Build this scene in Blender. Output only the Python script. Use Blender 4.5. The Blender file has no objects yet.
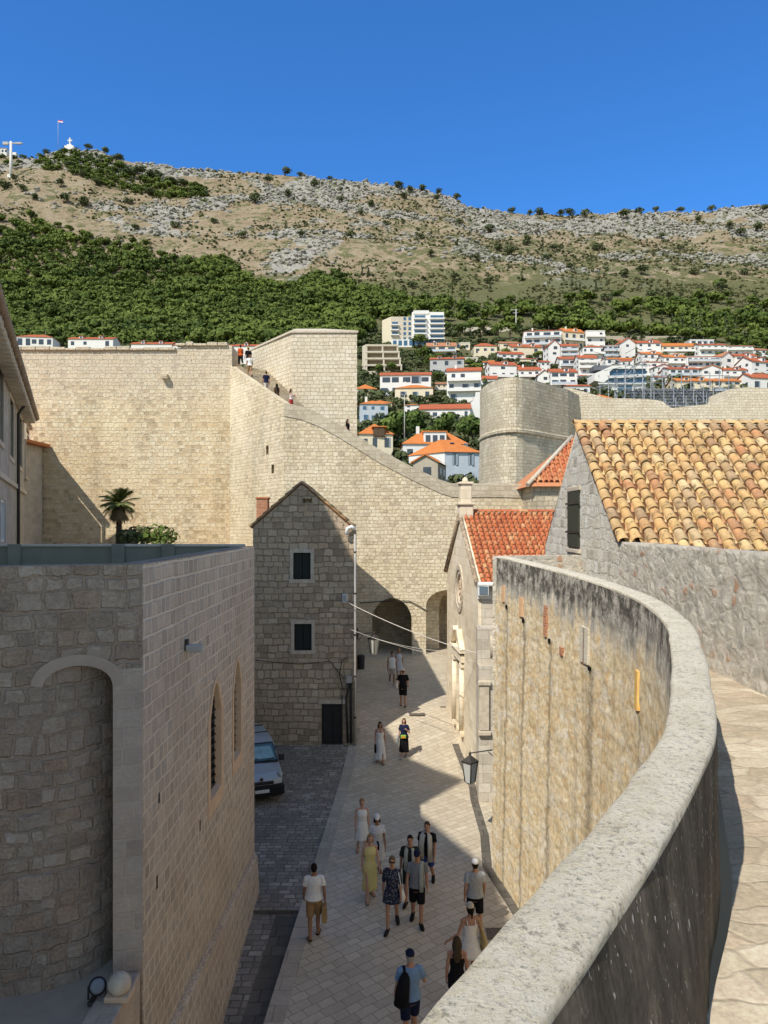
import bpy, bmesh, math, random
import numpy as np
from mathutils import Vector, Matrix, noise

random.seed(7)
S = bpy.context.scene
COL = S.collection
F, HZ, EYE = 745.0, 525.0, 10.0      # focal length in pixels, horizon row, eye height above the street


def P(px, py, Y):
    """the world point that lies Y metres ahead and is seen at pixel (px, py); used to measure the place"""
    return Vector(((px - 384) / F * Y, Y, EYE - (py - HZ) / F * Y))


def sm(t):
    t = max(0.0, min(1.0, t))
    return t * t * (3 - 2 * t)


def street_z(y):
    return 1.25 * sm((y - 29.0) / 9.0) + 0.1 * sm((y - 38) / 12.0)


# ------------------------------------------------------------------ mesh builder
class MB:
    def __init__(s):
        s.v, s.f, s.uv, s.sm = [], [], {}, set()

    def add(s, vs, fs, smooth=False, uvs=None):
        o = len(s.v)
        s.v += [tuple(v) for v in vs]
        for k, f in enumerate(fs):
            i = len(s.f)
            s.f.append(tuple(o + q for q in f))
            if smooth:
                s.sm.add(i)
            if uvs:
                s.uv[i] = [uvs[q] for q in f]
        return s

    def box(s, a, b, M=None):
        x0, y0, z0 = a
        x1, y1, z1 = b
        vs = [Vector(p) for p in ((x0, y0, z0), (x1, y0, z0), (x1, y1, z0), (x0, y1, z0), (x0, y0, z1), (x1, y0, z1), (x1, y1, z1), (x0, y1, z1))]
        if M is not None:
            vs = [M @ v for v in vs]
        return s.add(vs, [(0, 3, 2, 1), (4, 5, 6, 7), (0, 1, 5, 4), (1, 2, 6, 5), (2, 3, 7, 6), (3, 0, 4, 7)])

    def bbox(s, c, d, b=0.03, M=None):
        """box centred at c, full size d, with chamfered edges"""
        c, h = Vector(c), [q / 2 for q in d]
        b = min(b, *[q * .45 for q in h])
        bm = bmesh.new()
        bmesh.ops.create_cube(bm, size=1)
        for v in bm.verts:
            v.co = Vector((v.co.x * h[0] * 2, v.co.y * h[1] * 2, v.co.z * h[2] * 2))
        bmesh.ops.bevel(bm, geom=bm.edges[:], offset=b, segments=2, affect='EDGES', profile=.5)
        bm.verts.index_update()
        vs = [(M @ (v.co + c)) if M is not None else v.co + c for v in bm.verts]
        s.add(vs, [[v.index for v in f.verts] for f in bm.faces])
        bm.free()
        return s

    def prism(s, poly, z0, z1, ax='z', zt=None):
        """polygon extruded: ax z = plan (x,y); ax y = elevation (x,z) between y=z0 and z1; ax x = (y,z)"""
        n = len(poly)
        if ax == 'z':
            lo = [(x, y, z0) for x, y in poly]
            hi = [(x, y, zt[i] if zt else z1) for i, (x, y) in enumerate(poly)]
        elif ax == 'y':
            lo = [(x, z0, z) for x, z in poly]
            hi = [(x, z1, z) for x, z in poly]
        else:
            lo = [(z0, y, z) for y, z in poly]
            hi = [(z1, y, z) for y, z in poly]
        fs = [tuple(range(n))[::-1], tuple(range(n, 2 * n))] + [(i, (i + 1) % n, n + (i + 1) % n, n + i) for i in range(n)]
        return s.add(lo + hi, fs)

    def tube(s, pts, r, seg=8, cap=True, smooth=True, flat=None):
        pts = [Vector(p) for p in pts]
        n = len(pts)
        rs = r if isinstance(r, (list, tuple)) else [r] * n
        vs = []
        ref = None
        for i, p in enumerate(pts):
            t = (pts[min(i + 1, n - 1)] - pts[max(i - 1, 0)]).normalized()
            if ref is None:
                ref = t.orthogonal().normalized() if flat is None else Vector(flat)
            ref = (ref - t * ref.dot(t))
            if ref.length < 1e-4:
                ref = t.orthogonal()
            ref.normalize()
            bi = t.cross(ref)
            rr = rs[i] if isinstance(rs[i], (tuple, list)) else (rs[i], rs[i])
            for k in range(seg):
                a = 2 * math.pi * k / seg
                vs.append(p + ref * math.cos(a) * rr[0] + bi * math.sin(a) * rr[1])
        fs = [(i * seg + k, i * seg + (k + 1) % seg, (i + 1) * seg + (k + 1) % seg, (i + 1) * seg + k) for i in range(n - 1) for k in range(seg)]
        s.add(vs, fs, smooth)
        if cap:
            o = len(s.v) - len(vs)
            s.f.append(tuple(o + k for k in range(seg))[::-1])
            s.f.append(tuple(o + (n - 1) * seg + k for k in range(seg)))
        return s

    def loft(s, rings, seg=24, smooth=True, wave=None):
        """rings (z, cx, cy, rx, ry) stacked upward"""
        vs = []
        for z, cx, cy, rx, ry in rings:
            for k in range(seg):
                a = 2 * math.pi * k / seg
                w = wave(a, z) if wave else 1
                vs.append((cx + rx * w * math.cos(a), cy + ry * w * math.sin(a), z))
        n = len(rings)
        fs = [(i * seg + k, i * seg + (k + 1) % seg, (i + 1) * seg + (k + 1) % seg, (i + 1) * seg + k) for i in range(n - 1) for k in range(seg)]
        fs += [tuple(range(seg))[::-1], tuple((n - 1) * seg + k for k in range(seg))]
        return s.add(vs, fs, smooth)

    def ball(s, c, r, sub=2, M=None):
        bm = bmesh.new()
        bmesh.ops.create_icosphere(bm, subdivisions=sub, radius=1)
        rr = r if isinstance(r, (tuple, list)) else (r, r, r)
        c = Vector(c)
        vs = []
        bm.verts.index_update()
        for v in bm.verts:
            q = Vector((v.co.x * rr[0], v.co.y * rr[1], v.co.z * rr[2]))
            vs.append((M @ q if M is not None else q) + c)
        s.add(vs, [[v.index for v in f.verts] for f in bm.faces], True)
        bm.free()
        return s

    def mesh(s, name, off=(0, 0, 0)):
        me = bpy.data.meshes.new(name)
        ox, oy, oz = off
        me.from_pydata([(x - ox, y - oy, z - oz) for x, y, z in s.v], [], s.f)
        me.update()
        if s.sm:
            fl = np.zeros(len(me.polygons), bool)
            fl[list(s.sm)] = True
            me.polygons.foreach_set('use_smooth', fl)
        box_uv(me, Vector(off), s.uv)
        return me


def box_uv(me, off, custom=None):
    """UVs in metres, projected along each face's own normal"""
    uvl = me.uv_layers.new(name='UVMap') if not me.uv_layers else me.uv_layers[0]
    n = len(me.loops)
    out = np.zeros(n * 2)
    co = me.vertices
    for p in me.polygons:
        if custom and p.index in custom:
            for li, uv in zip(p.loop_indices, custom[p.index]):
                out[2 * li], out[2 * li + 1] = uv
            continue
        nz = p.normal
        if abs(nz.z) > .8:
            for li in p.loop_indices:
                c = co[me.loops[li].vertex_index].co + off
                out[2 * li], out[2 * li + 1] = c.x, c.y
        else:
            t = Vector((-nz.y, nz.x, 0)).normalized()
            k = 1 / math.sqrt(max(.1, 1 - nz.z ** 2))
            for li in p.loop_indices:
                c = co[me.loops[li].vertex_index].co + off
                out[2 * li], out[2 * li + 1] = c.dot(t), c.z * k
    uvl.data.foreach_set('uv', out)


def evaluated(me, mods):
    """run a mesh through modifiers: mods = [(type, {settings})] and return the new mesh"""
    o = bpy.data.objects.new('work', me)
    COL.objects.link(o)
    for ty, st in mods:
        m = o.modifiers.new(ty, ty)
        for k, v in st.items():
            setattr(m, k, v)
    dg = bpy.context.evaluated_depsgraph_get()
    r = bpy.data.meshes.new_from_object(o.evaluated_get(dg))
    bpy.data.objects.remove(o)
    return r


def fix_normals(me):
    bm = bmesh.new()
    bm.from_mesh(me)
    bmesh.ops.remove_doubles(bm, verts=bm.verts, dist=1e-5)
    bmesh.ops.recalc_face_normals(bm, faces=bm.faces)
    bm.to_mesh(me)
    bm.free()
    return me


def cut(me, cutters, op='DIFFERENCE'):
    fix_normals(me)
    for c in cutters:
        cm = fix_normals(c.mesh('cutter') if isinstance(c, MB) else c)
        co = bpy.data.objects.new('cutter', cm)
        COL.objects.link(co)
        me = evaluated(me, [('BOOLEAN', dict(operation=op, object=co, solver='EXACT'))])
        bpy.data.objects.remove(co)
    me.materials.clear()
    return me


# ------------------------------------------------------------------ objects
def tag(o, label=None, cat=None, group=None, kind=None):
    if label: o['label'] = label
    if cat: o['category'] = cat
    if group: o['group'] = group
    if kind: o['kind'] = kind
    return o


def thing(name, label, cat, loc=(0, 0, 0), rotz=0, group=None):
    o = bpy.data.objects.new(name, None)
    o.empty_display_size = .3
    COL.objects.link(o)
    o.location = loc
    o.rotation_euler = (0, 0, rotz)
    return tag(o, label, cat, group)


def root_of(o):
    while o.parent: o = o.parent
    return o


def obj(name, g, mat, parent=None, world=True, loc=None, label=None, smooth=None):
    """one mesh object. world=True: the geometry is in world space and the parent is unrotated."""
    off = Vector((0, 0, 0))
    if world and parent is not None:
        off = Vector(root_of(parent).location)
    elif world and loc is not None:
        off = Vector(loc)
    if isinstance(g, MB):
        me = g.mesh(name, off)
    else:
        me = g
        if off.length > 0:
            me.transform(Matrix.Translation(-off))
        box_uv(me, off)
    if smooth is not None:
        me.polygons.foreach_set('use_smooth', np.full(len(me.polygons), bool(smooth)))
    me.materials.clear()
    me.materials.append(mat)
    o = bpy.data.objects.new(name, me)
    COL.objects.link(o)
    if parent is not None: o.parent = parent
    if loc is not None: o.location = loc
    if label: o['label'] = label
    return o


def single(name, g, mat, label, cat, loc, group=None, kind=None, world=True, smooth=None):
    o = obj(name, g, mat, None, world, loc, smooth=smooth)
    return tag(o, label, cat, group, kind)


def struct(name, g, mat):
    o = obj(name, g, mat, None, True, (0, 0, 0))
    o['kind'] = 'structure'
    return o


def kids(o):
    return [c for c in bpy.data.objects if c.parent == o]


def dup(root, loc, rotz=0, scale=None, label=None, group=None, tree=None):
    """a copy of a thing with copies of its parts and sub-parts"""
    r = root.copy()
    COL.objects.link(r)
    r.location = loc
    r.rotation_euler = (0, 0, rotz)
    if scale: r.scale = scale if isinstance(scale, (tuple, list)) else (scale,) * 3
    if label: r['label'] = label
    if group: r['group'] = group
    def rec(src, dst):
        for ch in (tree[src.name] if tree else kids(src)):
            c = ch.copy()
            COL.objects.link(c)
            c.parent = dst
            rec(ch, c)
    rec(root, r) if tree is None else None
    if tree is not None:
        for ch in tree:
            c = ch.copy()
            COL.objects.link(c)
            c.parent = r
    return r


# ------------------------------------------------------------------ materials
class NT:
    def __init__(s, name):
        s.m = bpy.data.materials.new(name)
        s.m.use_nodes = True
        s.t = s.m.node_tree
        s.b = s.t.nodes['Principled BSDF']

    def n(s, ty, ins=None, **st):
        nd = s.t.nodes.new('ShaderNode' + ty)
        for k, v in st.items():
            setattr(nd, k, v)
        for k, v in (ins or {}).items():
            s.put(nd, k, v)
        return nd

    def put(s, nd, k, v):
        i = nd.inputs[k]
        if isinstance(v, bpy.types.NodeSocket):
            s.t.links.new(v, i)
        elif isinstance(v, (tuple, list)) and i.type == 'RGBA' and len(v) == 3:
            i.default_value = (*v, 1)
        else:
            i.default_value = v

    def math(s, op, a, b=0.0, clamp=False):
        nd = s.n('Math', operation=op, use_clamp=clamp)
        s.put(nd, 0, a)
        s.put(nd, 1, b)
        return nd.outputs[0]

    def mix(s, f, a, b, mode='MIX'):
        nd = s.n('Mix', data_type='RGBA', blend_type=mode)
        s.put(nd, 0, f)
        s.put(nd, 6, a)
        s.put(nd, 7, b)
        return nd.outputs[2]

    def noise(s, vec, scale, detail=4, rough=.6, out='Fac', dist=0):
        nd = s.n('TexNoise', {'Scale': scale, 'Detail': detail, 'Roughness': rough, 'Distortion': dist})
        if vec is not None: s.put(nd, 'Vector', vec)
        return nd.outputs[out]

    def ramp(s, fac, stops, interp='LINEAR'):
        nd = s.n('ValToRGB')
        r = nd.color_ramp
        r.interpolation = interp
        while len(r.elements) < len(stops): r.elements.new(.5)
        for e, (p, c) in zip(r.elements, stops):
            e.position = p
            e.color = (*c, 1) if len(c) == 3 else c
        s.put(nd, 0, fac)
        return nd.outputs[0]

    def band(s, fac, lo, hi):
        nd = s.n('MapRange', {'From Min': lo, 'From Max': hi}, clamp=True)
        s.put(nd, 'Value', fac)
        return nd.outputs[0]

    def vmap(s, vec, scale=(1, 1, 1), rot=(0, 0, 0), loc=(0, 0, 0)):
        nd = s.n('Mapping', {'Scale': scale, 'Rotation': rot, 'Location': loc})
        s.put(nd, 'Vector', vec)
        return nd.outputs[0]

    def uv(s): return s.n('TexCoord').outputs['UV']
    def pos(s): return s.n('NewGeometry').outputs['Position']
    def objc(s): return s.n('TexCoord').outputs['Object']

    def bump(s, h, strength=.6, dist=.05):
        nd = s.n('Bump', {'Strength': strength, 'Distance': dist})
        s.put(nd, 'Height', h)
        s.t.links.new(nd.outputs[0], s.b.inputs['Normal'])

    def done(s, col, rough=.85, **kw):
        s.put(s.b, 'Base Color', col)
        s.put(s.b, 'Roughness', rough)
        s.put(s.b, 'Specular IOR Level', kw.pop('spec', .25))
        for k, v in kw.items(): s.put(s.b, k, v)
        return s.m


def g3(v): return (v, v, v)


def stone(name, tones, bw=.5, rh=.28, mortar=.018, mcol=(.3, .25, .19), warp=.07, bump=.7, dist=.04, rot=0.0, stain=(.35, .27, .2), stain_amt=.35, stain_scale=.16, rubble=False, fine=.35, wob=0.0, off=.5, joint=.2, streak=0.0, topgrey=None):
    t = NT(name)
    uv = t.uv()
    if rot: uv = t.vmap(uv, rot=(0, 0, rot))
    w = t.n('VectorMath', operation='SUBTRACT')
    t.put(w, 0, t.noise(uv, 1.7, 3, .6, 'Color'))
    t.put(w, 1, (.5, .5, .5))
    sc = t.n('VectorMath', operation='SCALE')
    t.put(sc, 0, w.outputs[0])
    t.put(sc, 'Scale', warp * 2)
    ad = t.n('VectorMath', operation='ADD')
    t.put(ad, 0, uv)
    t.put(ad, 1, sc.outputs[0])
    vec = ad.outputs[0]
    if wob:   # courses of uneven height
        sp = t.n('SeparateXYZ')
        t.put(sp, 0, vec)
        cb = t.n('CombineXYZ')
        t.put(cb, 1, sp.outputs[1])
        wn = t.math('MULTIPLY', t.math('SUBTRACT', t.noise(cb.outputs[0], .9 / rh * .45, 1, .5), .5), wob)
        c2 = t.n('CombineXYZ')
        t.put(c2, 0, sp.outputs[0])
        t.put(c2, 1, t.math('ADD', sp.outputs[1], wn))
        vec = c2.outputs[0]
    if rubble:
        vs = t.vmap(vec, scale=(1 / bw, 1 / rh, 1))
        v1 = t.n('TexVoronoi', {'Scale': 1.0, 'Randomness': .85}, voronoi_dimensions='2D', feature='F1')
        t.put(v1, 'Vector', vs)
        v2 = t.n('TexVoronoi', {'Scale': 1.0, 'Randomness': .85}, voronoi_dimensions='2D', feature='DISTANCE_TO_EDGE')
        t.put(v2, 'Vector', vs)
        sp = t.n('SeparateColor')
        t.put(sp, 0, v1.outputs['Color'])
        rnd = sp.outputs[0]
        mfac = t.math('SUBTRACT', 1.0, t.band(v2.outputs['Distance'], mortar * 1.0, mortar * 3.5 + .03))
    else:
        br = t.n('TexBrick', {'Scale': 1.0, 'Mortar Size': mortar, 'Mortar Smooth': .35, 'Brick Width': bw, 'Row Height': rh, 'Color1': g3(0), 'Color2': g3(1), 'Mortar': g3(.5)}, offset=off, squash=.72, squash_frequency=3)
        t.put(br, 'Vector', vec)
        rnd = br.outputs['Color']
        mfac = br.outputs['Fac']
    k = len(tones)
    col = t.ramp(rnd, [((i + .5) / k, c) for i, c in enumerate(tones)])
    pos = t.pos()
    fn = t.noise(uv, 5.5, 8, .72)
    col = t.mix(fine, col, t.ramp(fn, [(.3, g3(.35)), (.5, g3(.5)), (.72, g3(.72))]), 'OVERLAY')
    gr = t.noise(uv, 21, 6, .75)
    col = t.mix(fine * 1.1, col, t.ramp(gr, [(.3, g3(.30)), (.5, g3(.5)), (.7, g3(.68))]), 'OVERLAY')
    worn = t.band(t.noise(uv, 2.3, 5, .7), .34, .60)
    mfac = t.math('MULTIPLY', mfac, t.math('ADD', t.math('MULTIPLY', worn, 1 - joint), joint))
    col = t.mix(t.math('MULTIPLY', mfac, .8), col, mcol)
    pit = t.band(t.noise(t.vmap(uv, loc=(3, 8, 0)), 4.6 / max(.25, bw) * .4, 5, .8), .66, .74)
    col = t.mix(t.math('MULTIPLY', pit, .6), col, [c * .35 for c in tones[2 % k]])
    big = t.noise(pos, stain_scale, 6, .62)
    col = t.mix(t.math('MULTIPLY', t.band(big, .46, .68), stain_amt), col, stain, 'MULTIPLY' if False else 'MIX')
    big2 = t.noise(pos, stain_scale * 3.1, 5, .6)
    col = t.mix(.5, col, t.ramp(big2, [(.3, g3(.38)), (.5, g3(.5)), (.7, g3(.6))]), 'OVERLAY')
    if streak:      # rain runs and patched areas
        s1 = t.noise(t.vmap(uv, scale=(.55, .05, 1)), 1.0, 6, .7)
        s2 = t.noise(t.vmap(uv, scale=(1, 1, 1), loc=(4, 4, 0)), .33, 6, .7)
        col = t.mix(t.math('MULTIPLY', t.math('MULTIPLY', t.band(s1, .46, .66), t.band(s2, .35, .62)), streak), col, [c * .42 for c in tones[0]])
        col = t.mix(t.math('MULTIPLY', t.band(t.noise(t.vmap(pos, loc=(9, 2, 6)), .22, 5, .65), .56, .64), .45), col, [min(1, c * 1.12) for c in tones[1 % k]])
    if topgrey:
        sz = t.n('SeparateXYZ')
        t.put(sz, 0, pos)
        zz = t.math('ADD', sz.outputs[2], t.math('MULTIPLY', t.math('SUBTRACT', big, .5), 9.0))
        col = t.mix(t.math('MULTIPLY', t.band(zz, topgrey, topgrey + 4), .5), col, (.62, .57, .48))
    h = t.math('ADD', t.math('MULTIPLY', t.math('SUBTRACT', 1.0, mfac), .8), t.math('MULTIPLY', fn, .55))
    h = t.math('ADD', h, t.math('MULTIPLY', rnd, .45))
    h = t.math('ADD', h, t.math('MULTIPLY', gr, .5))
    h = t.math('SUBTRACT', h, t.math('MULTIPLY', pit, .6))
    t.bump(h, bump, dist)
    return t.done(col, .92, spec=.15)


def plain(name, col, rough=.6, spec=.3, var=.12, scale=4.0, metallic=0.0, bump=0.0, space='pos'):
    t = NT(name)
    v = t.noise(t.pos() if space == 'pos' else t.objc(), scale, 5, .6)
    c = t.mix(var * 2, col, t.ramp(v, [(.3, g3(.3)), (.7, g3(.7))]), 'OVERLAY')
    if bump: t.bump(v, bump, .01)
    return t.done(c, rough, spec=spec, Metallic=metallic)


def tiles_mat(name, tones, lichen=0.0):
    t = NT(name)
    r = t.n('NewGeometry').outputs['Random Per Island']
    k = len(tones)
    c = t.ramp(r, [((i + .5) / k, q) for i, q in enumerate(tones)])
    p = t.pos()
    a = t.noise(p, 9, 6, .7)
    c = t.mix(.6, c, t.ramp(a, [(.25, g3(.25)), (.5, g3(.5)), (.75, g3(.7))]), 'OVERLAY')
    if lichen:
        b = t.noise(p, 4.5, 7, .75)
        c = t.mix(t.math('MULTIPLY', t.band(b, .53, .63), lichen * .85), c, (.12, .095, .055))
        d = t.noise(t.vmap(p, loc=(9, 3, 1)), 6.5, 5, .7)
        c = t.mix(t.math('MULTIPLY', t.band(d, .6, .68), lichen * .8), c, (.55, .47, .26))
    e = t.noise(t.vmap(p, loc=(2, 7, 5)), 2.2, 6, .7)
    if lichen: c = t.mix(t.math('MULTIPLY', t.band(e, .48, .66), .45 * lichen), c, (.25, .185, .12))
    t.bump(a, .35, .02)
    return t.done(c, .85, spec=.2)


def glass_mat(name, col=(.03, .045, .06)):
    t = NT(name)
    v = t.noise(t.pos(), .6, 3)
    c = t.mix(.5, col, t.ramp(v, [(.3, g3(.3)), (.7, g3(.7))]), 'OVERLAY')
    return t.done(c, .12, spec=.6)


def leaf_mat(name, dark, lite, scale=.35):
    t = NT(name)
    r = t.n('NewGeometry').outputs['Random Per Island']
    v = t.noise(t.pos(), scale, 4, .6)
    v2 = t.noise(t.pos(), scale * .22, 4, .6)
    f = t.math('ADD', t.math('MULTIPLY', r, .30), t.math('MULTIPLY', t.band(v, .3, .7), .35))
    f = t.math('ADD', f, t.math('MULTIPLY', t.band(v2, .35, .65), .35))
    c = t.ramp(f, [(.1, dark), (.9, lite)])
    m = t.done(c, .75, spec=.15)
    return m
# ------------------------------------------------------------------ materials of the place
M = {}
WARM = [(.56, .46, .31), (.66, .57, .41), (.47, .37, .24), (.70, .62, .47), (.60, .48, .32), (.52, .45, .34)]
PALE = [(.68, .605, .47), (.75, .68, .55), (.59, .52, .395), (.71, .63, .48), (.64, .57, .44)]
M['citywall'] = stone('city_wall_stone', [(.76, .595, .375), (.84, .70, .475), (.68, .515, .32), (.87, .75, .535), (.79, .625, .395), (.50, .38, .24), (.82, .67, .455), (.86, .73, .505)], .43, .29, .034, (.80, .70, .52), .12, 1.0, .11, stain=(.68, .46, .24), stain_amt=.55, stain_scale=.07, wob=.4, fine=.5, joint=.1, streak=.5, topgrey=18)
M['stairwall'] = stone('stair_wall_stone', [(.77, .665, .475), (.85, .755, .57), (.67, .56, .385), (.81, .70, .51), (.74, .63, .45), (.56, .465, .335), (.83, .725, .53)], .38, .24, .026, (.54, .44, .29), .10, 1.0, .08, streak=.5, stain=(.62, .47, .28), stain_amt=.3, stain_scale=.12, wob=.2)
M['tower'] = stone('tower_stone', PALE, .48, .29, .024, (.48, .40, .28), .09, .9, .07, stain=(.56, .46, .32), stain_amt=.25, wob=.15)
M['bastion'] = stone('bastion_stone', [(.58, .51, .39), (.68, .60, .46), (.52, .44, .32), (.74, .66, .50)], .50, .31, .024, (.40, .34, .25), .09, .9, .08, stain=(.46, .37, .24), stain_amt=.4, wob=.2, streak=.5)
M['gable'] = stone('gable_house_stone', [(.48, .37, .265), (.58, .465, .34), (.37, .285, .20), (.68, .56, .42), (.53, .41, .285), (.60, .47, .33)], .44, .28, .024, (.27, .21, .14), .12, 1.0, .08, stain=(.32, .26, .18), stain_amt=.4, wob=.4)
M['leftside'] = stone('sawn_block_stone', [(.49, .42, .35), (.56, .48, .40), (.41, .355, .30), (.61, .52, .43), (.46, .41, .355)], .33, .26, .032, (.82, .72, .60), .035, .9, .045, stain=(.47, .36, .27), stain_amt=.35, stain_scale=.4, wob=.12, joint=.75)
M['leftfront'] = stone('rough_rubble_stone', [(.54, .445, .365), (.62, .525, .435), (.45, .375, .31), (.54, .40, .30), (.70, .605, .51), (.50, .42, .355), (.58, .485, .40)], .37, .25, .03, (.54, .46, .38), .12, 1.0, .15, stain=(.36, .29, .23), stain_amt=.4, stain_scale=.6, wob=.5, fine=.75)
M['pier'] = stone('pier_stone', [(.42, .35, .29), (.49, .41, .34), (.36, .30, .25), (.45, .39, .33)], .46, .27, .022, (.52, .44, .37), .02, .6, .03, stain=(.30, .27, .25), stain_amt=.3)
M['leftback'] = stone('house_ashlar', [(.46, .42, .37), (.50, .46, .41), (.42, .38, .33)], .8, .42, .01, (.38, .35, .31), .01, .3, .02, stain=(.36, .32, .28), stain_amt=.4)  # even grey-brown ashlar with random stains
M['church'] = stone('church_ashlar', [(.84, .74, .57), (.77, .66, .49), (.88, .79, .63), (.70, .60, .45)], .7, .36, .012, (.50, .43, .33), .02, .4, .03, stain=(.50, .41, .29), stain_amt=.35, stain_scale=.3)
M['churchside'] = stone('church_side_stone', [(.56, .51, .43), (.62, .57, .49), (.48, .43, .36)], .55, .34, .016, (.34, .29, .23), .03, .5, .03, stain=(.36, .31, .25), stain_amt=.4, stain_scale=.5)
M['graygable'] = stone('limewashed_rubble', [(.82, .78, .68), (.92, .89, .80), (.70, .65, .55), (.94, .92, .84), (.84, .77, .64), (.58, .53, .45)], .42, .32, .04, (.86, .83, .75), .18, 1.0, .14, stain=(.78, .73, .63), stain_amt=.35, stain_scale=.6, wob=.5, fine=.5)
M['trim'] = stone('pale_trim', [(.58, .51, .42), (.64, .57, .47)], 1.4, 1.1, .004, (.44, .38, .30), .01, .3, .02, stain=(.46, .38, .29), stain_amt=.3)
M['frame'] = plain('window_surround_stone', (.56, .49, .39), .9, .15, .25, 6, bump=.3)
M['sandframe'] = plain('sandstone_surround', (.62, .46, .32), .9, .15, .2, 6, bump=.3)
M['white_plaster'] = plain('white_plaster', (.37, .31, .26), .9, .15, .12, 3, bump=.15)
M['dark'] = plain('dark_opening', (.012, .012, .012), .8, .1, .0)
M['iron'] = plain('black_iron', (.02, .02, .022), .5, .4, .1)
M['greymetal'] = plain('grey_green_parapet_paint', (.25, .235, .185), .7, .2, .15, 2)
M['deck'] = plain('roof_deck', (.22, .21, .2), .9, .1, .2, 1)
M['pipe'] = plain('drainpipe', (.05, .045, .04), .6, .3, .1)
M['pipe_light'] = plain('zinc_pipe', (.42, .41, .39), .5, .4, .1)
M['shutter'] = plain('olive_shutter', (.05, .055, .04), .7, .2, .15, 8)
M['terracotta'] = plain('terracotta', (.45, .17, .07), .85, .2, .2, 6)
M['glass'] = glass_mat('window_glass')
M['lampglass'] = plain('frosted_lamp_glass', (.50, .51, .48), .35, .4, .05)
M['cable'] = plain('pale_cable', (.62, .58, .52), .6, .2, .05)
M['cable_dark'] = plain('dark_cable', (.05, .045, .04), .6, .2, .05)
M['whitebox'] = plain('white_plastic', (.75, .75, .74), .5, .3, .05)
M['brick'] = stone('brick_patch', [(.45, .19, .10), (.52, .24, .13), (.38, .15, .08)], .24, .07, .01, (.5, .42, .32), .01, .5, .02)
M['peach'] = plain('faded_brick', (.66, .42, .25), .9, .1, .3, 8)
M['ochre'] = plain('ochre_plaster', (.72, .47, .16), .9, .1, .2, 6)
M['tiles_old'] = tiles_mat('weathered_roof_tiles', [(.60, .38, .17), (.68, .47, .22), (.55, .31, .14), (.72, .55, .31), (.46, .31, .19), (.65, .44, .19), (.67, .50, .26), (.60, .36, .16), (.69, .46, .21), (.52, .25, .125), (.40, .28, .17), (.64, .42, .19)], 1.0)
M['tiles_red'] = tiles_mat('red_roof_tiles', [(.50, .14, .06), (.56, .18, .08), (.44, .11, .05), (.66, .36, .18), (.50, .145, .065), (.60, .25, .115), (.52, .16, .07)], .25)
M['pan'] = plain('tile_shadow', (.16, .075, .04), .9, .1, .2, 5)


def slab_street():
    t = NT('polished_limestone_slabs')
    uv = t.vmap(t.pos(), rot=(0, 0, math.radians(-38)))
    wn = t.noise(t.pos(), .8, 3, .6, 'Color')
    sc = t.n('VectorMath', operation='SCALE')
    t.put(sc, 0, wn)
    t.put(sc, 'Scale', .17)
    ad = t.n('VectorMath', operation='ADD')
    t.put(ad, 0, uv)
    t.put(ad, 1, sc.outputs[0])
    br = t.n('TexBrick', {'Scale': 1.0, 'Mortar Size': .011, 'Mortar Smooth': .3, 'Brick Width': .50, 'Row Height': .25, 'Color1': g3(0), 'Color2': g3(1), 'Mortar': g3(.5)}, squash=.7, squash_frequency=2)
    t.put(br, 'Vector', ad.outputs[0])
    c = t.ramp(br.outputs['Color'], [(.1, (.475, .41, .31)), (.35, (.54, .475, .365)), (.6, (.51, .445, .34)), (.9, (.58, .515, .40))])
    f = t.noise(t.pos(), 7, 7, .7)
    c = t.mix(.4, c, t.ramp(f, [(.3, g3(.36)), (.7, g3(.62))]), 'OVERLAY')
    b = t.noise(t.pos(), .35, 5, .6)
    c = t.mix(.55, c, t.ramp(b, [(.3, g3(.36)), (.7, g3(.6))]), 'OVERLAY')
    c = t.mix(t.math('MULTIPLY', br.outputs['Fac'], .75), c, (.22, .17, .12))
    sp = t.n('SeparateXYZ')
    t.put(sp, 0, t.pos())
    t.bump(t.math('ADD', t.math('MULTIPLY', t.math('SUBTRACT', 1.0, br.outputs['Fac']), .8), t.math('MULTIPLY', f, .3)), .4, .02)
    return t.done(c, t.ramp(f, [(.3, g3(.45)), (.7, g3(.65))]), spec=.3)


M['street'] = slab_street()
M['cobble'] = stone('dark_cobbles', [(.26, .23, .195), (.34, .30, .255), (.21, .185, .155), (.41, .365, .31)], .34, .22, .02, (.10, .085, .07), .08, .8, .04, stain=(.13, .12, .10), stain_amt=.4, stain_scale=.4)
M['kerb'] = stone('kerb_stone', [(.40, .36, .29), (.46, .41, .34)], .9, .5, .012, (.2, .17, .13), .01, .3, .02)
M['drain'] = stone('dark_drain_stone', [(.11, .10, .085), (.15, .135, .115)], .6, .4, .02, (.05, .045, .04), .04, .6, .03)
M['walk'] = stone('flagstone_paving', [(.46, .39, .28), (.58, .50, .37), (.42, .34, .24), (.62, .54, .41), (.50, .40, .29)], .55, .27, .012, (.36, .30, .22), .16, .45, .03, rubble=True, stain=(.40, .33, .23), stain_amt=.5, stain_scale=.9, fine=.6)
M['ground'] = plain('bare_ground', (.30, .26, .19), .95, .1, .3, .05)


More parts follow.
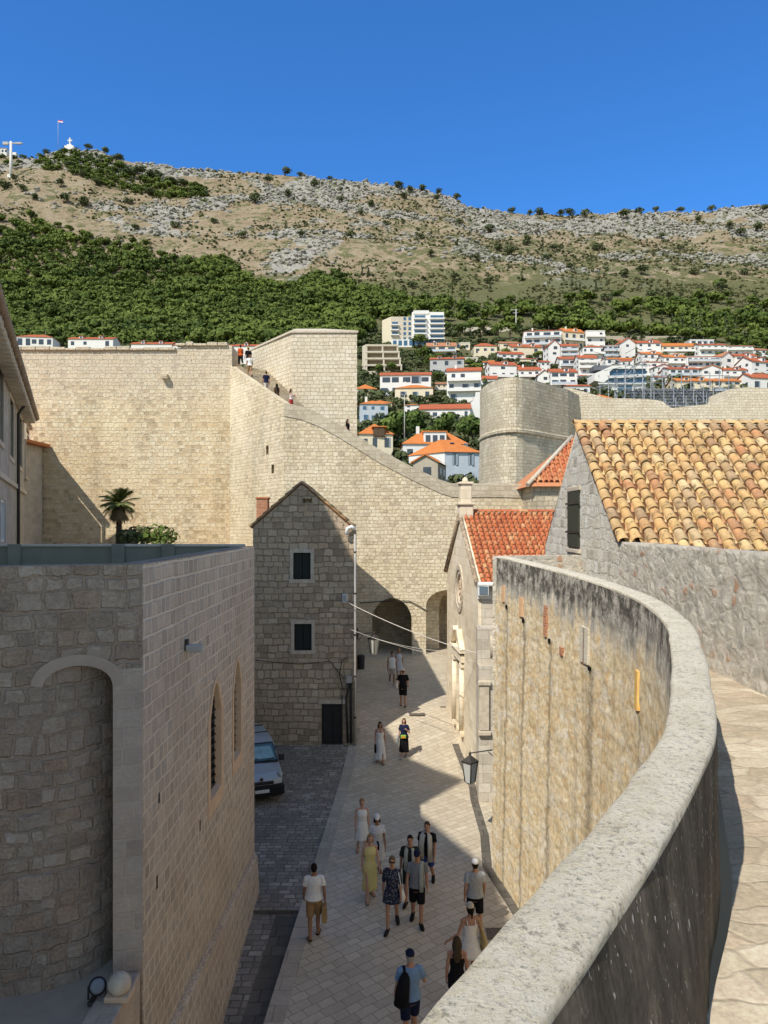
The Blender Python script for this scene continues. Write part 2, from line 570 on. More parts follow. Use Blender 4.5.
def curved_outer():
    """yellow rubble face: dark weathering under the coping, vertical runs"""
    t = NT('curved_wall_face')
    uv = t.uv()
    pos = t.pos()
    vec = t.n('VectorMath', operation='ADD')
    sc = t.n('VectorMath', operation='SCALE')
    t.put(sc, 0, t.noise(uv, 2.2, 3, .6, 'Color'))
    t.put(sc, 'Scale', .28)
    t.put(vec, 0, uv)
    t.put(vec, 1, sc.outputs[0])
    v2 = t.n('TexVoronoi', {'Scale': 1.0, 'Randomness': .9}, voronoi_dimensions='2D', feature='DISTANCE_TO_EDGE')
    v1 = t.n('TexVoronoi', {'Scale': 1.0, 'Randomness': .9}, voronoi_dimensions='2D', feature='F1')
    vm = t.vmap(vec.outputs[0], scale=(3.2, 4.6, 1))
    t.put(v1, 'Vector', vm)
    t.put(v2, 'Vector', vm)
    sp = t.n('SeparateColor')
    t.put(sp, 0, v1.outputs['Color'])
    c = t.ramp(sp.outputs[0], [(.1, (.78, .60, .36)), (.35, (.86, .71, .47)), (.6, (.80, .64, .40)), (.9, (.88, .76, .56))])
    mf = t.math('SUBTRACT', 1.0, t.band(v2.outputs['Distance'], .0, .12))
    c = t.mix(t.math('MULTIPLY', mf, .25), c, (.72, .60, .42))
    f = t.noise(uv, 11, 10, .8)
    c = t.mix(.85, c, t.ramp(f, [(.3, g3(.28)), (.5, g3(.5)), (.7, g3(.66))]), 'OVERLAY')
    lo = t.noise(uv, .7, 5, .65)
    c = t.mix(t.math('MULTIPLY', t.band(lo, .5, .7), .3), c, (.70, .48, .27))
    gw = t.noise(t.vmap(uv, loc=(2, 7, 0)), 1.1, 7, .75)
    c = t.mix(t.math('MULTIPLY', t.band(gw, .56, .66), .5), c, (.66, .63, .56))
    vs_ = t.n('TexVoronoi', {'Scale': 1.0, 'Randomness': 1.0}, voronoi_dimensions='2D', feature='F1')
    t.put(vs_, 'Vector', t.vmap(vec.outputs[0], scale=(7.5, 10, 1)))
    sv = t.n('SeparateColor')
    t.put(sv, 0, vs_.outputs['Color'])
    c = t.mix(.75, c, t.ramp(sv.outputs[0], [(.0, g3(.34)), (.25, g3(.50)), (.7, g3(.57)), (1, g3(.70))]), 'OVERLAY')
    c = t.mix(t.math('MULTIPLY', t.band(vs_.outputs['Distance'], .42, .70), .35), c, (.34, .25, .15))
    pk = t.noise(uv, 15, 7, .82)
    c = t.mix(t.math('MULTIPLY', t.band(pk, .59, .66), .8), c, (.20, .15, .10))
    # narrow vertical runs
    st = t.noise(t.vmap(uv, scale=(2.6, .10, 1)), 1.0, 3, .55)
    stb = t.noise(t.vmap(uv, scale=(9, .5, 1)), 1.0, 4, .7)
    run = t.math('MULTIPLY', t.band(st, .56, .64), t.band(stb, .3, .6))
    c = t.mix(t.math('MULTIPLY', run, .4), c, (.30, .25, .18))
    sx = t.n('SeparateXYZ')
    t.put(sx, 0, uv)
    jag = t.math('MULTIPLY', t.math('SUBTRACT', t.noise(t.vmap(uv, scale=(1, 1.4, 1)), 1.9, 8, .8), .5), .62)
    for u0, wd, v1 in CHASE:
        dd = t.math('ABSOLUTE', t.math('ADD', t.math('SUBTRACT', sx.outputs[0], u0), jag))
        k1 = t.math('MULTIPLY', t.band(dd, wd * 1.35, wd * .3), t.band(sx.outputs[1], v1 + .02, v1 - .02))
        c = t.mix(t.math('MULTIPLY', k1, t.math('ADD', .2, t.math('MULTIPLY', t.band(f, .40, .58), .65))), c, (.21, .175, .13))
    # upper grey cement band, blackened and streaked from the top
    su = t.n('SeparateXYZ')
    t.put(su, 0, uv)
    v = su.outputs[1]
    drip = t.noise(t.vmap(uv, scale=(3.2, .45, 1)), 1.0, 6, .7)
    edge = t.math('ADD', v, t.math('MULTIPLY', t.math('SUBTRACT', drip, .5), 2.2))
    g = t.noise(uv, 2.4, 8, .75)
    grey = t.ramp(g, [(.3, (.34, .32, .28)), (.5, (.56, .53, .47)), (.68, (.72, .68, .61))])
    c = t.mix(t.math('MULTIPLY', t.band(edge, 7.75, 8.2), .95), c, grey)
    blk = t.math('MULTIPLY', t.band(t.math('ADD', v, t.math('MULTIPLY', t.math('SUBTRACT', drip, .5), 1.9)), 7.95, 8.5), t.band(t.noise(t.vmap(uv, scale=(1.3, 1.1, 1)), 2.2, 8, .8), .42, .54))
    c = t.mix(t.math('MULTIPLY', blk, .9), c, (.07, .065, .055))
    wf = t.math('MULTIPLY', t.band(t.noise(t.vmap(uv, scale=(9, 3, 1)), 1.0, 5, .7), .62, .70), t.band(v, 7.9, 8.5))
    c = t.mix(t.math('MULTIPLY', wf, .6), c, (.62, .59, .53))
    h = t.math('ADD', t.math('MULTIPLY', f, 1.0), t.math('ADD', t.math('MULTIPLY', pk, .8), t.math('MULTIPLY', t.math('SUBTRACT', 1.0, mf), .10)))
    t.bump(h, .8, .045)
    return t.done(c, .95, spec=.1)


def cap_mat():
    t = NT('lichened_coping')
    p = t.pos()
    a = t.noise(p, 3.0, 8, .7)
    b = t.noise(p, 28, 8, .8)
    c = t.ramp(a, [(.28, (.66, .59, .46)), (.5, (.76, .705, .58)), (.72, (.84, .79, .67))])
    c = t.mix(.8, c, t.ramp(b, [(.3, g3(.20)), (.48, g3(.46)), (.7, g3(.58))]), 'OVERLAY')
    d = t.noise(t.vmap(p, loc=(5, 2, 0)), 24, 7, .78)
    m = t.math('MULTIPLY', t.band(d, .52, .60), t.band(t.noise(p, 3.6, 5, .7), .34, .56))
    c = t.mix(t.math('MULTIPLY', m, .8), c, (.25, .235, .20))
    sp = t.noise(t.vmap(p, scale=(1, 1, 1)), 46, 5, .75)
    c = t.mix(t.math('MULTIPLY', t.band(sp, .58, .64), .7), c, (.20, .19, .165))
    t.bump(t.math('ADD', b, t.math('MULTIPLY', d, 1.3)), .9, .02)
    return t.done(c, .95, spec=.1)


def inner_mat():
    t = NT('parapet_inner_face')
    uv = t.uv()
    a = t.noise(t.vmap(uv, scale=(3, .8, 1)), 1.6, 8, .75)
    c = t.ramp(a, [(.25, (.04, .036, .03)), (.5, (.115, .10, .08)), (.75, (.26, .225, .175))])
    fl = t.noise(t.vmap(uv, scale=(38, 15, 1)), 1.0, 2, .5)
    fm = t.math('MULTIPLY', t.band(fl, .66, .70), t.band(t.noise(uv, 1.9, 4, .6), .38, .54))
    c = t.mix(t.math('MULTIPLY', fm, .9), c, (.74, .71, .66))  # pale flecks painted in for sunlit edges of the rough face
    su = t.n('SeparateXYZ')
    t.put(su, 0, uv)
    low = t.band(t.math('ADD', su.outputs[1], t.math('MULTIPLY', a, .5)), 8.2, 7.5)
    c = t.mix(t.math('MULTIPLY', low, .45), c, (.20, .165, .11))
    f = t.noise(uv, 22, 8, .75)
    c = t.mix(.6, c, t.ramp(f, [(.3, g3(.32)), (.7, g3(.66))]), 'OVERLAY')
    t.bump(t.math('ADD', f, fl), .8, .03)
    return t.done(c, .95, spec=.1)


def grey_wall():
    t = NT('pointed_grey_rubble')
    uv = t.uv()
    sc = t.n('VectorMath', operation='SCALE')
    t.put(sc, 0, t.noise(uv, 3, 3, .6, 'Color'))
    t.put(sc, 'Scale', .2)
    vec = t.n('VectorMath', operation='ADD')
    t.put(vec, 0, uv)
    t.put(vec, 1, sc.outputs[0])
    vm = t.vmap(vec.outputs[0], scale=(3.4, 5, 1))
    v1 = t.n('TexVoronoi', {'Scale': 1.0, 'Randomness': 1}, voronoi_dimensions='2D', feature='F1')
    v2 = t.n('TexVoronoi', {'Scale': 1.0, 'Randomness': 1}, voronoi_dimensions='2D', feature='DISTANCE_TO_EDGE')
    t.put(v1, 'Vector', vm)
    t.put(v2, 'Vector', vm)
    sp = t.n('SeparateColor')
    t.put(sp, 0, v1.outputs['Color'])
    st = t.ramp(sp.outputs[0], [(.1, (.42, .40, .36)), (.4, (.66, .62, .53)), (.7, (.82, .77, .67)), (.92, (.60, .53, .44)), (.955, (.55, .27, .14))])
    show = t.math('MULTIPLY', t.band(v2.outputs['Distance'], .08, .22), t.band(t.noise(uv, 3.1, 5, .7), .38, .56))
    n1 = t.noise(uv, 2.6, 8, .75)
    base = t.ramp(n1, [(.25, (.46, .425, .36)), (.5, (.64, .595, .51)), (.75, (.80, .75, .65))])
    c = t.mix(t.math('MULTIPLY', show, .8), base, st)
    pk = t.noise(t.vmap(uv, loc=(5, 5, 0)), 9, 7, .82)
    c = t.mix(t.math('MULTIPLY', t.band(pk, .60, .68), .7), c, (.20, .185, .16))
    f = t.noise(uv, 13, 10, .82)
    c = t.mix(.9, c, t.ramp(f, [(.3, g3(.30)), (.5, g3(.5)), (.7, g3(.64))]), 'OVERLAY')
    t.bump(t.math('ADD', t.math('MULTIPLY', f, .9), t.math('MULTIPLY', show, .35)), 1.0, .05)
    return t.done(c, .95, spec=.1)


CHASE = []
M['cap'], M['inner'], M['greywall'] = cap_mat(), inner_mat(), grey_wall()

# ------------------------------------------------------------------ camera, sun, sky
cam = bpy.data.cameras.new('camera')
cam.sensor_fit, cam.sensor_height, cam.lens = 'VERTICAL', 24.0, F / 1024 * 24.0
cam.shift_y = (HZ - 512) / 1024
cam.clip_start, cam.clip_end = .1, 6000
co = bpy.data.objects.new('camera', cam)
COL.objects.link(co)
co.location = (0, 0, EYE)
co.rotation_euler = (math.radians(90), 0, 0)
S.camera = co
SUN_EL, SUN_AZ = math.radians(48.8), math.atan2(-.587, -.81)
sun = bpy.data.lights.new('sun', 'SUN')
sun.energy, sun.angle, sun.color = 5.0, math.radians(.5), (1, .93, .81)
so = bpy.data.objects.new('sun', sun)
COL.objects.link(so)
sd = Vector((.587 * math.cos(SUN_EL), .81 * math.cos(SUN_EL), -math.sin(SUN_EL))).normalized()
so.rotation_euler = sd.to_track_quat('-Z', 'Y').to_euler()
so.location = (-30, -40, 60)
w = bpy.data.worlds.new('World')
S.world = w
w.use_nodes = True
sky = w.node_tree.nodes.new('ShaderNodeTexSky')
sky.sky_type, sky.sun_disc = 'NISHITA', False
sky.sun_elevation, sky.sun_rotation = SUN_EL, SUN_AZ
sky.altitude, sky.air_density, sky.dust_density, sky.ozone_density = 0, 1.0, .0, 5.0
bg = w.node_tree.nodes['Background']
bg.inputs[1].default_value = .18
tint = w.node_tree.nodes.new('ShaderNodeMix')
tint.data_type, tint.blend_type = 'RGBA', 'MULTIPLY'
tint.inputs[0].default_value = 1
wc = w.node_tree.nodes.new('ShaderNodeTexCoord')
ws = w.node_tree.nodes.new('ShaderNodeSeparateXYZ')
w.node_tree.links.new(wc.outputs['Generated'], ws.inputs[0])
wr = w.node_tree.nodes.new('ShaderNodeMapRange')          # added tint: bluer sky ahead, warmer behind so shaded walls turn less blue
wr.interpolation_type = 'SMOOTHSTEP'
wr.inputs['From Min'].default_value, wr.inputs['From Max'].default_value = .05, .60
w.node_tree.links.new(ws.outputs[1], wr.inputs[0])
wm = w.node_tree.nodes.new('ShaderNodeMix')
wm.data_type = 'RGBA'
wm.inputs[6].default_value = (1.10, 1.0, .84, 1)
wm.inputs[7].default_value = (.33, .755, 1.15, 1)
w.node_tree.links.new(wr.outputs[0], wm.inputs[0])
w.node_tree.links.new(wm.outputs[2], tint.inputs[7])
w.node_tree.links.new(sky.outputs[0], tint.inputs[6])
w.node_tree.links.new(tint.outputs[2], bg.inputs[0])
S.view_settings.view_transform, S.view_settings.look = 'Standard', 'None'
S.view_settings.exposure, S.view_settings.gamma = 0, 1
S.cycles.max_bounces, S.cycles.diffuse_bounces = 6, 3
S.cycles.use_denoising = True

# ------------------------------------------------------------------ the hillside
TP = [(85, -.118), (110, .02), (150, .074), (200, .12), (260, .165), (330, .205), (420, .245), (500, .275), (600, .32)]
CREST = [(-400, 165), (-150, 158), (0, 157), (40, 157), (62, 150), (85, 150), (110, 155), (135, 162), (200, 171), (260, 173), (330, 180), (400, 187), (440, 193), (470, 208), (520, 214), (600, 216), (640, 212), (700, 211), (768, 208), (900, 200), (1200, 190)]


def lerp_tab(tab, x):
    if x <= tab[0][0]: return tab[0][1]
    for (a, p), (b, q) in zip(tab, tab[1:]):
        if x <= b: return p + (q - p) * (x - a) / (b - a)
    return tab[-1][1]


def hill(X, Y, rough=True):
    if Y <= 600:
        z = EYE + Y * lerp_tab(TP, Y)
    else:
        c = EYE + 900 * (HZ - lerp_tab(CREST, X / 900 * F + 384)) / F
        k = (Y - 600) / 300
        z = 202 + (c - 202) * min(k, 1) if k <= 1 else c + (Y - 900) * .02 - ((Y - 900) / 60) ** 2 * 1.2
    if rough:
        a = sm((Y - 400) / 300)
        v = Vector((X, Y, 0))
        if a > 0:
            z += a * (7 * noise.noise(v * .011) + 4.0 * noise.noise(v * .03 + Vector((7, 1, 0))))
            r = 1 - abs(noise.noise(v * .045 + Vector((3, 9, 2))))
            rk = rock(X, Y)
            z += rk * (5.0 * r * r + 3.2 * noise.noise(v * .16) + 1.6 * noise.noise(v * .4)) - 2.5 * rk
        else:
            z += .3 * noise.noise(v * .08)
    return z


def rock(X, Y):
    v = Vector((X * .6, Y, 0))
    n = 1.0 * noise.noise(v * .014 + Vector((2.2, 5.1, 0))) + .65 * noise.noise(v * .05 + Vector((1, 1, 4)))
    bias = -.32 + .48 * sm((Y - 620) / 260) + (-.05 + .20 * sm((X + 160) / 120)) * sm((Y - 600) / 150)
    return sm((n + bias) * 2.2 + .2)


def tan_to_Y(t):
    lo, hi = 100.0, 600.0
    for _ in range(40):
        m = (lo + hi) / 2
        if lerp_tab(TP, m) < t: lo = m
        else: hi = m
    return lo


def hill_mat():
    t = NT('dry_hillside')
    p = t.pos()
    at = t.n('Attribute', attribute_name='mask')
    sp = t.n('SeparateColor')
    t.put(sp, 0, at.outputs['Color'])
    a = t.noise(p, .05, 8, .68)
    grass = t.ramp(a, [(.25, (.21, .155, .10)), (.45, (.28, .22, .145)), (.6, (.315, .26, .18)), (.8, (.24, .215, .14))])
    b = t.noise(p, .35, 8, .75)
    grass = t.mix(.6, grass, t.ramp(b, [(.3, g3(.25)), (.7, g3(.68))]), 'OVERLAY')
    rk = t.ramp(t.noise(p, .5, 10, .78), [(.3, (.11, .10, .085)), (.46, (.29, .275, .245)), (.62, (.42, .405, .365))])
    f = t.math('ADD', sp.outputs[0], t.math('MULTIPLY', t.math('SUBTRACT', t.noise(p, .12, 9, .75), .5), 2.4))
    c = t.mix(t.band(f, .42, .58), grass, rk)
    g = t.math('ADD', sp.outputs[1], t.math('MULTIPLY', t.math('SUBTRACT', t.noise(t.vmap(p, loc=(40, 9, 3)), .09, 9, .72), .5), 2.2))
    green = t.ramp(b, [(.3, (.05, .06, .022)), (.7, (.15, .16, .07))])
    c = t.mix(t.math('MULTIPLY', t.band(g, .5, .62), .85), c, green)
    t.bump(t.noise(p, .6, 8, .75), 1.0, .9)
    return t.done(c, .95, spec=.05)


def build_hill():
    ys = np.concatenate([np.arange(85, 560, 7.0), np.arange(560, 960, 3.0), np.arange(960, 1150, 12.0)])
    xs = np.arange(-860, 861, 3.6)
    vs, cs = [], []
    for y in ys:
        for x in xs:
            x, y = float(x), float(y)
            vs.append((x, y, hill(x, y)))
            gr = .46 + .45 * sm((640 - y) / 60) + .14 * sm((x + 60) / 120) * sm((790 - y) / 100)
            cs.append((rock(x, y) * sm((y - 560) / 60), gr, 0, 1))
    nx, ny = len(xs), len(ys)
    fs = [(j * nx + i, j * nx + i + 1, (j + 1) * nx + i + 1, (j + 1) * nx + i) for j in range(ny - 1) for i in range(nx - 1)]
    me = bpy.data.meshes.new('hillside')
    me.from_pydata(vs, [], fs)
    me.update()
    me.polygons.foreach_set('use_smooth', np.ones(len(fs), bool))
    at = me.color_attributes.new('mask', 'FLOAT_COLOR', 'POINT')
    at.data.foreach_set('color', np.array(cs).ravel())
    me.materials.append(hill_mat())
    o = bpy.data.objects.new('hillside', me)
    COL.objects.link(o)
    o['kind'] = 'structure'


build_hill()
g = MB()
g.add([(-3000, -400, -.4), (3000, -400, -.4), (3000, 4000, -.4), (-3000, 4000, -.4)], [(0, 1, 2, 3)])
struct('ground', g, M['ground'])

# ------------------------------------------------------------------ street, piazza, walkway
ys = [-14, 0, 10, 19.4, 25, 29] + [29 + i for i in range(1, 11)] + [42, 46, 50, 56]


def left_edge(y): return -2.12 + (y - 14.9) * (.94 / 19.0)


g = MB()
vs, fs = [], []
for y in ys:
    z = street_z(y)
    xr = 4.6 if y < 28 else 3.75 - (y - 28) * .02
    xl = left_edge(y) if y < 34 else -1.6
    if y > 38: xr = 8.0
    vs += [(xl, y, z), (xr, y, z)]
for i in range(len(ys) - 1): fs.append((2 * i, 2 * i + 1, 2 * i + 3, 2 * i + 2))
g.add(vs, fs)
struct('street', g, M['street'])
g = MB()
for y0, y1 in zip(ys[3:], ys[4:]):
    if y1 > 36: break
    g.add([(-16, y0, street_z(y0) - .03), (left_edge(y0) - .30, y0, street_z(y0) - .03), (left_edge(y1) - .30, y1, street_z(y1) - .03), (-16, y1, street_z(y1) - .03)], [(0, 1, 2, 3)])
struct('piazza', g, M['cobble'])
# pale edging course along the street's left side
g = MB()
for y0, y1 in zip(ys[:-1], ys[1:]):
    if y1 > 34: break
    a, b = left_edge(y0), left_edge(y1)
    g.add([(a - .30, y0, street_z(y0) + .006), (a + .10, y0, street_z(y0) + .006), (b + .10, y1, street_z(y1) + .006), (b - .30, y1, street_z(y1) + .006),
           (a - .30, y0, street_z(y0) - .25), (b - .30, y1, street_z(y1) - .25)], [(0, 1, 2, 3), (0, 3, 5, 4)])
struct('kerb', g, M['kerb'])
# sunken ramp beside the street, in front of the piazza
g = MB()
a0, a1 = left_edge(19.4) - .3, left_edge(0) - .3
for x0, x1, zf, zn in ((-6, -2.75, -.12, -.75), ):
    g.add([(-6, 19.38, zf), (-2.80, 19.38, zf), (-3.4, 4, zn), (-6, 4, zn)], [(0, 3, 2, 1)])
struct('alley', g, M['cobble'])
g = MB()
g.add([(-2.80, 19.38, -.12), (a0 - .02, 19.38, -.10), (a1 - .02, 4, -.78), (-3.4, 4, -.75)], [(0, 3, 2, 1)])
g.add([(a0, 19.38, -.15), (a0, 19.38, -.9), (a1, 0, -.9), (a1, 0, -.05)], [(0, 1, 2, 3)])
g.add([(-6, 19.395, -.03), (a0 + .1, 19.395, -.03), (a0 + .1, 19.395, -.9), (-6, 19.395, -.9)], [(0, 3, 2, 1)])
struct('drain_channel', g, M['drain'])
# ------------------------------------------------------------------ the curved rampart
OUT = [(.1, -7), (-.35, -3), (-.52, -.6), (-.42, .7), (-.17, 1.6), (.11, 2.26), (.446, 2.77), (1.01, 3.61), (1.55, 4.48), (2.02, 5.32), (2.51, 6.52), (2.96, 7.68), (3.67, 9.74), (4.10, 12.0), (4.18, 14.2), (4.02, 16.8), (3.68, 19.4), (3.30, 21.8)]


def spline(pts, step):
    out = []
    for i in range(len(pts) - 1):
        p0, p1, p2, p3 = [Vector(pts[max(0, min(len(pts) - 1, i + k))]) for k in (-1, 0, 1, 2)]
        n = max(2, int((p2 - p1).length / step))
        for k in range(n):
            t = k / n
            out.append(.5 * ((2 * p1) + (p2 - p0) * t + (2 * p0 - 5 * p1 + 4 * p2 - p3) * t * t + (3 * p1 - p0 - 3 * p2 + p3) * t ** 3))
    out.append(Vector(pts[-1]))
    return out


PATH = spline(OUT, .10)
NRM = []
for i, p in enumerate(PATH):
    t = (PATH[min(i + 3, len(PATH) - 1)] - PATH[max(i - 3, 0)]).normalized()
    NRM.append(Vector((t.y, -t.x)))          # towards the walkway
ARC = [0]
for a, b in zip(PATH, PATH[1:]): ARC.append(ARC[-1] + (b - a).length)


def top_z(y): return EYE - (1.5 - .03 * (max(y, -3) - 2))


WALK_Z = 7.45


def sweep(prof, closed_v):
    """prof(i) -> list of (d, z): d metres from the outer edge towards the walkway"""
    g = MB()
    vs, uvs = [], []
    n = None
    for i, p in enumerate(PATH):
        pr = prof(i)
        n = len(pr)
        acc = 0
        for k, (d, z) in enumerate(pr):
            vs.append((p.x + NRM[i].x * d, p.y + NRM[i].y * d, z))
            uvs.append((ARC[i], z))
    fs = [(i * n + k, (i + 1) * n + k, (i + 1) * n + k + 1, i * n + k + 1) for i in range(len(PATH) - 1) for k in range(n - 1)]
    g.add(vs, [f[::-1] for f in fs], True, uvs)
    return g


TH = .325
wob = lambda i, s, a: a * noise.noise(Vector((ARC[i] * s, s * 3.1, .5)))


def p_outer(i):
    zt = top_z(PATH[i].y) - .05
    L = []
    for k in range(151):
        z = 0 - .3 + (zt + .3) * k / 150
        d = -.018 * max(0, zt - z)
        d += (.03 * noise.noise(Vector((ARC[i] * 2.2, z * 2.2, 1))) + .026 * noise.noise(Vector((ARC[i] * 6, z * 7, 3)))) * min(1, (150 - k) / 8)
        L.append((d, z))
    return L


def p_cap(i):
    zt = top_z(PATH[i].y)
    a, b = wob(i, 2.5, .018) + wob(i, 7, .008), wob(i, 2.1, .018) + wob(i, 8, .008)
    L = [(0, zt - .05), (.0 + a, zt - .018), (.012 + a, zt - .004)]
    for k in range(1, 8):
        d = .012 + (TH - .024) * k / 8
        L.append((d, zt + .006 * math.sin(k / 8 * math.pi) + .012 * noise.noise(Vector((ARC[i] * 5, d * 9, 2)))))
    L += [(TH - .012 + b, zt - .004), (TH + b, zt - .02), (TH, zt - .06)]
    return L


def p_inner(i):
    zt = top_z(PATH[i].y) - .06
    return [(TH + (.02 + .20 * (1 - sm((PATH[i].y - 3.2) / 1.7)) + .12 * sm((PATH[i].y - 6) / 2.5)) * (k / 14) + .012 * noise.noise(Vector((ARC[i] * 4, k * .5, 7))) * (0 if k == 0 else 1), zt + (WALK_Z - .1 - zt) * k / 14) for k in range(15)]


ramp_w = thing('curved_wall', 'tall curved wall with a pale lichened coping sweeping up from the lower right corner', 'wall', (4, 20, 0))
face_geo = sweep(p_outer, 0)
obj('coping', sweep(p_cap, 0), M['cap'], ramp_w)
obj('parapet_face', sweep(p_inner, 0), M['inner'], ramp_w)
# the wall turns right at its far end
g = MB()
e = PATH[-1]
zt = top_z(e.y)
g.prism([(e.x - .12, e.y + .006), (e.x + .3, e.y + .02), (6.2, e.y + .9), (6.2, e.y + 1.25), (e.x - .02, e.y + .36)], -.3, zt - .01, 'z')
obj('return_wall', g, M['greywall'], ramp_w)


def on_curve(px, py):
    """nearest place of the wall's outer face along the line of sight"""
    best = None
    for i, p in enumerate(PATH):
        if p.y < 3: continue
        q = (p.x) / p.y * F + 384
        if best is None or abs(q - px) < best[0]: best = (abs(q - px), i)
    return best[1]


def face_patch(name, i0, w, z0, z1, mat, proud=.012, label=None):
    g = MB()
    vs = []
    n = max(1, int(w / .1))
    pts = range(i0, min(i0 + n + 1, len(PATH)))
    for i in pts:
        for z in (z0, z1):
            zt = top_z(PATH[i].y) - .05
            d = -.018 * max(0, zt - z)
            vs.append((PATH[i].x + NRM[i].x * (d - proud - .03), PATH[i].y + NRM[i].y * (d - proud - .03), z))
            vs.append((PATH[i].x + NRM[i].x * (d + .1), PATH[i].y + NRM[i].y * (d + .1), z))
    m = len(vs) // 4
    fs = []
    for k in range(m - 1):
        a, b = 4 * k, 4 * k + 4
        fs += [(a, a + 2, b + 2, b), (a + 2, a + 3, b + 3, b + 2), (a, b, b + 1, a + 1)]
    fs += [(0, 1, 3, 2), (4 * m - 4, 4 * m - 2, 4 * m - 1, 4 * m - 3)]
    g.add(vs, fs)
    return obj(name, g, mat, ramp_w, label=label)


for px, y0, y1, w, mt, lb in ((549, 606, 637, .2, 'brick', 'red brick strip'), (587, 628, 664, .12, 'brick', None), (591, 629, 665, .5, 'cap', 'pale mortar filled strip'), (641, 672, 711, .2, 'ochre', 'ochre painted strip'), (524, 598, 617, .3, 'peach', None), (506, 586, 602, .3, 'peach', None), (565, 648, 656, .25, 'brick', None)):
    i = on_curve(px, y0)
    Y = PATH[i].y
    face_patch('repair_patch', i, w, P(0, y1, Y).z, P(0, y0, Y).z, M[mt], label=lb)

for px, wd, y1 in ((508, .10, 606), (525, .09, 620), (552, .11, 640), (592, .22, 668), (641, .07, 714)):
    i = on_curve(px, y1)
    CHASE.append((ARC[i], wd, P(0, y1, PATH[i].y).z))
    if px < 640:
        face_patch('putlog_hole', i, .16, P(0, y1 + 3, PATH[i].y).z, P(0, y1 - 1, PATH[i].y).z, M['dark'], .002)
M['curve'] = curved_outer()
obj('wall_face', face_geo, M['curve'], ramp_w)
# gutter at the foot of the right-hand walls
gp = [(p.x - .018 * 9, p.y) for p in PATH if p.y > 9][::4] + [(3.36, 24), (3.40, 27), (3.50, 28.5), (3.28, 32), (3.0, 36.4)]
g = MB()
for (x0, y0), (x1, y1) in zip(gp, gp[1:]):
    if y1 < y0 + .01: continue
    z0, z1 = street_z(y0) + .006, street_z(y1) + .006
    g.add([(x0 - .26, y0, z0), (x0 + .02, y0, z0), (x1 + .02, y1, z1), (x1 - .26, y1, z1)], [(0, 1, 2, 3)])
struct('gutter', g, M['drain'])
# walkway
g = MB()
vs, fs = [], []
for i in range(0, len(PATH), 3):
    p = PATH[i] + NRM[i] * (TH + .1)
    vs += [(p.x, p.y, WALK_Z), (max(6.3, p.x + 1), p.y, WALK_Z)]
for k in range(len(vs) // 2 - 1): fs.append((2 * k, 2 * k + 1, 2 * k + 3, 2 * k + 2))
g.add(vs, fs)
struct('walkway', g, M['walk'])

# ------------------------------------------------------------------ grey wall and the tiled gable house on the right
g = MB()
def gy(y): return 5.72 + (y - 11) * .03
pl, uvs = [], []
for y in np.arange(-6, 18.9, .075):
    for k in range(32):
        z = WALK_Z - .1 + (9.58 - WALK_Z + .1) * k / 31
        pl.append((gy(y) - .02 * (31 - k) / 31 + .03 * noise.noise(Vector((y * 2.4, z * 2.6, 0))) - .055 * abs(noise.noise(Vector((y * 4.2, z * 5.0, 6)))) - .02 * noise.noise(Vector((y * 11, z * 12, 2))), float(y), z + (.03 * noise.noise(Vector((y * 1.3, 4, 4))) if k == 31 else 0)))
        uvs.append((float(y), z))
    pl.append((gy(y) + .32, float(y), 9.58 + .03 * noise.noise(Vector((y * 1.1, 8, 4)))))
    uvs.append((float(y), 9.9))
    pl.append((gy(y) + .34, float(y), 7.0))
    uvs.append((float(y), 12))
n = 34
m = len(pl) // n
g.add(pl, [(i * n + k, (i + 1) * n + k, (i + 1) * n + k + 1, i * n + k + 1)[::-1] for i in range(m - 1) for k in range(n - 1)], True, uvs)
single('rubble_wall', g, M['greywall'], 'low grey rubble wall along the paved walkway, under the big tiled roof', 'wall', (6, 11, WALK_Z))


def tile_roof(o, du, dv, nu, nv, pu, pv, r=None, jitter=.018, lift=.06, seg=6, trim=None):
    """barrel tiles: o = ridge corner, du along the ridge, dv down the slope; pu, pv = spacing"""
    o, du, dv = Vector(o), Vector(du).normalized(), Vector(dv).normalized()
    nn = du.cross(dv).normalized()
    if nn.z < 0: nn = -nn
    r = r or pu * .36
    g = MB()
    rnd = random.Random(5)
    for i in range(nu):
        for j in range(nv):
            for layer in (0, 1):
                cx = (i + .5 * (1 - layer) + .25) * pu + rnd.uniform(-jitter, jitter)
                y0, y1 = j * pv - .10 * pv, (j + 1) * pv + .10 * pv + rnd.uniform(-jitter, jitter)
                tilt = rnd.uniform(-.025, .025)
                h0 = rnd.uniform(-.3, .3) * jitter
                vs = []
                for e, yy in ((0, y0), (1, y1)):
                    rr = r * ((.86 + .22 * e) if layer else (1.02 - .1 * e))
                    for th in ((.0, .86) if layer and e == 1 else (0.0,)):
                        for k in range(seg + 1):
                            a = math.pi * k / seg
                            q = rr * (1 - th * .16)
                            x = cx + q * math.cos(a) + tilt * (yy - y0) * (1 if layer else 0)
                            if layer:
                                z = q * math.sin(a) * .95 + lift * .35 + .035 * e + h0
                            else:
                                z = -q * math.sin(a) * .55 + lift * .5 + .02 * e
                            vs.append(o + du * x + dv * yy + nn * z)
                m = seg + 1
                if layer:
                    fs = [(k, k + 1, m + k + 1, m + k) for k in range(seg)] + [(m + k, m + k + 1, 2 * m + k + 1, 2 * m + k) for k in range(seg)]
                else:
                    fs = [(k, k + 1, m + k + 1, m + k) for k in range(seg)]
                g.add(vs, fs, True)
    return g


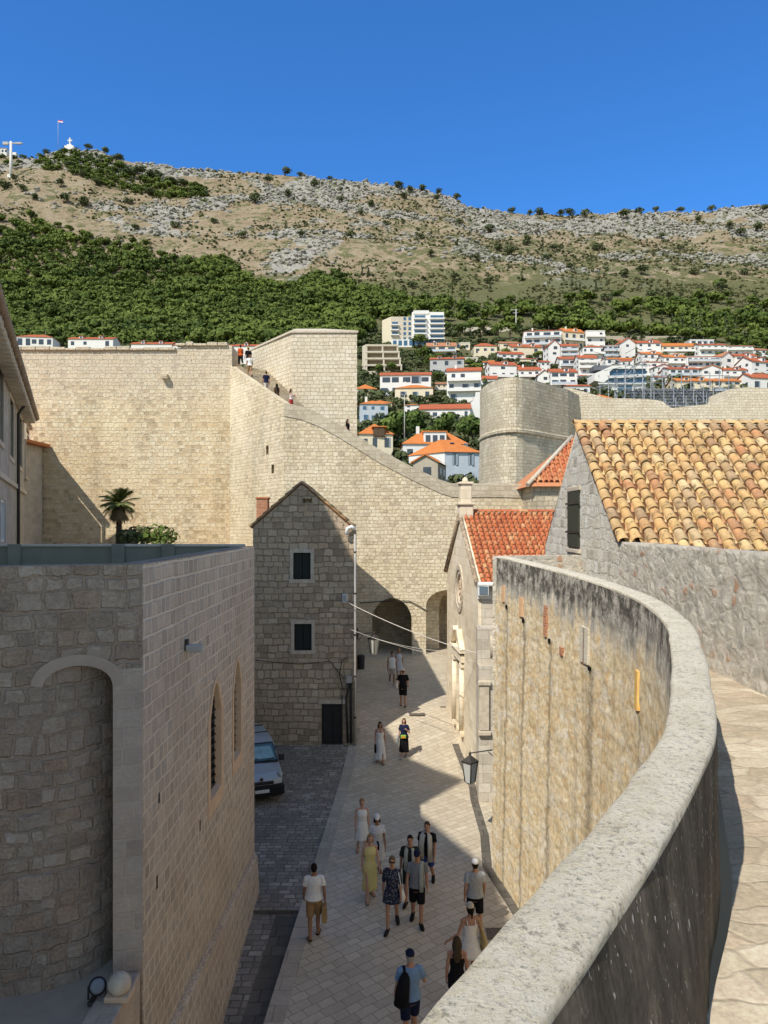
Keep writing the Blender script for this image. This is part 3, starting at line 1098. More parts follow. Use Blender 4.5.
def roof_base(o, du, dv, wu, wv, th=.06):
    o, du, dv = Vector(o), Vector(du).normalized(), Vector(dv).normalized()
    nn = du.cross(dv).normalized()
    if nn.z < 0: nn = -nn
    g = MB()
    vs = []
    for h in (-.015, -th):
        for a, b in ((0, 0), (wu, 0), (wu, wv), (0, wv)): vs.append(o + du * a + dv * b + nn * h)
    return g.add(vs, [(0, 1, 2, 3), (7, 6, 5, 4), (0, 4, 5, 1), (1, 5, 6, 2), (2, 6, 7, 3), (3, 7, 4, 0)])


def ridge_tiles(a, b, r, n):
    a, b = Vector(a), Vector(b)
    d = (b - a) / n
    g = MB()
    side = Vector((d.y, -d.x, 0)).normalized()
    for i in range(n):
        vs = []
        for e in (0, 1):
            p = a + d * (i + e * 1.08)
            rr = r * (1 - .1 * e)
            for k in range(8):
                an = math.pi * (k / 7)
                vs.append(p + side * math.cos(an) * rr + Vector((0, 0, math.sin(an) * rr * .8 + .02 * (1 - e) - .02)))
        g.add(vs, [(k, k + 1, 8 + k + 1, 8 + k) for k in range(7)], True)
    return g


GX = 5.98
RZ, RY, SL = 13.1, 23.0, .82
gh = thing('gable_house', 'grey rubble house with a big weathered orange tile roof and dark gable shutter', 'house', (12, 23, 7))
g = MB()
g.prism([(18.4, 6.5), (27.6, 6.5), (27.6, RZ - SL * 4.6 - .1), (RY, RZ - .1), (18.4, RZ - SL * 4.6 - .1)], GX, 19.5, 'x')
me = cut(g.mesh('m'), [MB().box((GX - .2, 22.75, 9.28), (GX + .22, 24.1, 11.05))])
obj('wall', me, M['graygable'], gh)
sl = math.sqrt(1 + SL * SL)
rf = obj('roof', roof_base((GX - .1, RY, RZ), (1, 0, 0), (0, -1, -SL), 13.6, 4.25 * sl), M['pan'], gh)
tl = tile_roof((GX - .1, RY - .05, RZ - .03), (1, 0, 0), (0, -1, -SL), 36, 17, .375, .425)
keep = [f for f in tl.f if sum(tl.v[q][1] for q in f) / len(f) > RY - 4.42 or min(tl.v[q][0] for q in f) > GX + .34]
tl.f, tl.sm = keep, set(range(len(keep)))
obj('roof_tiles', tl, M['tiles_old'], rf)
obj('lower_roof', roof_base((GX + .42, RY - 4.24, RZ - SL * 4.24), (1, 0, 0), (0, -1, -SL), 13, 1.4 * sl), M['pan'], rf)
obj('ridge_tiles', ridge_tiles((GX - .14, RY, RZ + .04), (19.4, RY, RZ + .04), .15, 32), M['tiles_old'], rf)
obj('rear_slope', roof_base((GX + .05, RY + .02, RZ), (1, 0, 0), (0, 1, -SL), 13.6, 5.0 * sl), M['pan'], gh)
g = MB()
for a in (0, 1):
    y = 22.77 + a * .665
    g.bbox((GX - .03, y + .325, 10.17), (.05, .645, 1.74), .01)
for k in range(16): pass
sh = obj('shutter', g, M['shutter'], gh)
for z in (9.75, 10.65):
    obj('hinge', MB().box((GX - .075, 22.60, z), (GX - .056, 24.28, z + .06)), M['iron'], sh)
g = MB()
g.bbox((GX - .01, 23.42, 9.19), (.14, 1.6, .12), .02)
obj('sill', g, M['frame'], gh)
obj('lintel', MB().bbox((GX - .005, 23.42, 11.13), (.1, 1.6, .14), .02), M['frame'], gh)
# verge mortar along the gable edge
g = MB()
for sgn in (1,):
    L = 4.6
    g.tube([(GX + .06, RY + sgn * .02, RZ - .06), (GX + .06, RY + sgn * L, RZ - SL * L - .06)], .07, 6)
obj('verge', g, M['frame'], gh)
# ------------------------------------------------------------------ narrow gabled stone house at the end of the piazza
HY = 32.5
c_ = thing('narrow_stone_house', 'narrow dark stone house with a steep gable, two small windows and a black door', 'house', (-3.7, HY, 0))
LX, RX = P(253, 0, HY).x, -1.2
PKX, PKZ = P(302, 0, HY).x, P(0, 484, HY).z
EL, ER = P(0, 527, HY).z, P(0, 531, HY).z
HB = 47.0
g = MB()
g.prism([(LX, -.3), (RX, -.3), (RX, ER), (PKX, PKZ), (LX, EL)], HY, HB, 'y')
g.v = [(x - (y > HY + 1) * .62, y, z) for x, y, z in g.v]
win = [P(302, 566, HY), P(303, 637, HY)]
cutters = [MB().box((p.x - .38, HY - .2, p.z - .58), (p.x + .38, HY + .28, p.z + .58)) for p in win]
dr = P(332, 721, HY)
cutters.append(MB().box((dr.x - .46, HY - .2, street_z(HY) - .1), (dr.x + .46, HY + .2, P(0, 704, HY).z)))
v = P(307, 501, HY)
cutters.append(MB().box((v.x - .2, HY - .2, v.z - .1), (v.x + .2, HY + .3, v.z + .1)))
obj('wall', cut(g.mesh('m'), cutters), M['gable'], c_)
for p in win:
    g = MB()
    for a, b in (((-.52, .58), (.52, .76)), ((-.56, -.74), (.56, -.58)), ((-.52, -.58), (-.38, .58)), ((.38, -.58), (.52, .58))):
        g.box((p.x + a[0], HY - .05, p.z + a[1]), (p.x + b[0], HY + .12, p.z + b[1]))
    w_ = obj('window', g, M['frame'], c_)
    obj('pane', MB().box((p.x - .4, HY + .2, p.z - .6), (p.x + .4, HY + .22, p.z + .6)), M['dark'], w_)
    g = MB()
    for sx in (-.19, .19):
        g.bbox((p.x + sx, HY + .13, p.z), (.36, .04, 1.12), .01)
    obj('shutter', g, plain('blackish_green_shutter', (.02, .025, .022), .6, .3, .1), w_)
g = MB()
for sx in (-.225, .225):
    g.bbox((dr.x + sx, HY + .10, (street_z(HY) + P(0, 704, HY).z) / 2), (.44, .06, P(0, 704, HY).z - street_z(HY) - .02), .012)
    for zz in (.45, 1.15):
        g.bbox((dr.x + sx, HY + .06, street_z(HY) + zz), (.3, .03, .5), .01)
d_ = obj('door', g, M['iron'], c_)
g = MB()
g.bbox((dr.x, HY - .01, P(0, 704, HY).z + .1), (1.2, .1, .18), .02)
obj('lintel', g, M['frame'], d_)
# roof: two tiled slopes with a little overhang, thin verge seen from the front
rf = None
for sx, ex, ez in ((-1, LX, EL), (1, RX, ER)):
    sl = (PKZ - ez) / abs(ex - PKX)
    L = abs(ex - PKX) * math.sqrt(1 + sl * sl) + (.10 if sx < 0 else -.08)
    b = roof_base((PKX, HY - .03, PKZ + .07), (-.043, 1, 0), (sx, 0, -sl), HB - HY, L)
    if rf is None: rf = obj('roof', b, M['pan'], c_)
    else: obj('roof_slope', b, M['pan'], rf)
    obj('roof_tiles', tile_roof((PKX, HY - .02, PKZ + .04), (-.043, 1, 0), (sx, 0, -sl), 40, int(L / .42), .36, .42, r=.105, seg=4, lift=.03), M['tiles_old'], rf)
ch = P(263, 0, HY + 2)
g = MB()
g.bbox((ch.x, HY + 2, 10.4), (.52, .55, 1.6), .03)
chm = obj('chimney', g, M['brick'], rf)
g = MB()
g.bbox((ch.x, HY + 2, 11.24), (.60, .62, .08), .02)
obj('chimney_cap', g, M['terracotta'], chm)

# services fixed on that house
def pipe_thing(name, pts, r, mat, label, cat, loc, extra=None):
    return single(name, MB().tube(pts, r, 8), mat, label, cat, loc)


dp = thing('drainpipe', 'pale drainpipe running down the right corner of the narrow stone house', 'pipe', (RX, HY - .1, .4))
g = MB()
g.tube([(RX - .06, HY - .1, 9.6), (RX - .06, HY - .1, 3.4), (RX - .06, HY - .1, street_z(HY))], .045, 8)
obj('pipe', g, M['pipe_light'], dp)
g = MB()
for z in (1.6, 3.4, 5.2, 7.0, 8.8):
    obj('clamp', MB().tube([(RX - .06, HY - .1, z), (RX - .06, HY - .1, z + .06)], .065, 8), M['pipe'], dp)
g = MB()
p = P(349, 529, HY)
g.tube([(p.x - .10, HY - .22, p.z - .25), (p.x - .05, HY - .22, p.z + .02), (p.x + .1, HY - .2, p.z + .1), (p.x + .26, HY - .15, p.z)], .09, 8)
obj('swan_neck', g, M['whitebox'], dp)
p = P(345, 598, HY)
b_ = thing('meter_box', 'small white junction box high on the right edge of the narrow stone house', 'utility box', (p.x, HY - .1, p.z))
g = MB().bbox((p.x, HY - .09, p.z), (.22, .18, .38), .02)
obj('case', g, M['whitebox'], b_)
g = MB().bbox((p.x, HY - .19, p.z + .02), (.15, .03, .28), .01)
obj('cover', g, M['pipe_light'], b_)
p = P(349, 679, HY)
b_ = thing('cable_box', 'grey cable box with drooping black cables low on the narrow stone house', 'utility box', (p.x, HY - .1, p.z))
obj('case', MB().bbox((p.x, HY - .09, p.z), (.24, .18, .3), .02), M['pipe_light'], b_)
g = MB()
g.tube([(p.x, HY - .06, p.z - .1), (p.x - .25, HY - .05, p.z - .5), (p.x - .42, HY - .05, p.z + .2), (p.x - .3, HY - .05, p.z + .8), (p.x - .1, HY - .05, p.z + .95)], .02, 6)
g.tube([(p.x + .02, HY - .05, p.z - .15), (p.x - .12, HY - .05, p.z - .9), (p.x - .05, HY - .05, .5)], .05, 6)
g.tube([(p.x + .1, HY - .05, p.z - .15), (p.x + .08, HY - .05, p.z - .9), (p.x + .1, HY - .05, .5)], .06, 6)
g.tube([(p.x - .3, HY - .05, p.z - .7), (p.x - .3, HY - .05, .6)], .025, 6)
obj('cable', g, M['cable_dark'], b_)

# ------------------------------------------------------------------ great walls at the back
WY = 50.0
g = MB()
zt = P(0, 350, 58).z
# top line slightly ragged
xs = list(np.linspace(P(232, 0, 58).x, -46, 40))
poly = [(xs[0], -.3)] + [(-46, -.3)] + [(x, zt + .12 * noise.noise(Vector((x * .9, 2, 0))) + (.35 if -15.8 < x else 0)) for x in xs[::-1]]
g.prism(poly[::-1], 58, 61.5, 'y')
cw = thing('city_wall', 'huge tan stone rampart filling the left background behind the palm', 'wall', (-25, 58, 0))
obj('wall', g, M['citywall'], cw)
p = P(165, 375, 58)
g = MB()
g.prism([(p.x - .3, p.z), (p.x + .3, p.z), (p.x + .25, p.z - .35), (p.x - .2, p.z - .3)], 57.5, 58.1, 'y')
obj('stone_spout', g, M['citywall'], cw)
g = MB()
rr = random.Random(3)
x = P(228, 0, 58).x
while x > -40:
    wdt = rr.uniform(.6, 1.3)
    hh = rr.uniform(.16, .36)
    g.bbox((x - wdt / 2, 58.15, zt + .05 + hh / 2 - .1 + (.35 if x > -15.8 else 0)), (wdt - .03, .7, hh), .07)
    x -= wdt
obj('coping_stones', g, M['citywall'], cw)

sw = thing('stair_wall', 'pale stone wall whose top slopes down to the right above the arched gateway', 'wall', (0, WY, 1))
A, B = P(230, 0, 58), P(284, 0, WY)
zA, zB = P(0, 366, 58).z, P(0, 403, WY).z
# diagonal stretch carrying the stair parapet
dvec = Vector((B.x - A.x, WY - 58, 0)).normalized()
nrm = Vector((-dvec.y, dvec.x, 0))
g = MB()
n = 14
vs = []
for k in range(n + 1):
    q = Vector((A.x, 58, 0)).lerp(Vector((B.x, WY, 0)), k / n)
    z = zA + (zB - zA) * k / n
    for off, zz in ((0, -.3), (0, z), (.45, z), (.45, -.3)):
        vs.append((q.x + nrm.x * off, q.y + nrm.y * off, zz))
fs = []
for k in range(n):
    a, b = 4 * k, 4 * k + 4
    fs += [(a, b, b + 1, a + 1), (a + 1, b + 1, b + 2, a + 2), (a + 2, b + 2, b + 3, a + 3)]
fs += [(0, 1, 2, 3), (4 * n + 3, 4 * n + 2, 4 * n + 1, 4 * n)]
g.add(vs, fs)
me = g.mesh('m')
holes = []
for px, py in ((269, 450), (274, 469)):
    f = (px - 230) / 54
    q = Vector((A.x, 58, 0)).lerp(Vector((B.x, WY, 0)), f)
    z = P(0, py, q.y).z
    holes.append(MB().box((q.x - .12, q.y - .6, z - .3), (q.x + .12, q.y + .6, z + .3)))
obj('wall', cut(me, holes), M['stairwall'], sw)
# frontal stretch with the sloping top and the arches
TOP = [(284, 403), (300, 406), (318, 413), (340, 425), (356, 435), (380, 450), (410, 466), (440, 480), (452, 484), (500, 484), (556, 486), (700, 487)]
tp = [P(px, py, WY) for px, py in TOP]
poly = [(B.x, -.3)] + [(tp[-1].x, -.3)] + [(q.x, q.z) for q in tp[::-1]]
g = MB()
g.prism([(a, b) for a, b in poly], WY, WY + 4.5, 'y')
GZ = street_z(50)
a0, a1 = P(372, 0, WY).x, P(412, 0, WY).x
spr, crown = P(0, 622, WY).z, P(0, 598, WY).z
def arch_poly(x0, x1, zb, zs, zc, n=14):
    cx, r = (x0 + x1) / 2, (x1 - x0) / 2
    return [(x0, zb), (x1, zb)] + [(cx + r * math.cos(math.pi * k / n), zs + (zc - zs) * math.sin(math.pi * k / n)) for k in range(n + 1)]
tun = MB().prism(arch_poly(a0, a1, GZ - .02, spr, crown), WY - .5, WY + 4.0, 'y')
b0, b1 = P(426, 0, WY).x, P(470, 0, WY).x
rec = MB().prism(arch_poly(b0, b1, GZ - .02, P(0, 606, WY).z, P(0, 590, WY).z), WY - .5, WY + 1.6, 'y')
sd_ = MB().prism(arch_poly(P(441, 0, WY).x, P(462, 0, WY).x, GZ - .02, P(0, 610, WY).z, P(0, 596, WY).z), WY + 1.2, WY + 4, 'y')
me = cut(g.mesh('m'), [tun, rec, sd_])
obj('gate_wall', me, M['stairwall'], sw)
# voussoirs round the gate arch and a weathered coping along the slope
g = MB()
cx, r0 = (a0 + a1) / 2, (a1 - a0) / 2
for k in range(13):
    t0, t1 = math.pi * k / 13 + .012, math.pi * (k + 1) / 13 - .012
    pts = []
    for t, e in ((t0, 0), (t1, 0), (t1, .38), (t0, .38)):
        pts.append((cx + (r0 + e) * math.cos(t), spr + (crown - spr + e) * math.sin(t)))
    g.prism(pts, WY - .02, WY + .2, 'y')
obj('voussoirs', g, M['stairwall'], sw)
g = MB()
vs = []
for (px, py), q in zip(TOP[:-1], tp):
    for off, dz in ((-.05, -.9), (-.09, -.02), (.5, .05), (.5, -.9)):
        vs.append((q.x, WY + off, q.z + dz + .02))
m = len(vs) // 4
g.add(vs, [(4 * k + e, 4 * k + 4 + e, 4 * k + 5 + e, 4 * k + 1 + e) for k in range(m - 1) for e in range(3)] + [(0, 1, 2, 3), (4 * m - 1, 4 * m - 2, 4 * m - 3, 4 * m - 4)])
M['slopecap'] = stone('weathered_parapet', [(.56, .49, .37), (.62, .55, .42), (.50, .43, .32)], .5, .3, .016, (.44, .37, .27), .12, .8, .05, stain=(.38, .33, .25), stain_amt=.6, stain_scale=.35)
obj('sloping_parapet', g, M['slopecap'], sw)
# stair flight behind the diagonal parapet
g = MB()
for k in range(26):
    f0, f1 = k / 26, (k + 1) / 26
    q0, q1 = [Vector((A.x, 58, 0)).lerp(Vector((B.x, WY, 0)), f) for f in (f0, f1)]
    z = zA + (zB - zA) * f1 + .2 - 1.6 * f1
    vs = []
    for zz in (z - .6, z):
        for q, off in ((q0, .46), (q1, .46), (q1, 3.2), (q0, 3.2)):
            vs.append((q.x + nrm.x * off, q.y + nrm.y * off, zz))
    g.add(vs, [(0, 3, 2, 1), (4, 5, 6, 7), (0, 1, 5, 4), (1, 2, 6, 5), (2, 3, 7, 6), (3, 0, 4, 7)])
obj('stair', g, M['walk'], sw)

# tower
TY = 56.0
zt = P(0, 333, TY).z
tx0, tx1 = P(292, 0, TY).x, P(357, 0, TY).x
q = P(246, 0, 62.4)
tw = thing('square_tower', 'square pale stone tower rising above the stair with people walking beside it', 'tower', (-4.5, 58, 0))
g = MB()
dx, dy = q.x - tx0, 62.4 - TY
g.prism([(tx0, TY), (tx1, TY), (tx1 + dx * .9, TY + dy * .9), (q.x, 62.4)], 0, zt)
obj('wall', g, M['tower'], tw)
g = MB()
cxy = [(tx0 - .1, TY - .1), (tx1 + .1, TY - .1), (tx1 + dx * .9, TY + dy * .9 + .1), (q.x - .1, 62.5)]
mx, my = sum(a for a, b in cxy) / 4, sum(b for a, b in cxy) / 4
vs = [(a, b, zt + .01) for a, b in cxy] + [(a, b, zt + .16) for a, b in cxy] + [(mx * .55 + a * .45, my * .55 + b * .45, zt + .75) for a, b in cxy]
g.add(vs, [(3, 2, 1, 0), (8, 9, 10, 11)] + [(o + k, o + (k + 1) % 4, o + 4 + (k + 1) % 4, o + 4 + k) for o in (0, 4) for k in range(4)])
obj('roof', g, M['frame'], tw)

# bastion
BY = 70.0
zt = P(0, 377, BY).z
pl = [P(480, 0, 77), P(483, 0, 75.2), P(487, 0, 73.6), P(492, 0, 72.3), P(498, 0, 71.2), P(504, 0, 70.5), P(510, 0, 70.1), P(516, 0, 70), P(522, 0, 70.3), P(528, 0, 70.9), P(536, 0, 71.8), P(552, 0, 74.2), P(568, 0, 76.5), P(585, 0, 82), P(500, 0, 90)]
zc = P(0, 431, BY).z
ba = thing('bastion', 'broad rounded bastion with a projecting cordon course, between the hill houses and the tiled roof', 'bastion', (13, 76, 0))
def plan(poly, k):
    c = Vector((13.5, 79, 0))
    return [(c.x + (p.x - c.x) * k, c.y + (p.y - c.y) * k) for p in poly]
def stack(levels):
    g = MB()
    vs, n = [], len(pl)
    acc = [0]
    for a, b in zip(pl, pl[1:] + pl[:1]): acc.append(acc[-1] + (Vector((a.x, a.y)) - Vector((b.x, b.y))).length)
    uv = []
    for z, k in levels:
        vs += [(x, y, z) for x, y in plan(pl, k)]
        uv += [(acc[i], z) for i in range(n)]
    fs = [(i * n + k, i * n + (k + 1) % n, (i + 1) * n + (k + 1) % n, (i + 1) * n + k) for i in range(len(levels) - 1) for k in range(n - 1)]
    g.add(vs, fs, False, uv)
    g.add([v for v in vs[-n:]], [tuple(range(n))])
    g.add([vs[k * n + n - 1] for k in range(len(levels))] + [vs[k * n] for k in range(len(levels))], [(k, len(levels) + k, len(levels) + k + 1, k + 1) for k in range(len(levels) - 1)])
    return g
obj('wall', stack([(-.3, 1.14), (zc, 1.01), (zt, 1.0)]), M['bastion'], ba, smooth=False)
obj('cordon', stack([(zc - .25, 1.012), (zc - .12, 1.045), (zc + .12, 1.045), (zc + .25, 1.003)]), M['bastion'], ba)

# rampart to the right of the bastion with the scaffold grandstand on it
g = MB()
RYY = 80.0
TOPR = [(566, 387), (585, 392), (607, 398), (648, 399), (662, 401), (671, 408), (700, 405), (727, 401), (729, 389), (750, 387), (768, 388), (900, 388)]
tq = [P(a, b, RYY) for a, b in TOPR]
g.prism([(tq[0].x, -.3), (tq[-1].x, -.3)] + [(q.x, q.z) for q in tq[::-1]], RYY, RYY + 5, 'y')
single('rampart', g, M['tower'], 'long pale rampart running right from the bastion under the scaffold seating', 'wall', (32, RYY, 0))
gs = thing('grandstand', 'temporary grey scaffold grandstand with rows of seats standing on the rampart', 'grandstand', P(690, 405, 86))
M['steel'] = plain('galvanised_scaffold', (.30, .32, .34), .5, .5, .1, metallic=.6)
M['seatm'] = plain('grey_stand_seat', (.13, .14, .16), .6, .3, .15)
Gx0, Gx1 = P(640, 0, 84).x, P(742, 0, 88).x
for k in range(7):
    y, z = 85.5 + k * .9, P(0, 408, 84).z + k * .52
    g = MB()
    g.box((Gx0 + k * .1, y, z), (Gx1 - 2.6 + k * .35, y + .5, z + .07))
    for j in range(22):
        x = Gx0 + .3 + k * .1 + j * (Gx1 - Gx0 - 3) / 22
        g.bbox((x, y + .4, z + .2), (.34, .06, .26), .02)
    obj('seat_row', g, M['seatm'], gs)
for k in range(13):
    x = Gx0 - .4 + k * (Gx1 - Gx0 + .6) / 12
    zz = P(0, 408, 84).z
    g = MB()
    for y, h in ((84.6, .7 + .15 * k), (88.2, 3.3), (91.8, 5.3 + (k % 3) * .35)):
        g.tube([(x, y, zz - 6), (x, y, zz + h)], .05, 6)
    g.tube([(x, 84.6, zz - .6), (x, 91.8, zz + 4)], .035, 6)
    g.tube([(x, 84.6, zz - 3), (x, 88.2, zz + 2)], .03, 5)
    obj('scaffold_frame', g, M['steel'], gs)
g = MB()
for y, z in ((84.6, .35), (84.6, -.9), (91.8, 4.3), (91.8, 5.2), (88.2, 2.9)):
    g.tube([(Gx0 - .4, y, P(0, 408, 84).z + z), (Gx1 + .3, y, P(0, 408, 84).z + z)], .035, 6)
obj('rail', g, M['steel'], gs)
# tangle of scaffold tubes at the left end
g = MB()
rr = random.Random(2)
for k in range(60):
    a = P(rr.uniform(598, 652), rr.uniform(352, 408), rr.uniform(86, 92))
    b = a + Vector((rr.uniform(-2.2, 2.2), rr.uniform(-.5, .5), rr.uniform(-1.2, 1.2)))
    g.tube([a, b], .035, 5)
for k in range(7):
    x = P(600 + k * 8.5, 0, 88).x
    g.tube([(x, 88, P(0, 412, 88).z - 3), (x, 88, P(0, 358 + abs(k - 4) * 6, 88).z)], .045, 5)
for z in (400, 388, 376, 365):
    g.tube([P(600 + (400 - z) * .3, z, 88), P(655, z, 88)], .035, 5)
obj('scaffold_tower', g, M['steel'], gs)

# tiled outbuilding between the bastion and the grey gable, its hip running up from the corner
lt = thing('tiled_outbuilding', 'low building showing a sliver of orange tiled roof between the bastion and the grey gable', 'building', (14, 47, 0))
q0, q1 = P(528, 486, 46), P(572, 438, 50)
sl = (q1.z - q0.z) / 4.0
L4 = 4.0 * math.sqrt(1 + sl * sl)
wdt = 12.0
o = Vector((q0.x, 50.0, q1.z))
run = q1.x - q0.x
g = MB()
g.prism([(q0.x + .4, 46.4), (q0.x + wdt, 46.4), (q0.x + wdt, 54), (q0.x + .4, 54)], 0, q0.z + .1)
obj('wall', g, M['bastion'], lt)
tl = tile_roof(o, (1, 0, 0), (0, -1, -sl), int(wdt / .36), int(L4 / .44), .36, .44, seg=4)
def right_of_hip(f):
    x = sum(tl.v[k][0] for k in f) / len(f)
    y = sum(tl.v[k][1] for k in f) / len(f)
    return x > q0.x + run * (y - 46.0) / 4.0
keep = [f for f in tl.f if right_of_hip(f)]
tl.f, tl.sm = keep, set(range(len(keep)))
g = MB()
g.add([(q0.x, 46, q0.z - .02), (q0.x + wdt, 46, q0.z - .02), (q0.x + wdt, 50, q1.z - .02), (q1.x, 50, q1.z - .02), (q0.x, 54, q0.z - .02), (q0.x + wdt, 54, q0.z - .02)], [(0, 1, 2, 3), (0, 3, 4), (3, 2, 5, 4)])
r_ = obj('roof', g, M['tiles_red'], lt)
obj('roof_tiles', tl, M['tiles_red'], r_)
g = MB()
g.tube([(q0.x - .05, 45.9, q0.z + .06), (q1.x, 50, q1.z + .10)], .15, 6)
obj('hip_ridge', g, M['frame'], lt)

# ------------------------------------------------------------------ church with the round window
CA, CB = Vector((3.6, 28.5, 0)), Vector((3.09, 36.5, 0))
cd = (CB - CA).normalized()
cn = Vector((-cd.y, cd.x, 0))         # outwards, to the street
if cn.x > 0: cn = -cn
CL = (CB - CA).length
chz, chp = 7.75, 10.42
church = thing('church', 'small stone church with a round window, a carved portal and a red tiled roof', 'church', CA)
Mc = Matrix(((cd.x, -cn.x, 0, CA.x), (cd.y, -cn.y, 0, CA.y), (0, 0, 1, 0), (0, 0, 0, 1)))   # local: x along facade, y inwards, z up
def CM(mb):
    mb.v = [tuple(Mc @ Vector(v)) for v in mb.v]
    return mb
def ring(cx, cz, r0, r1, y0, y1, n=28, a0=0, a1=2 * math.pi):
    g = MB()
    vs = []
    for k in range(n + 1):
        a = a0 + (a1 - a0) * k / n
        for r, y in ((r0, y0), (r1, y0), (r1, y1), (r0, y1)):
            vs.append((cx + r * math.cos(a), y, cz + r * math.sin(a)))
    return g.add(vs, [(4 * k + e, 4 * k + (e + 1) % 4, 4 * k + 4 + (e + 1) % 4, 4 * k + 4 + e) for k in range(n) for e in range(4)])
RWX, RWZ, RWR = 4.35, 7.2, .95
g = MB()
g.prism([(0, -.3), (CL, -.3), (CL, chz), (CL / 2, chp), (0, chz)], 0, 7.0, 'y')
CM(g)
disc = MB()
disc.tube([(RWX, -.3, RWZ), (RWX, .45, RWZ)], RWR, 28, smooth=False)
niche = MB().prism(arch_poly(3.55, 5.15, .9, 4.1, 4.5), -.3, .5, 'y')
slot = MB().prism(arch_poly(.55, .95, 3.2, 4.9, 5.1), -.3, .3, 'y')
obj('facade', cut(g.mesh('m'), [CM(disc), CM(niche)]), M['church'], church)
g = ring(RWX, RWZ, .84, 1.06, -.05, .10)
g2 = ring(RWX, RWZ, .66, .84, .0, .2)
g.add(g2.v, g2.f)
rw = obj('round_window', CM(g), M['frame'], church)
g = MB()
for k in range(12):
    a = math.pi * 2 * k / 12
    g.tube([(RWX + .12 * math.cos(a), .12, RWZ + .12 * math.sin(a)), (RWX + .7 * math.cos(a), .12, RWZ + .7 * math.sin(a))], .045, 6)
obj('tracery', CM(g), M['sandframe'], rw)
obj('pane', CM(MB().tube([(RWX, .16, RWZ), (RWX, .2, RWZ)], .94, 28)), plain('sandy_rose_panel', (.66, .42, .20), .9, .1, .25, 5), rw)
# portal
pz = 1.0
g = MB()
for x in (3.35, 5.35):
    g.tube([(x, -.06, pz + .2), (x, -.06, pz + 2.9)], [.13, .11], 12)
    g.bbox((x, -.05, pz + .1), (.36, .24, .25), .03)
    g.bbox((x, -.05, pz + 3.0), (.34, .24, .22), .04)
g.bbox((4.35, -.05, pz + 3.3), (2.5, .22, .34), .04).bbox((4.35, -.08, pz + 3.60), (2.7, .32, .10), .03)
g.prism([(3.0, pz + 3.7), (3.3, pz + 3.7), (4.05, pz + 4.35), (3.8, pz + 4.5)], -.22, .02, 'y')
g.prism([(5.7, pz + 3.7), (5.4, pz + 3.7), (4.65, pz + 4.35), (4.9, pz + 4.5)], -.22, .02, 'y')
pt = obj('portal', CM(g), M['church'], church)
g = MB()
for x in (3.96, 4.74): g.bbox((x, .4, 2.55), (.74, .08, 3.2), .02)
obj('door', CM(g), M['shutter'], pt)
g = MB()
for sx in (-.0, ):
    g.tube([(-.06, -.06, chz), (CL / 2, -.06, chp + .06)], .10, 6)
    g.tube([(CL / 2, -.06, chp + .06), (CL + .06, -.06, chz)], .10, 6)
obj('gable_coping', CM(g), M['gable'], church)
# belfry pier on the gable tip
g = MB()
g.bbox((CL / 2, .2, chp + .1), (.7, .6, .7), .04).bbox((CL / 2, .2, chp + .5), (.85, .75, .10), .03).bbox((CL / 2, .2, chp + .95), (.6, .5, .85), .04).bbox((CL / 2, .2, chp + 1.4), (.74, .62, .10), .03)
g.loft([(chp + 1.44, CL / 2, .2, .16, .16), (chp + 1.58, CL / 2, .2, .12, .12), (chp + 1.66, CL / 2, .2, .05, .05)], 10)
obj('pinnacle', CM(g), M['church'], church)
# roof, ridge square to the facade
rdir = (Mc.to_3x3() @ Vector((0, 1, 0)))
fdir = (Mc.to_3x3() @ Vector((1, 0, 0)))
apex = Mc @ Vector((CL / 2, .12, chp + .12))
sl = (chp - chz) / (CL / 2)
Ls = math.sqrt(1 + sl * sl) * (CL / 2) + .28
cr = None
for sg in (-1, 1):
    dvv = fdir * sg + Vector((0, 0, -sl))
    b = roof_base(apex, rdir, dvv, 6.9, Ls)
    if cr is None: cr = obj('roof', b, M['pan'], church)
    else: obj('roof_slope', b, M['pan'], cr)
    obj('roof_tiles', tile_roof(apex, rdir, dvv, 29, int(Ls / .31), .235, .315, seg=5, jitter=.010, lift=.03), M['tiles_red'], cr)
obj('ridge_tiles', ridge_tiles(apex + Vector((0, 0, .06)), apex + rdir * 6.9 + Vector((0, 0, .06)), .13, 17), M['tiles_red'], cr)
# side wall towards the camera: proud ashlar facing
g = MB()
g.box((CA.x + .12, CA.y - .10, -.3), (CA.x + 6, CA.y + .02, chz - .15))
obj('side_wall', g, M['churchside'], church)
g = MB()
g.tube([(CA.x - .05, CA.y - .3, chz + .0), (CA.x + 6, CA.y + .05, chz)], .09, 8)
obj('gutter', g, M['whitebox'], church)
p = P(483, 590, 28.3)
fl = thing('floodlight', 'white floodlight fixed under the corner of the red church roof', 'lamp', p)
obj('housing', MB().bbox(p, (.42, .3, .42), .03), M['whitebox'], fl)
obj('lens', MB().bbox(p + Vector((0, -.16, 0)), (.32, .03, .3), .01), glass_mat('lamp_lens', (.16, .22, .28)), fl)
obj('bracket', MB().bbox(p + Vector((.05, .14, -.28)), (.5, .12, .14), .02), M['whitebox'], fl)
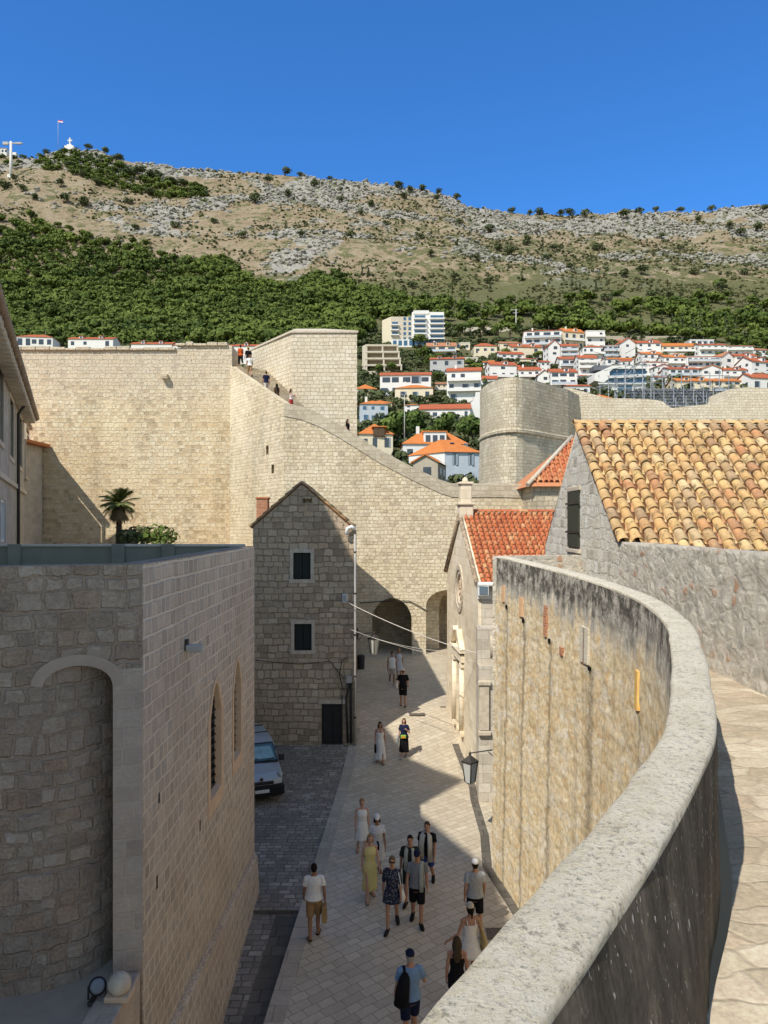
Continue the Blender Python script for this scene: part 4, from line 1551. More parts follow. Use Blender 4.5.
# stump of wall with a carved panel between the church and the curved wall
g = MB()
g.prism([(3.42, 26.9), (4.3, 26.9), (4.3, 28.3), (3.5, 28.3)], -.3, 4.9)
g.prism([(3.42, 27.3), (4.3, 27.3), (4.3, 28.3), (3.5, 28.3)], 4.9, 6.2)
st = thing('wall_stump', 'broken stub of stone wall with a blind carved panel beside the church corner', 'wall', (3.9, 27.6, 0))
obj('wall', g, M['churchside'], st)
g = MB()
g.bbox((3.62, 26.86, 3.4), (.34, .12, 1.6), .02).bbox((3.62, 26.84, 4.3), (.46, .18, .16), .03).bbox((3.62, 26.84, 2.5), (.46, .18, .16), .03)
obj('carved_panel', g, M['frame'], st)
obj('shaft', MB().tube([(3.9, 26.86, 5.2), (3.9, 26.86, 6.0)], .07, 8), M['frame'], st)

# ------------------------------------------------------------------ left foreground building
ZT = 9.42
lb = thing('corner_building', 'big shaded stone building in the left foreground with narrow pointed windows along its side', 'building', (-6, 14, 0))
fd = Vector((.9553, .2955, 0))       # front wall direction
fn = Vector((-.2955, .9553, 0))      # inwards
C0 = Vector((-3.55, 10.96, 0))
far = C0 - fd * 14
g = MB()
g.prism([(C0.x, C0.y), (-3.55, 20.4), (far.x, 20.4), (far.x, far.y)], -.3, ZT)
core = g.mesh('m')
# roof well behind the parapet
well = MB().prism([(C0.x - .42, C0.y + .32), (-3.97, 20.0), (far.x + .5, 20.0), (far.x + .5, far.y + .5)], ZT - .85, ZT + 1)
# rounded recess under the arch
pj = Vector((-3.945, 10.84, 0))
pl_ = Vector((-4.846, 10.56, 0))
R = 1.0
cc = pl_ + fn * R
arc = [cc + fd * (R * math.sin(a)) - fn * (R * math.cos(a)) for a in np.linspace(0, math.radians(71), 14)]
pol = [(p.x, p.y) for p in arc] + [((pj + fn * .70).x, (pj + fn * .70).y), ((pj - fn * .3).x, (pj - fn * .3).y), ((pl_ - fn * .3).x, (pl_ - fn * .3).y)]
rec = MB().prism(pol[::-1], 3.38, 9)
W = (pj - pl_).length
prof = [(-.05, 3.3), (W, 3.3), (W, 7.62)] + [(W / 2 + W / 2 * math.cos(a) * 1.0, 7.62 + .36 * math.sin(a) ** .8) for a in np.linspace(.15, math.pi - .02, 14)] + [(-.05, 7.62)]
vs = []
for dpt in (-.6, 1.2):
    vs += [tuple(pl_ + fd * x + fn * dpt + Vector((0, 0, z))) for x, z in prof]
n = len(prof)
ap = MB().add(vs, [tuple(range(n))[::-1], tuple(range(n, 2 * n))] + [(i, (i + 1) % n, n + (i + 1) % n, n + i) for i in range(n)])
rm = cut(rec.mesh('m'), [ap], 'INTERSECT')
core = cut(core, [well, rm])
# windows cut in the long side
WIN = [(15.05, 16.35, 4.15, 6.75), (17.45, 18.55, 4.2, 6.8)]
lanc = []
for y0, y1, z0, z1 in WIN:
    m_ = (y0 + y1) / 2
    pts = [(y0, z0), (y1, z0), (y1, z1 - .75)] + [(y1 - (y1 - y0) * t / 2, z1 - .75 + .75 * math.sin(t * math.pi / 2)) for t in (.3, .6, .85, 1)] + [(y0 + (y1 - y0) * t / 2, z1 - .75 + .75 * math.sin(t * math.pi / 2)) for t in (.85, .6, .3)] + [(y0, z1 - .75)]
    lanc.append(pts)
core = cut(core, [MB().prism(p, -3.95, -3.2, 'x') for p in lanc])
# split the shell by facing so every side carries its own masonry
def faces_where(me, fn_):
    bm = bmesh.new()
    bm.from_mesh(me)
    bmesh.ops.delete(bm, geom=[f for f in bm.faces if not fn_(f)], context='FACES')
    r = bpy.data.meshes.new('part')
    bm.to_mesh(r)
    bm.free()
    return r
is_side = lambda f: f.normal.x > .9 and f.calc_center_median().x > -3.6
is_deck = lambda f: f.calc_center_median().z < ZT - .02 and f.calc_center_median().y > C0.y and f.calc_center_median().z > ZT - .9 and not is_side(f) and (f.normal.z > .9 or f.normal.y < -.9 or abs(f.normal.x) > .9 or f.normal.y > .5)
obj('side_wall', faces_where(core, is_side), M['leftside'], lb)
_fw = 1
obj('roof_terrace', faces_where(core, lambda f: is_deck(f)), M['greymetal'], lb)
for px in (14, 118, 168):
    q = P(px, 540, 19.9)
    obj('parapet_post', MB().bbox((q.x, 19.93, ZT - .36), (.34, .14, .86), .02), M['greymetal'], lb)
obj('parapet_cap', MB().bbox((-9.4, 20.2, ZT + .03), (11.2, .5, .06), .015), M['trim'], lb)
obj('front_wall', faces_where(core, lambda f: not is_side(f) and not is_deck(f)), M['leftfront'], lb)
# the rounded recess gets courses that run round its curve
_o = [q for q in lb.children if q.name.startswith('front_wall')][0]
_uv = _o.data.uv_layers[0].data
_c2 = Vector((cc.x, cc.y, 0)) - Vector(lb.location)
for _p in _o.data.polygons:
    ct = _p.center
    rr_ = (Vector((ct.x, ct.y)) - Vector((_c2.x, _c2.y))).length
    if abs(rr_ - R) < .06 and abs(_p.normal.z) < .3 and ct.z + lb.location.z < 8.1 and Vector((ct.x - _c2.x, ct.y - _c2.y)).dot(Vector((fd.x, fd.y))) > -.01:
        for li in _p.loop_indices:
            vq = _o.data.vertices[_o.data.loops[li].vertex_index].co
            q2 = Vector((vq.x - _c2.x, vq.y - _c2.y))
            an = math.atan2(q2.dot(Vector((fd.x, fd.y))), -q2.dot(Vector((fn.x, fn.y))))
            _uv[li].uv = (pl_.dot(Vector((-_p.normal.y, _p.normal.x, 0)).normalized()) * 0 - 4.6 + R * an, vq.z + lb.location.z)
# squared pier stones beside the recess, 6 mm proud
g = MB()
a, b = pj, C0
for sgn in (0,):
    vs = []
    for z in (3.3, 7.9):
        for q in (a - fn * .006, b - fn * .006 + fd * .0, b + fn * .1, a + fn * .1): vs.append((q.x, q.y, z))
    g.add(vs, [(0, 3, 2, 1), (4, 5, 6, 7), (0, 1, 5, 4), (3, 0, 4, 7)])
    vs = []
    for z in (3.4, 7.62):
        for q in (a + Vector((-.006, 0, 0)), a + fn * .7 + Vector((-.006, 0, 0))): vs.append((q.x, q.y, z))
    g.add(vs, [(0, 1, 3, 2)])
obj('pier', g, M['pier'], lb)
g = MB()
vs = []
N = 18
for k in range(N + 1):
    a = math.radians(2 + 170 * k / N)
    for e, off in ((0, -.012), (.16, -.012), (.16, .1), (0, .1)):
        p = pl_ + fd * (W / 2 + (W / 2 + e) * math.cos(a)) - fn * (-off) + Vector((0, 0, 7.62 + (.36 + e) * max(0, math.sin(a)) ** .8))
        vs.append((p.x, p.y, p.z))
g.add(vs, [(4 * k + e, 4 * k + (e + 1) % 4, 4 * k + 4 + (e + 1) % 4, 4 * k + 4 + e) for k in range(N) for e in range(4)] + [(0, 1, 2, 3), (4 * N + 3, 4 * N + 2, 4 * N + 1, 4 * N)])
obj('arch_band', g, M['white_plaster'], lb)
for pts in lanc:
    cy = sum(p[0] for p in pts) / len(pts)
    cz = sum(p[1] for p in pts) / len(pts)
    g = MB()
    vs = []
    for y, z in pts:
        k = .80 if True else 1
        for e, x in ((1.10, -3.53), (.78, -3.53), (.70, -3.72), (1.10, -3.72)):
            vs.append((x, cy + (y - cy) * e, cz + (z - cz) * (1 + (e - 1) * .5)))
    n = len(pts)
    g.add(vs, [(4 * k + e, 4 * k + (e + 1) % 4, 4 * ((k + 1) % n) + (e + 1) % 4, 4 * ((k + 1) % n) + e) for k in range(n) for e in range(4)])
    fr = obj('window', g, M['sandframe'], lb)
    g = MB().prism([(cy + (y - cy) * .95, cz + (z - cz) * .97) for y, z in pts], -3.72, -3.70, 'x')
    obj('pane', g, M['dark'], fr)
    g = MB()
    for t in np.linspace(z0 - .1, 6.4, 14): pass
    y0, y1 = min(p[0] for p in pts), max(p[0] for p in pts)
    zz0, zz1 = min(p[1] for p in pts), max(p[1] for p in pts)
    for k in range(12): g.tube([(-3.66, y0 + .18, zz0 + .1 + k * (zz1 - zz0 - .5) / 12), (-3.66, y1 - .18, zz0 + .1 + k * (zz1 - zz0 - .5) / 12)], .018, 5)
    for y in (y0 + .32, cy, y1 - .32): g.tube([(-3.66, y, zz0 + .05), (-3.66, y, zz1 - .3)], .018, 5)
    obj('grille', g, M['pipe'], fr)
# slits and the splayed plinth
g = MB()
for px, y0, y1 in ((159, 793, 803), (200, 820, 831), (157, 876, 889)):
    Y = -3.55 / (px - 384) * F
    a, b = P(px, y1, Y).z, P(px, y0, Y).z
    g.box((-3.60, Y - .035, a), (-3.546, Y + .035, b))
obj('slit', g, M['dark'], lb)
g = MB()
g.add([(-3.55, 10.9, 1.85), (-3.47, 10.9, 1.80), (-3.18, 10.9, -.8), (-3.55, 20.4, 1.0), (-3.47, 20.4, .95), (-3.36, 20.4, -.8)], [(0, 1, 4, 3), (1, 2, 5, 4), (3, 4, 5)])
obj('plinth', g, M['leftside'], lb)
g = MB()
g.tube([(-3.545, 10.9, 1.86), (-3.545, 20.4, 1.01)], .035, 6)
obj('plinth_moulding', g, M['leftside'], lb)
p = Vector((-3.55, 13.3, 7.8))
wl = thing('wall_lamp', 'small pale lamp fixed high on the side of the left foreground building', 'lamp', p)
g = MB()
g.bbox(p + Vector((.17, 0, 0)), (.30, .16, .14), .04)
obj('housing', g, M['pipe_light'], wl)
g = MB().bbox(p + Vector((.03, 0, .06)), (.06, .1, .2), .01)
obj('bracket', g, M['pipe'], wl)
# ledge wall, terrace, ball and spotlight at the foot of the round recess
tr = thing('terrace_block', 'low terrace with a pale floor and narrow ledge at the lower left corner', 'terrace', (-5, 8, 0))
g = MB().prism([(-16, 4), (-3.98, 4), (-3.98, 10.6), (pj.x, pj.y + .75), (-5.2, 11.2), (-16, 8.2)], -.3, 3.39)
obj('floor', g, M['white_plaster'], tr)
g = MB().bbox((-3.77, 7.6, 1.6), (.42, 6.6, 3.74), .03)
obj('ledge', g, M['pier'], tr)
p = P(121, 984, 10.35)
sb = thing('stone_ball', 'pale stone ball on a small base at the foot of the pier', 'stone ball', (p.x, 10.3, 3.47))
g = MB().ball((p.x, 10.3, 3.47 + .19), (.155, .155, .15), 3)
obj('ball', g, M['frame'], sb)
g = MB().bbox((p.x, 10.3, 3.51), (.34, .3, .08), .02)
obj('base', g, M['sandframe'], sb)
p = P(97, 984, 10.3)
sp_ = thing('spotlight', 'round metal spotlight on the terrace floor beside the stone ball', 'lamp', (p.x, 10.3, 3.4))
Mx = Matrix.Translation((p.x, 10.3, 3.62)) @ Matrix.Rotation(math.radians(-35), 4, 'X') @ Matrix.Rotation(math.radians(25), 4, 'Z')
g = MB()
g.loft([(-.14, 0, 0, .05, .05), (-.10, 0, 0, .08, .08), (0, 0, 0, .11, .11), (.06, 0, 0, .12, .12)], 20)
g.v = [tuple(Mx @ (Matrix.Rotation(math.radians(90), 4, 'X') @ Vector(v))) for v in g.v]
obj('housing', g, M['iron'], sp_)
g = MB()
g.loft([(.055, 0, 0, .105, .105), (.075, 0, 0, .08, .08)], 20)
g.v = [tuple(Mx @ (Matrix.Rotation(math.radians(90), 4, 'X') @ Vector(v))) for v in g.v]
obj('lens', g, plain('spot_lens', (.20, .22, .25), .5, .3, .1), sp_)
g = MB().bbox((p.x, 10.3, 3.43), (.2, .2, .05), .02).tube([(p.x - .12, 10.3, 3.44), (p.x - .12, 10.3, 3.62)], .015, 6).tube([(p.x + .12, 10.3, 3.44), (p.x + .12, 10.3, 3.62)], .015, 6)
obj('bracket', g, M['pipe'], sp_)

# ------------------------------------------------------------------ long house at the far left
E0, E1 = Vector((-11.9, 20.7, 0)), Vector((-25.0, 51.8, 0))
EZ = 17.35
ld = (E1 - E0).normalized()
ln = Vector((ld.y, -ld.x, 0))        # towards the street
M['terracotta_old'] = plain('weathered_terracotta', (.36, .27, .19), .9, .1, .3, 3)
lh = thing('cornice_house', 'tall shaded ashlar house at the far left edge with a bracketed eave and drainpipes', 'house', E0)
def LM(mb):
    mb.v = [tuple(E0 + ld * x + ln * (-y) + Vector((0, 0, z))) for x, y, z in mb.v]
    return mb
LEN = (E1 - E0).length
g = MB().box((0, 0, -.3), (LEN, 9, EZ - .25))
def along(px):      # distance along the facade seen in column px
    k = (px - 384) / F
    return (k * E0.y - E0.x) / (ld.x - k * ld.y)
wins = []
for a, b, y0, y1 in ((-4, 3, 356, 440), (9, 13, 400, 457), (17.5, 21.5, 417, 466), (25.5, 28.5, 430, 477)):
    s0, s1 = along(a), along(b)
    q = (E0 + ld * ((s0 + s1) / 2)).y
    wins.append((min(s0, s1), max(s0, s1), EYE - (y1 - HZ) / F * q, EYE - (y0 - HZ) / F * q))
cu = [LM(MB().box((a, -.3, z0), (b, .3, z1))) for a, b, z0, z1 in wins]
low = []
for a, b in ((1, 5.5), (30.5, 33)):
    s0, s1 = along(a), along(b)
    low.append((s0, s1, 9.4, 11.4))
    cu.append(LM(MB().box((s0, -.3, 9.2), (s1, .3, 11.2))))
obj('wall', cut(LM(g).mesh('m'), cu), M['leftback'], lh)
for a, b, z0, z1 in wins:
    g = MB()
    for u0, u1, v0, v1 in ((a - .2, a, z0, z1), (b, b + .2, z0, z1), (a - .3, b + .3, z0 - .25, z0), (a - .2, b + .2, z1, z1 + .2)):
        g.box((u0, -.06, v0), (u1, .1, v1))
    g.box((a - .4, -.28, z1 + .28), (b + .4, .05, z1 + .46))
    w_ = obj('window', LM(g), M['trim'], lh)
    obj('pane', LM(MB().box((a, .18, z0), (b, .2, z1))), M['glass'], w_)
    obj('window_frame', LM(MB().box(((a + b) / 2 - .05, .12, z0), ((a + b) / 2 + .05, .17, z1)).box((a, .12, (z0 + z1) / 2 - .04), (b, .169, (z0 + z1) / 2 + .04))), M['whitebox'], w_)
for a, b, z0, z1 in low:
    g = MB()
    for u0, u1, v0, v1 in ((a, a + .12, 9.2, 11.2), (b - .12, b, 9.2, 11.2), (a, b, 9.2, 9.32), (a, b, 11.08, 11.2), ((a + b) / 2 - .05, (a + b) / 2 + .05, 9.3, 11.1)): g.box((u0, .05, v0), (u1, .15, v1))
    w_ = obj('window', LM(g), M['whitebox'], lh)
    obj('pane', LM(MB().box((a, .18, 9.2), (b, .2, 11.2))), glass_mat('bluish_pane', (.22, .3, .42)), w_)
g = MB().box((-.5, -.75, EZ - .02), (LEN + .4, 9.5, EZ + .12))
rf = obj('roof', LM(g), M['pan'], lh)
g = MB()
g.add([(-.5, -.85, EZ + .13), (LEN + .4, -.85, EZ + .13), (LEN + .4, 4.5, EZ + .7), (-.5, 4.5, EZ + .7), (-.5, 9.6, EZ + .13), (LEN + .4, 9.6, EZ + .13)], [(0, 1, 2, 3), (3, 2, 5, 4), (0, 3, 4), (1, 5, 2)])
obj('roof_slope', LM(g), M['terracotta'], rf)
g = MB()
for k in range(int(LEN / .85)):
    g.bbox((k * .85, -.38, EZ - .22), (.48, .74, .40), .12)
obj('bracket_row', LM(g), M['trim'], rf)
g = MB()
for k in range(int(LEN / .55)):
    g.ball((k * .55, -.80, EZ + .02), (.25, .20, .22), 1)
obj('eave_tiles', LM(g), M['terracotta_old'], rf)
g = MB().box((-.2, -.14, 12.1), (LEN + .1, .02, 12.35))
obj('string_course', LM(g), M['trim'], lh)
for px in (15.5, 31.5):
    s = along(px)
    g = MB().tube([(s, -.7, EZ), (s, -.15, EZ - .9), (s, -.15, 0)], .09, 8)
    obj('drainpipe', LM(g), M['pipe'], lh)
# tiled wing beyond it, its wall enlarged to close a gap in the shadow
p = P(44, 446, 57)
g = MB()
g.bbox((p.x - 5.6, 55.2, p.z + .1), (11.4, 5.4, .25), .05)
wg = thing('wing_roof', 'small tiled eave poking out past the end of the cornice house', 'roof', (p.x, 57, 0))
obj('wall', MB().box((p.x - 12, 52.4, 0), (p.x - .55, 57.9, p.z)), M['leftback'], wg)
obj('roof', g, M['terracotta'], wg)

# ------------------------------------------------------------------ unseen blocks added left of the viewer, outlines cut to throw the street shadows
oc = thing('shade_block', 'unseen stone block added out of view to shade the left building and street', 'house', (-16, 5, 0))
g = MB()
g.prism([(-12, 0), (6.8, 0), (6.8, 27.4), (-.9, 31.5), (-12, 31.5)], -21, -13, 'x')
obj('wall', g, M['leftback'], oc)
o2 = thing('shade_block', 'unseen stone block added with a sloping top shaped to shade the street', 'house', (-16, 12, 0))
g = MB()
g.prism([(6.82, 0), (16.2, 0), (16.2, 26.2), (11.7, 27.7), (7.0, 31.4), (6.82, 31.4)], -21, -13, 'x')
obj('wall', g, M['leftback'], o2)
o3 = thing('shade_block', 'unseen tall stone block beside the cornice house, shaped to shade the narrow gable', 'house', (-16, 19, 0))
g = MB()
g.prism([(-13, 16.22), (-13, 22.6), (-14.4, 20.3), (-17.4, 16.22)], 0, 31.2, 'z')
obj('wall', g, M['leftback'], o3)
# ------------------------------------------------------------------ vegetation
M['pine'] = leaf_mat('pine_foliage', (.026, .052, .012), (.165, .21, .042), .10)
M['dark_leaf'] = leaf_mat('dark_bush_foliage', (.032, .048, .020), (.125, .145, .060), .3)
M['broad_leaf'] = leaf_mat('broad_foliage', (.030, .058, .014), (.16, .22, .05), .5)
M['scrub'] = leaf_mat('dry_scrub', (.06, .065, .025), (.19, .18, .085), .2)
M['trunk'] = plain('bark', (.10, .075, .05), .9, .1, .3, 5)
M['palm'] = leaf_mat('palm_frond', (.03, .05, .012), (.20, .25, .07), 1.5)
M['palm_dead'] = plain('dead_frond', (.20, .14, .07), .9, .1, .3, 5)
M['rockm'] = None


def crown_arrays(seed, n, rx, rz, leaf, lobes=9, shape='round', zc=None):
    """leaf-clump quads on a handful of lobes; returns (verts Nx3, n quads)"""
    r = np.random.RandomState(seed)
    zc = rz if zc is None else zc
    L = []
    for k in range(lobes):
        if shape == 'cone':
            h = (k + .5) / lobes
            a = r.rand() * 6.28
            q = rx * (1 - h) * .45
            L.append((q * math.cos(a), q * math.sin(a), zc - rz + 2 * rz * h, rx * (1.05 - h) * .75, rz / lobes * 2.2))
        else:
            a, e = r.rand() * 6.28, math.asin(r.uniform(-.35, 1))
            q = r.uniform(.35, .72)
            s = r.uniform(.38, .62)
            L.append((rx * q * math.cos(a) * math.cos(e), rx * q * math.sin(a) * math.cos(e), zc + rz * q * math.sin(e), rx * s, rz * s * .8))
    V = np.zeros((n * 4, 3))
    w = np.array([l[3] ** 2 for l in L])
    pick = r.choice(len(L), n, p=w / w.sum())
    for i, k in enumerate(pick):
        cx, cy, cz, lr, lz = L[k]
        d = r.randn(3)
        d[2] += .45
        d /= np.linalg.norm(d)
        p = np.array([cx + d[0] * lr, cy + d[1] * lr, cz + d[2] * lz]) * 1.0
        nrm = d + r.randn(3) * .28
        nrm /= np.linalg.norm(nrm)
        t = np.cross(nrm, r.randn(3))
        t /= np.linalg.norm(t) + 1e-9
        b = np.cross(nrm, t)
        s = leaf * r.uniform(.6, 1.3)
        V[4 * i] = p - t * s - b * s * .55
        V[4 * i + 1] = p + t * s * .7 - b * s * .8
        V[4 * i + 2] = p + t * s + b * s * .5
        V[4 * i + 3] = p - t * s * .6 + b * s * .9
    return V


def quads_mesh(name, V, mat):
    me = bpy.data.meshes.new(name)
    nq = len(V) // 4
    me.vertices.add(len(V))
    me.vertices.foreach_set('co', V.astype(np.float32).ravel())
    me.loops.add(nq * 4)
    me.loops.foreach_set('vertex_index', np.arange(nq * 4, dtype=np.int32))
    me.polygons.add(nq)
    me.polygons.foreach_set('loop_start', np.arange(0, nq * 4, 4, dtype=np.int32))
    me.polygons.foreach_set('loop_total', np.full(nq, 4, dtype=np.int32))
    me.update(calc_edges=True)
    me.materials.append(mat)
    return me


def stuff(name, V, mat, label, cat):
    o = bpy.data.objects.new(name, quads_mesh(name, V, mat))
    COL.objects.link(o)
    return tag(o, label, cat, kind='stuff')


def scatter(protos, places):
    """places: (x, y, z, scale, rot) -> one vertex array"""
    out = []
    for i, (x, y, z, s, a) in enumerate(places):
        V = protos[i % len(protos)]
        c, d = math.cos(a) * s, math.sin(a) * s
        W = np.empty_like(V)
        W[:, 0] = V[:, 0] * c - V[:, 1] * d + x
        W[:, 1] = V[:, 0] * d + V[:, 1] * c + y
        W[:, 2] = V[:, 2] * s + z
        out.append(W)
    return np.concatenate(out)


def px_of(x, y): return x / y * F + 384
def py_of(y, z): return HZ - (z - EYE) / y * F


FT = [(-900, 200), (0, 216), (60, 226), (120, 242), (200, 258), (260, 275), (330, 283), (384, 288), (450, 296), (500, 304), (560, 300), (620, 296), (700, 296), (768, 300), (1600, 300)]
FB = [(-900, 352), (0, 352), (340, 352), (352, 345), (380, 322), (450, 322), (470, 328), (560, 332), (600, 334), (700, 342), (768, 352), (1600, 352)]
rs = np.random.RandomState(11)
pl_f, pl_s = [], []
y = 400.0
while y < 860:
    step = 5.6 + (y - 400) * .004
    x = -.66 * y
    while x < .66 * y:
        xx, yy = x + rs.uniform(-.5, .5) * step, y + rs.uniform(-.5, .5) * step
        x += step
        z = hill(xx, yy)
        px, py = px_of(xx, yy), py_of(yy, z)
        top, bot = lerp_tab(FT, px), lerp_tab(FB, px)
        top += 16 * noise.noise(Vector((px * .02, yy * .012, 1)))
        if not (top < py < bot): continue
        dens = sm((py - top) / 14)
        if px > 420:      # thinner wood with clearings on the right
            dens *= max(0, .36 + 1.4 * noise.noise(Vector((xx * .022, yy * .03, 7))))
            dens *= .35 + .65 * sm((py - top) / 34)
        if rs.rand() > .04 + .96 * dens: continue
        pl_f.append((xx, yy, z - .8, rs.uniform(.5, 1.3), rs.rand() * 6.28))
    y += step * .86
for k in range(900):
    px, py = rs.uniform(-60, 205), rs.uniform(150, 196)
    if abs((py - 164) - (px - 80) * .14) > 13 * (1 - abs(px - 100) / 190) + 2: continue
    yy = 893 - (py - 150) * 2.6
    xx = (px - 384) / F * yy
    if px < 40 and rs.rand() < .7: continue
    pl_f.append((xx, yy, hill(xx, yy) - .8, rs.uniform(.5, 1.05), rs.rand() * 6.28))
protos = [crown_arrays(s, 190, 5.2 + .5 * (s % 3), 3.6, .80, 6 + s % 3, 'round', 4.4) for s in range(7)] + [crown_arrays(31, 120, 2.4, 5.6, .62, 9, 'cone', 5.8)]
rs.shuffle(pl_f)
stuff('pine_forest', scatter(protos, pl_f), M['pine'], 'dense green pine forest covering the lower slope of the hill', 'forest')

# scrub on the dry upper slope
pl_s = []
for k in range(24000):
    yy = rs.uniform(520, 900)
    xx = rs.uniform(-.62, .62) * yy
    if noise.noise(Vector((xx * .016, yy * .02, 3))) + .55 * noise.noise(Vector((xx * .06, yy * .07, 5))) < -.05 + .15 * sm((yy - 800) / 80) - .24 * sm((xx + 60) / 120): continue
    px, py = px_of(xx, yy), py_of(yy, hill(xx, yy))
    if py > lerp_tab(FT, px) + 12 and rs.rand() < .5: continue
    pl_s.append((xx, yy, hill(xx, yy) - .3, rs.uniform(.5, 1.5), rs.rand() * 6.28))
sp_ = [crown_arrays(60 + s, 26, 1.0, .62, .34, 4, 'round', .5) for s in range(5)]
stuff('hill_scrub', scatter(sp_, pl_s), M['scrub'], 'low dry scrub scattered over the bare upper hillside', 'scrub')
sp2 = [crown_arrays(80 + s, 44, 1.2, 1.0, .36, 5, 'round', .8) for s in range(5)]
stuff('dark_scrub', scatter(sp2, [p for i, p in enumerate(pl_s[::-1]) if i % 4 == 0]), M['dark_leaf'], 'low dark green bushes dotted over the dry hillside', 'scrub')

# hedges and gardens between the houses
pl_g = []
for k in range(5200):
    yy = rs.uniform(130, 470)
    xx = rs.uniform(-.06, .56) * yy
    if rs.rand() > .25 + .75 * sm((yy - 130) / 250): continue
    if noise.noise(Vector((xx * .05, yy * .05, 13))) < -.22 + .25 * sm((xx - 40) / 60): continue
    pl_g.append((xx, yy, hill(xx, yy) - .4, rs.uniform(.45, 1.5), rs.rand() * 6.28))
for k in range(700):
    yy = rs.uniform(385, 440)
    xx = rs.uniform(-.56, -.05) * yy
    pl_g.append((xx, yy, hill(xx, yy) - .4, rs.uniform(.8, 1.9), rs.rand() * 6.28))
sp3 = [crown_arrays(90 + s, 80, 1.9, 1.5, .42, 6, 'round', 1.2) for s in range(5)]
stuff('garden_greenery', scatter(sp3, pl_g), M['dark_leaf'], 'hedges and garden bushes filling the gaps between the hillside houses', 'greenery')

# limestone outcrops
def rocks():
    base = []
    for s in range(5):
        bm = bmesh.new()
        bmesh.ops.create_icosphere(bm, subdivisions=2, radius=1)
        for v in bm.verts:
            k = 1 + .55 * noise.noise(v.co * 1.3 + Vector((s * 7, 0, 0))) + .2 * noise.noise(v.co * 4 + Vector((s * 7, 0, 0)))
            v.co = Vector((v.co.x * k * 1.3, v.co.y * k, v.co.z * k * .75))
        bm.verts.index_update()
        base.append((np.array([v.co[:] for v in bm.verts]), np.array([[v.index for v in f.verts] for f in bm.faces])))
        bm.free()
    VV, FF, o = [], [], 0
    for k in range(16000):
        yy = rs.uniform(640, 925)
        xx = rs.uniform(-.6, .6) * yy
        r = rock(xx, yy)
        if rs.rand() > r * .85 + .015: continue
        V, Fc = base[k % 5]
        s = rs.uniform(.45, 1.0) ** 2 * 2.6 + .2
        a = rs.rand() * 6.28
        W = np.empty_like(V)
        W[:, 0] = (V[:, 0] * math.cos(a) - V[:, 1] * math.sin(a)) * s + xx
        W[:, 1] = (V[:, 0] * math.sin(a) + V[:, 1] * math.cos(a)) * s + yy
        W[:, 2] = V[:, 2] * s + hill(xx, yy)
        VV.append(W)
        FF.append(Fc + o)
        o += len(V)
    me = bpy.data.meshes.new('limestone_outcrops')
    me.from_pydata(np.concatenate(VV).tolist(), [], np.concatenate(FF).tolist())
    t = NT('limestone')
    p = t.pos()
    c = t.ramp(t.noise(p, .7, 9, .75), [(.3, (.12, .11, .095)), (.48, (.30, .285, .25)), (.65, (.43, .415, .37))])
    t.bump(t.noise(p, 1.5, 8, .75), 1, .5)
    me.materials.append(t.done(c, .95, spec=.05))
    ob = bpy.data.objects.new('limestone_outcrops', me)
    COL.objects.link(ob)
    tag(ob, 'pale grey limestone outcrops breaking through the upper hillside', 'rocks', kind='stuff')


rocks()


def tree_proto(name, seed, n, rx, rz, leaf, mat, th, shape='round', lobes=9):
    cm_ = quads_mesh('crown', crown_arrays(seed, n, rx, rz, leaf, lobes, shape, th + rz * (1.0 if shape == 'cone' else .8)), mat)
    g = MB()
    g.tube([(0, 0, -1), (.05 * rx, 0, th * .6), (0, .05 * rx, th + rz * .8)], [rx * .09, rx * .07, rx * .03], 7)
    for a in range(4):
        an = a * 1.6 + seed
        g.tube([(0, 0, th * .7), (rx * .3 * math.cos(an), rx * .3 * math.sin(an), th + rz * .3), (rx * .55 * math.cos(an), rx * .55 * math.sin(an), th + rz * .7)], [rx * .045, rx * .03, rx * .012], 5)
    tm = g.mesh('trunk')
    tm.materials.append(M['trunk'])
    return name, cm_, tm


def plant_tree(proto, loc, scale, rot, label, group, cat='tree'):
    name, cm_, tm = proto
    t = thing(name, label, cat, loc, rot, group)
    t.scale = (scale,) * 3
    for nm, me in (('crown', cm_), ('trunk', tm)):
        o = bpy.data.objects.new(nm, me)
        COL.objects.link(o)
        o.parent = t
    return t


T_bush = [tree_proto('hillside_bush', 101 + s, 200, 3.0, 2.6, .42, M['dark_leaf'], .5) for s in range(3)]
T_cyp = [tree_proto('cypress_tree', 131 + s, 220, 1.7, 6.0, .42, M['dark_leaf'], .6, 'cone') for s in range(2)]
T_gard = [tree_proto('garden_tree', 151 + s, 620, 3.4, 3.0, .36, M['broad_leaf'], 2.2, lobes=13) for s in range(3)]
T_pine = [tree_proto('pine_tree', 171 + s, 420, 3.8, 2.9, .40, M['pine'], 3.0, lobes=12) for s in range(3)]


def ground_at(px, py):
    """first point of the hillside seen at a pixel"""
    y = 120.0
    while y < 935:
        x = (px - 384) / F * y
        if py_of(y, hill(x, y)) <= py: return x, y, hill(x, y)
        y += 2.0
    y = 903
    x = (px - 384) / F * y
    return x, y, hill(x, y)


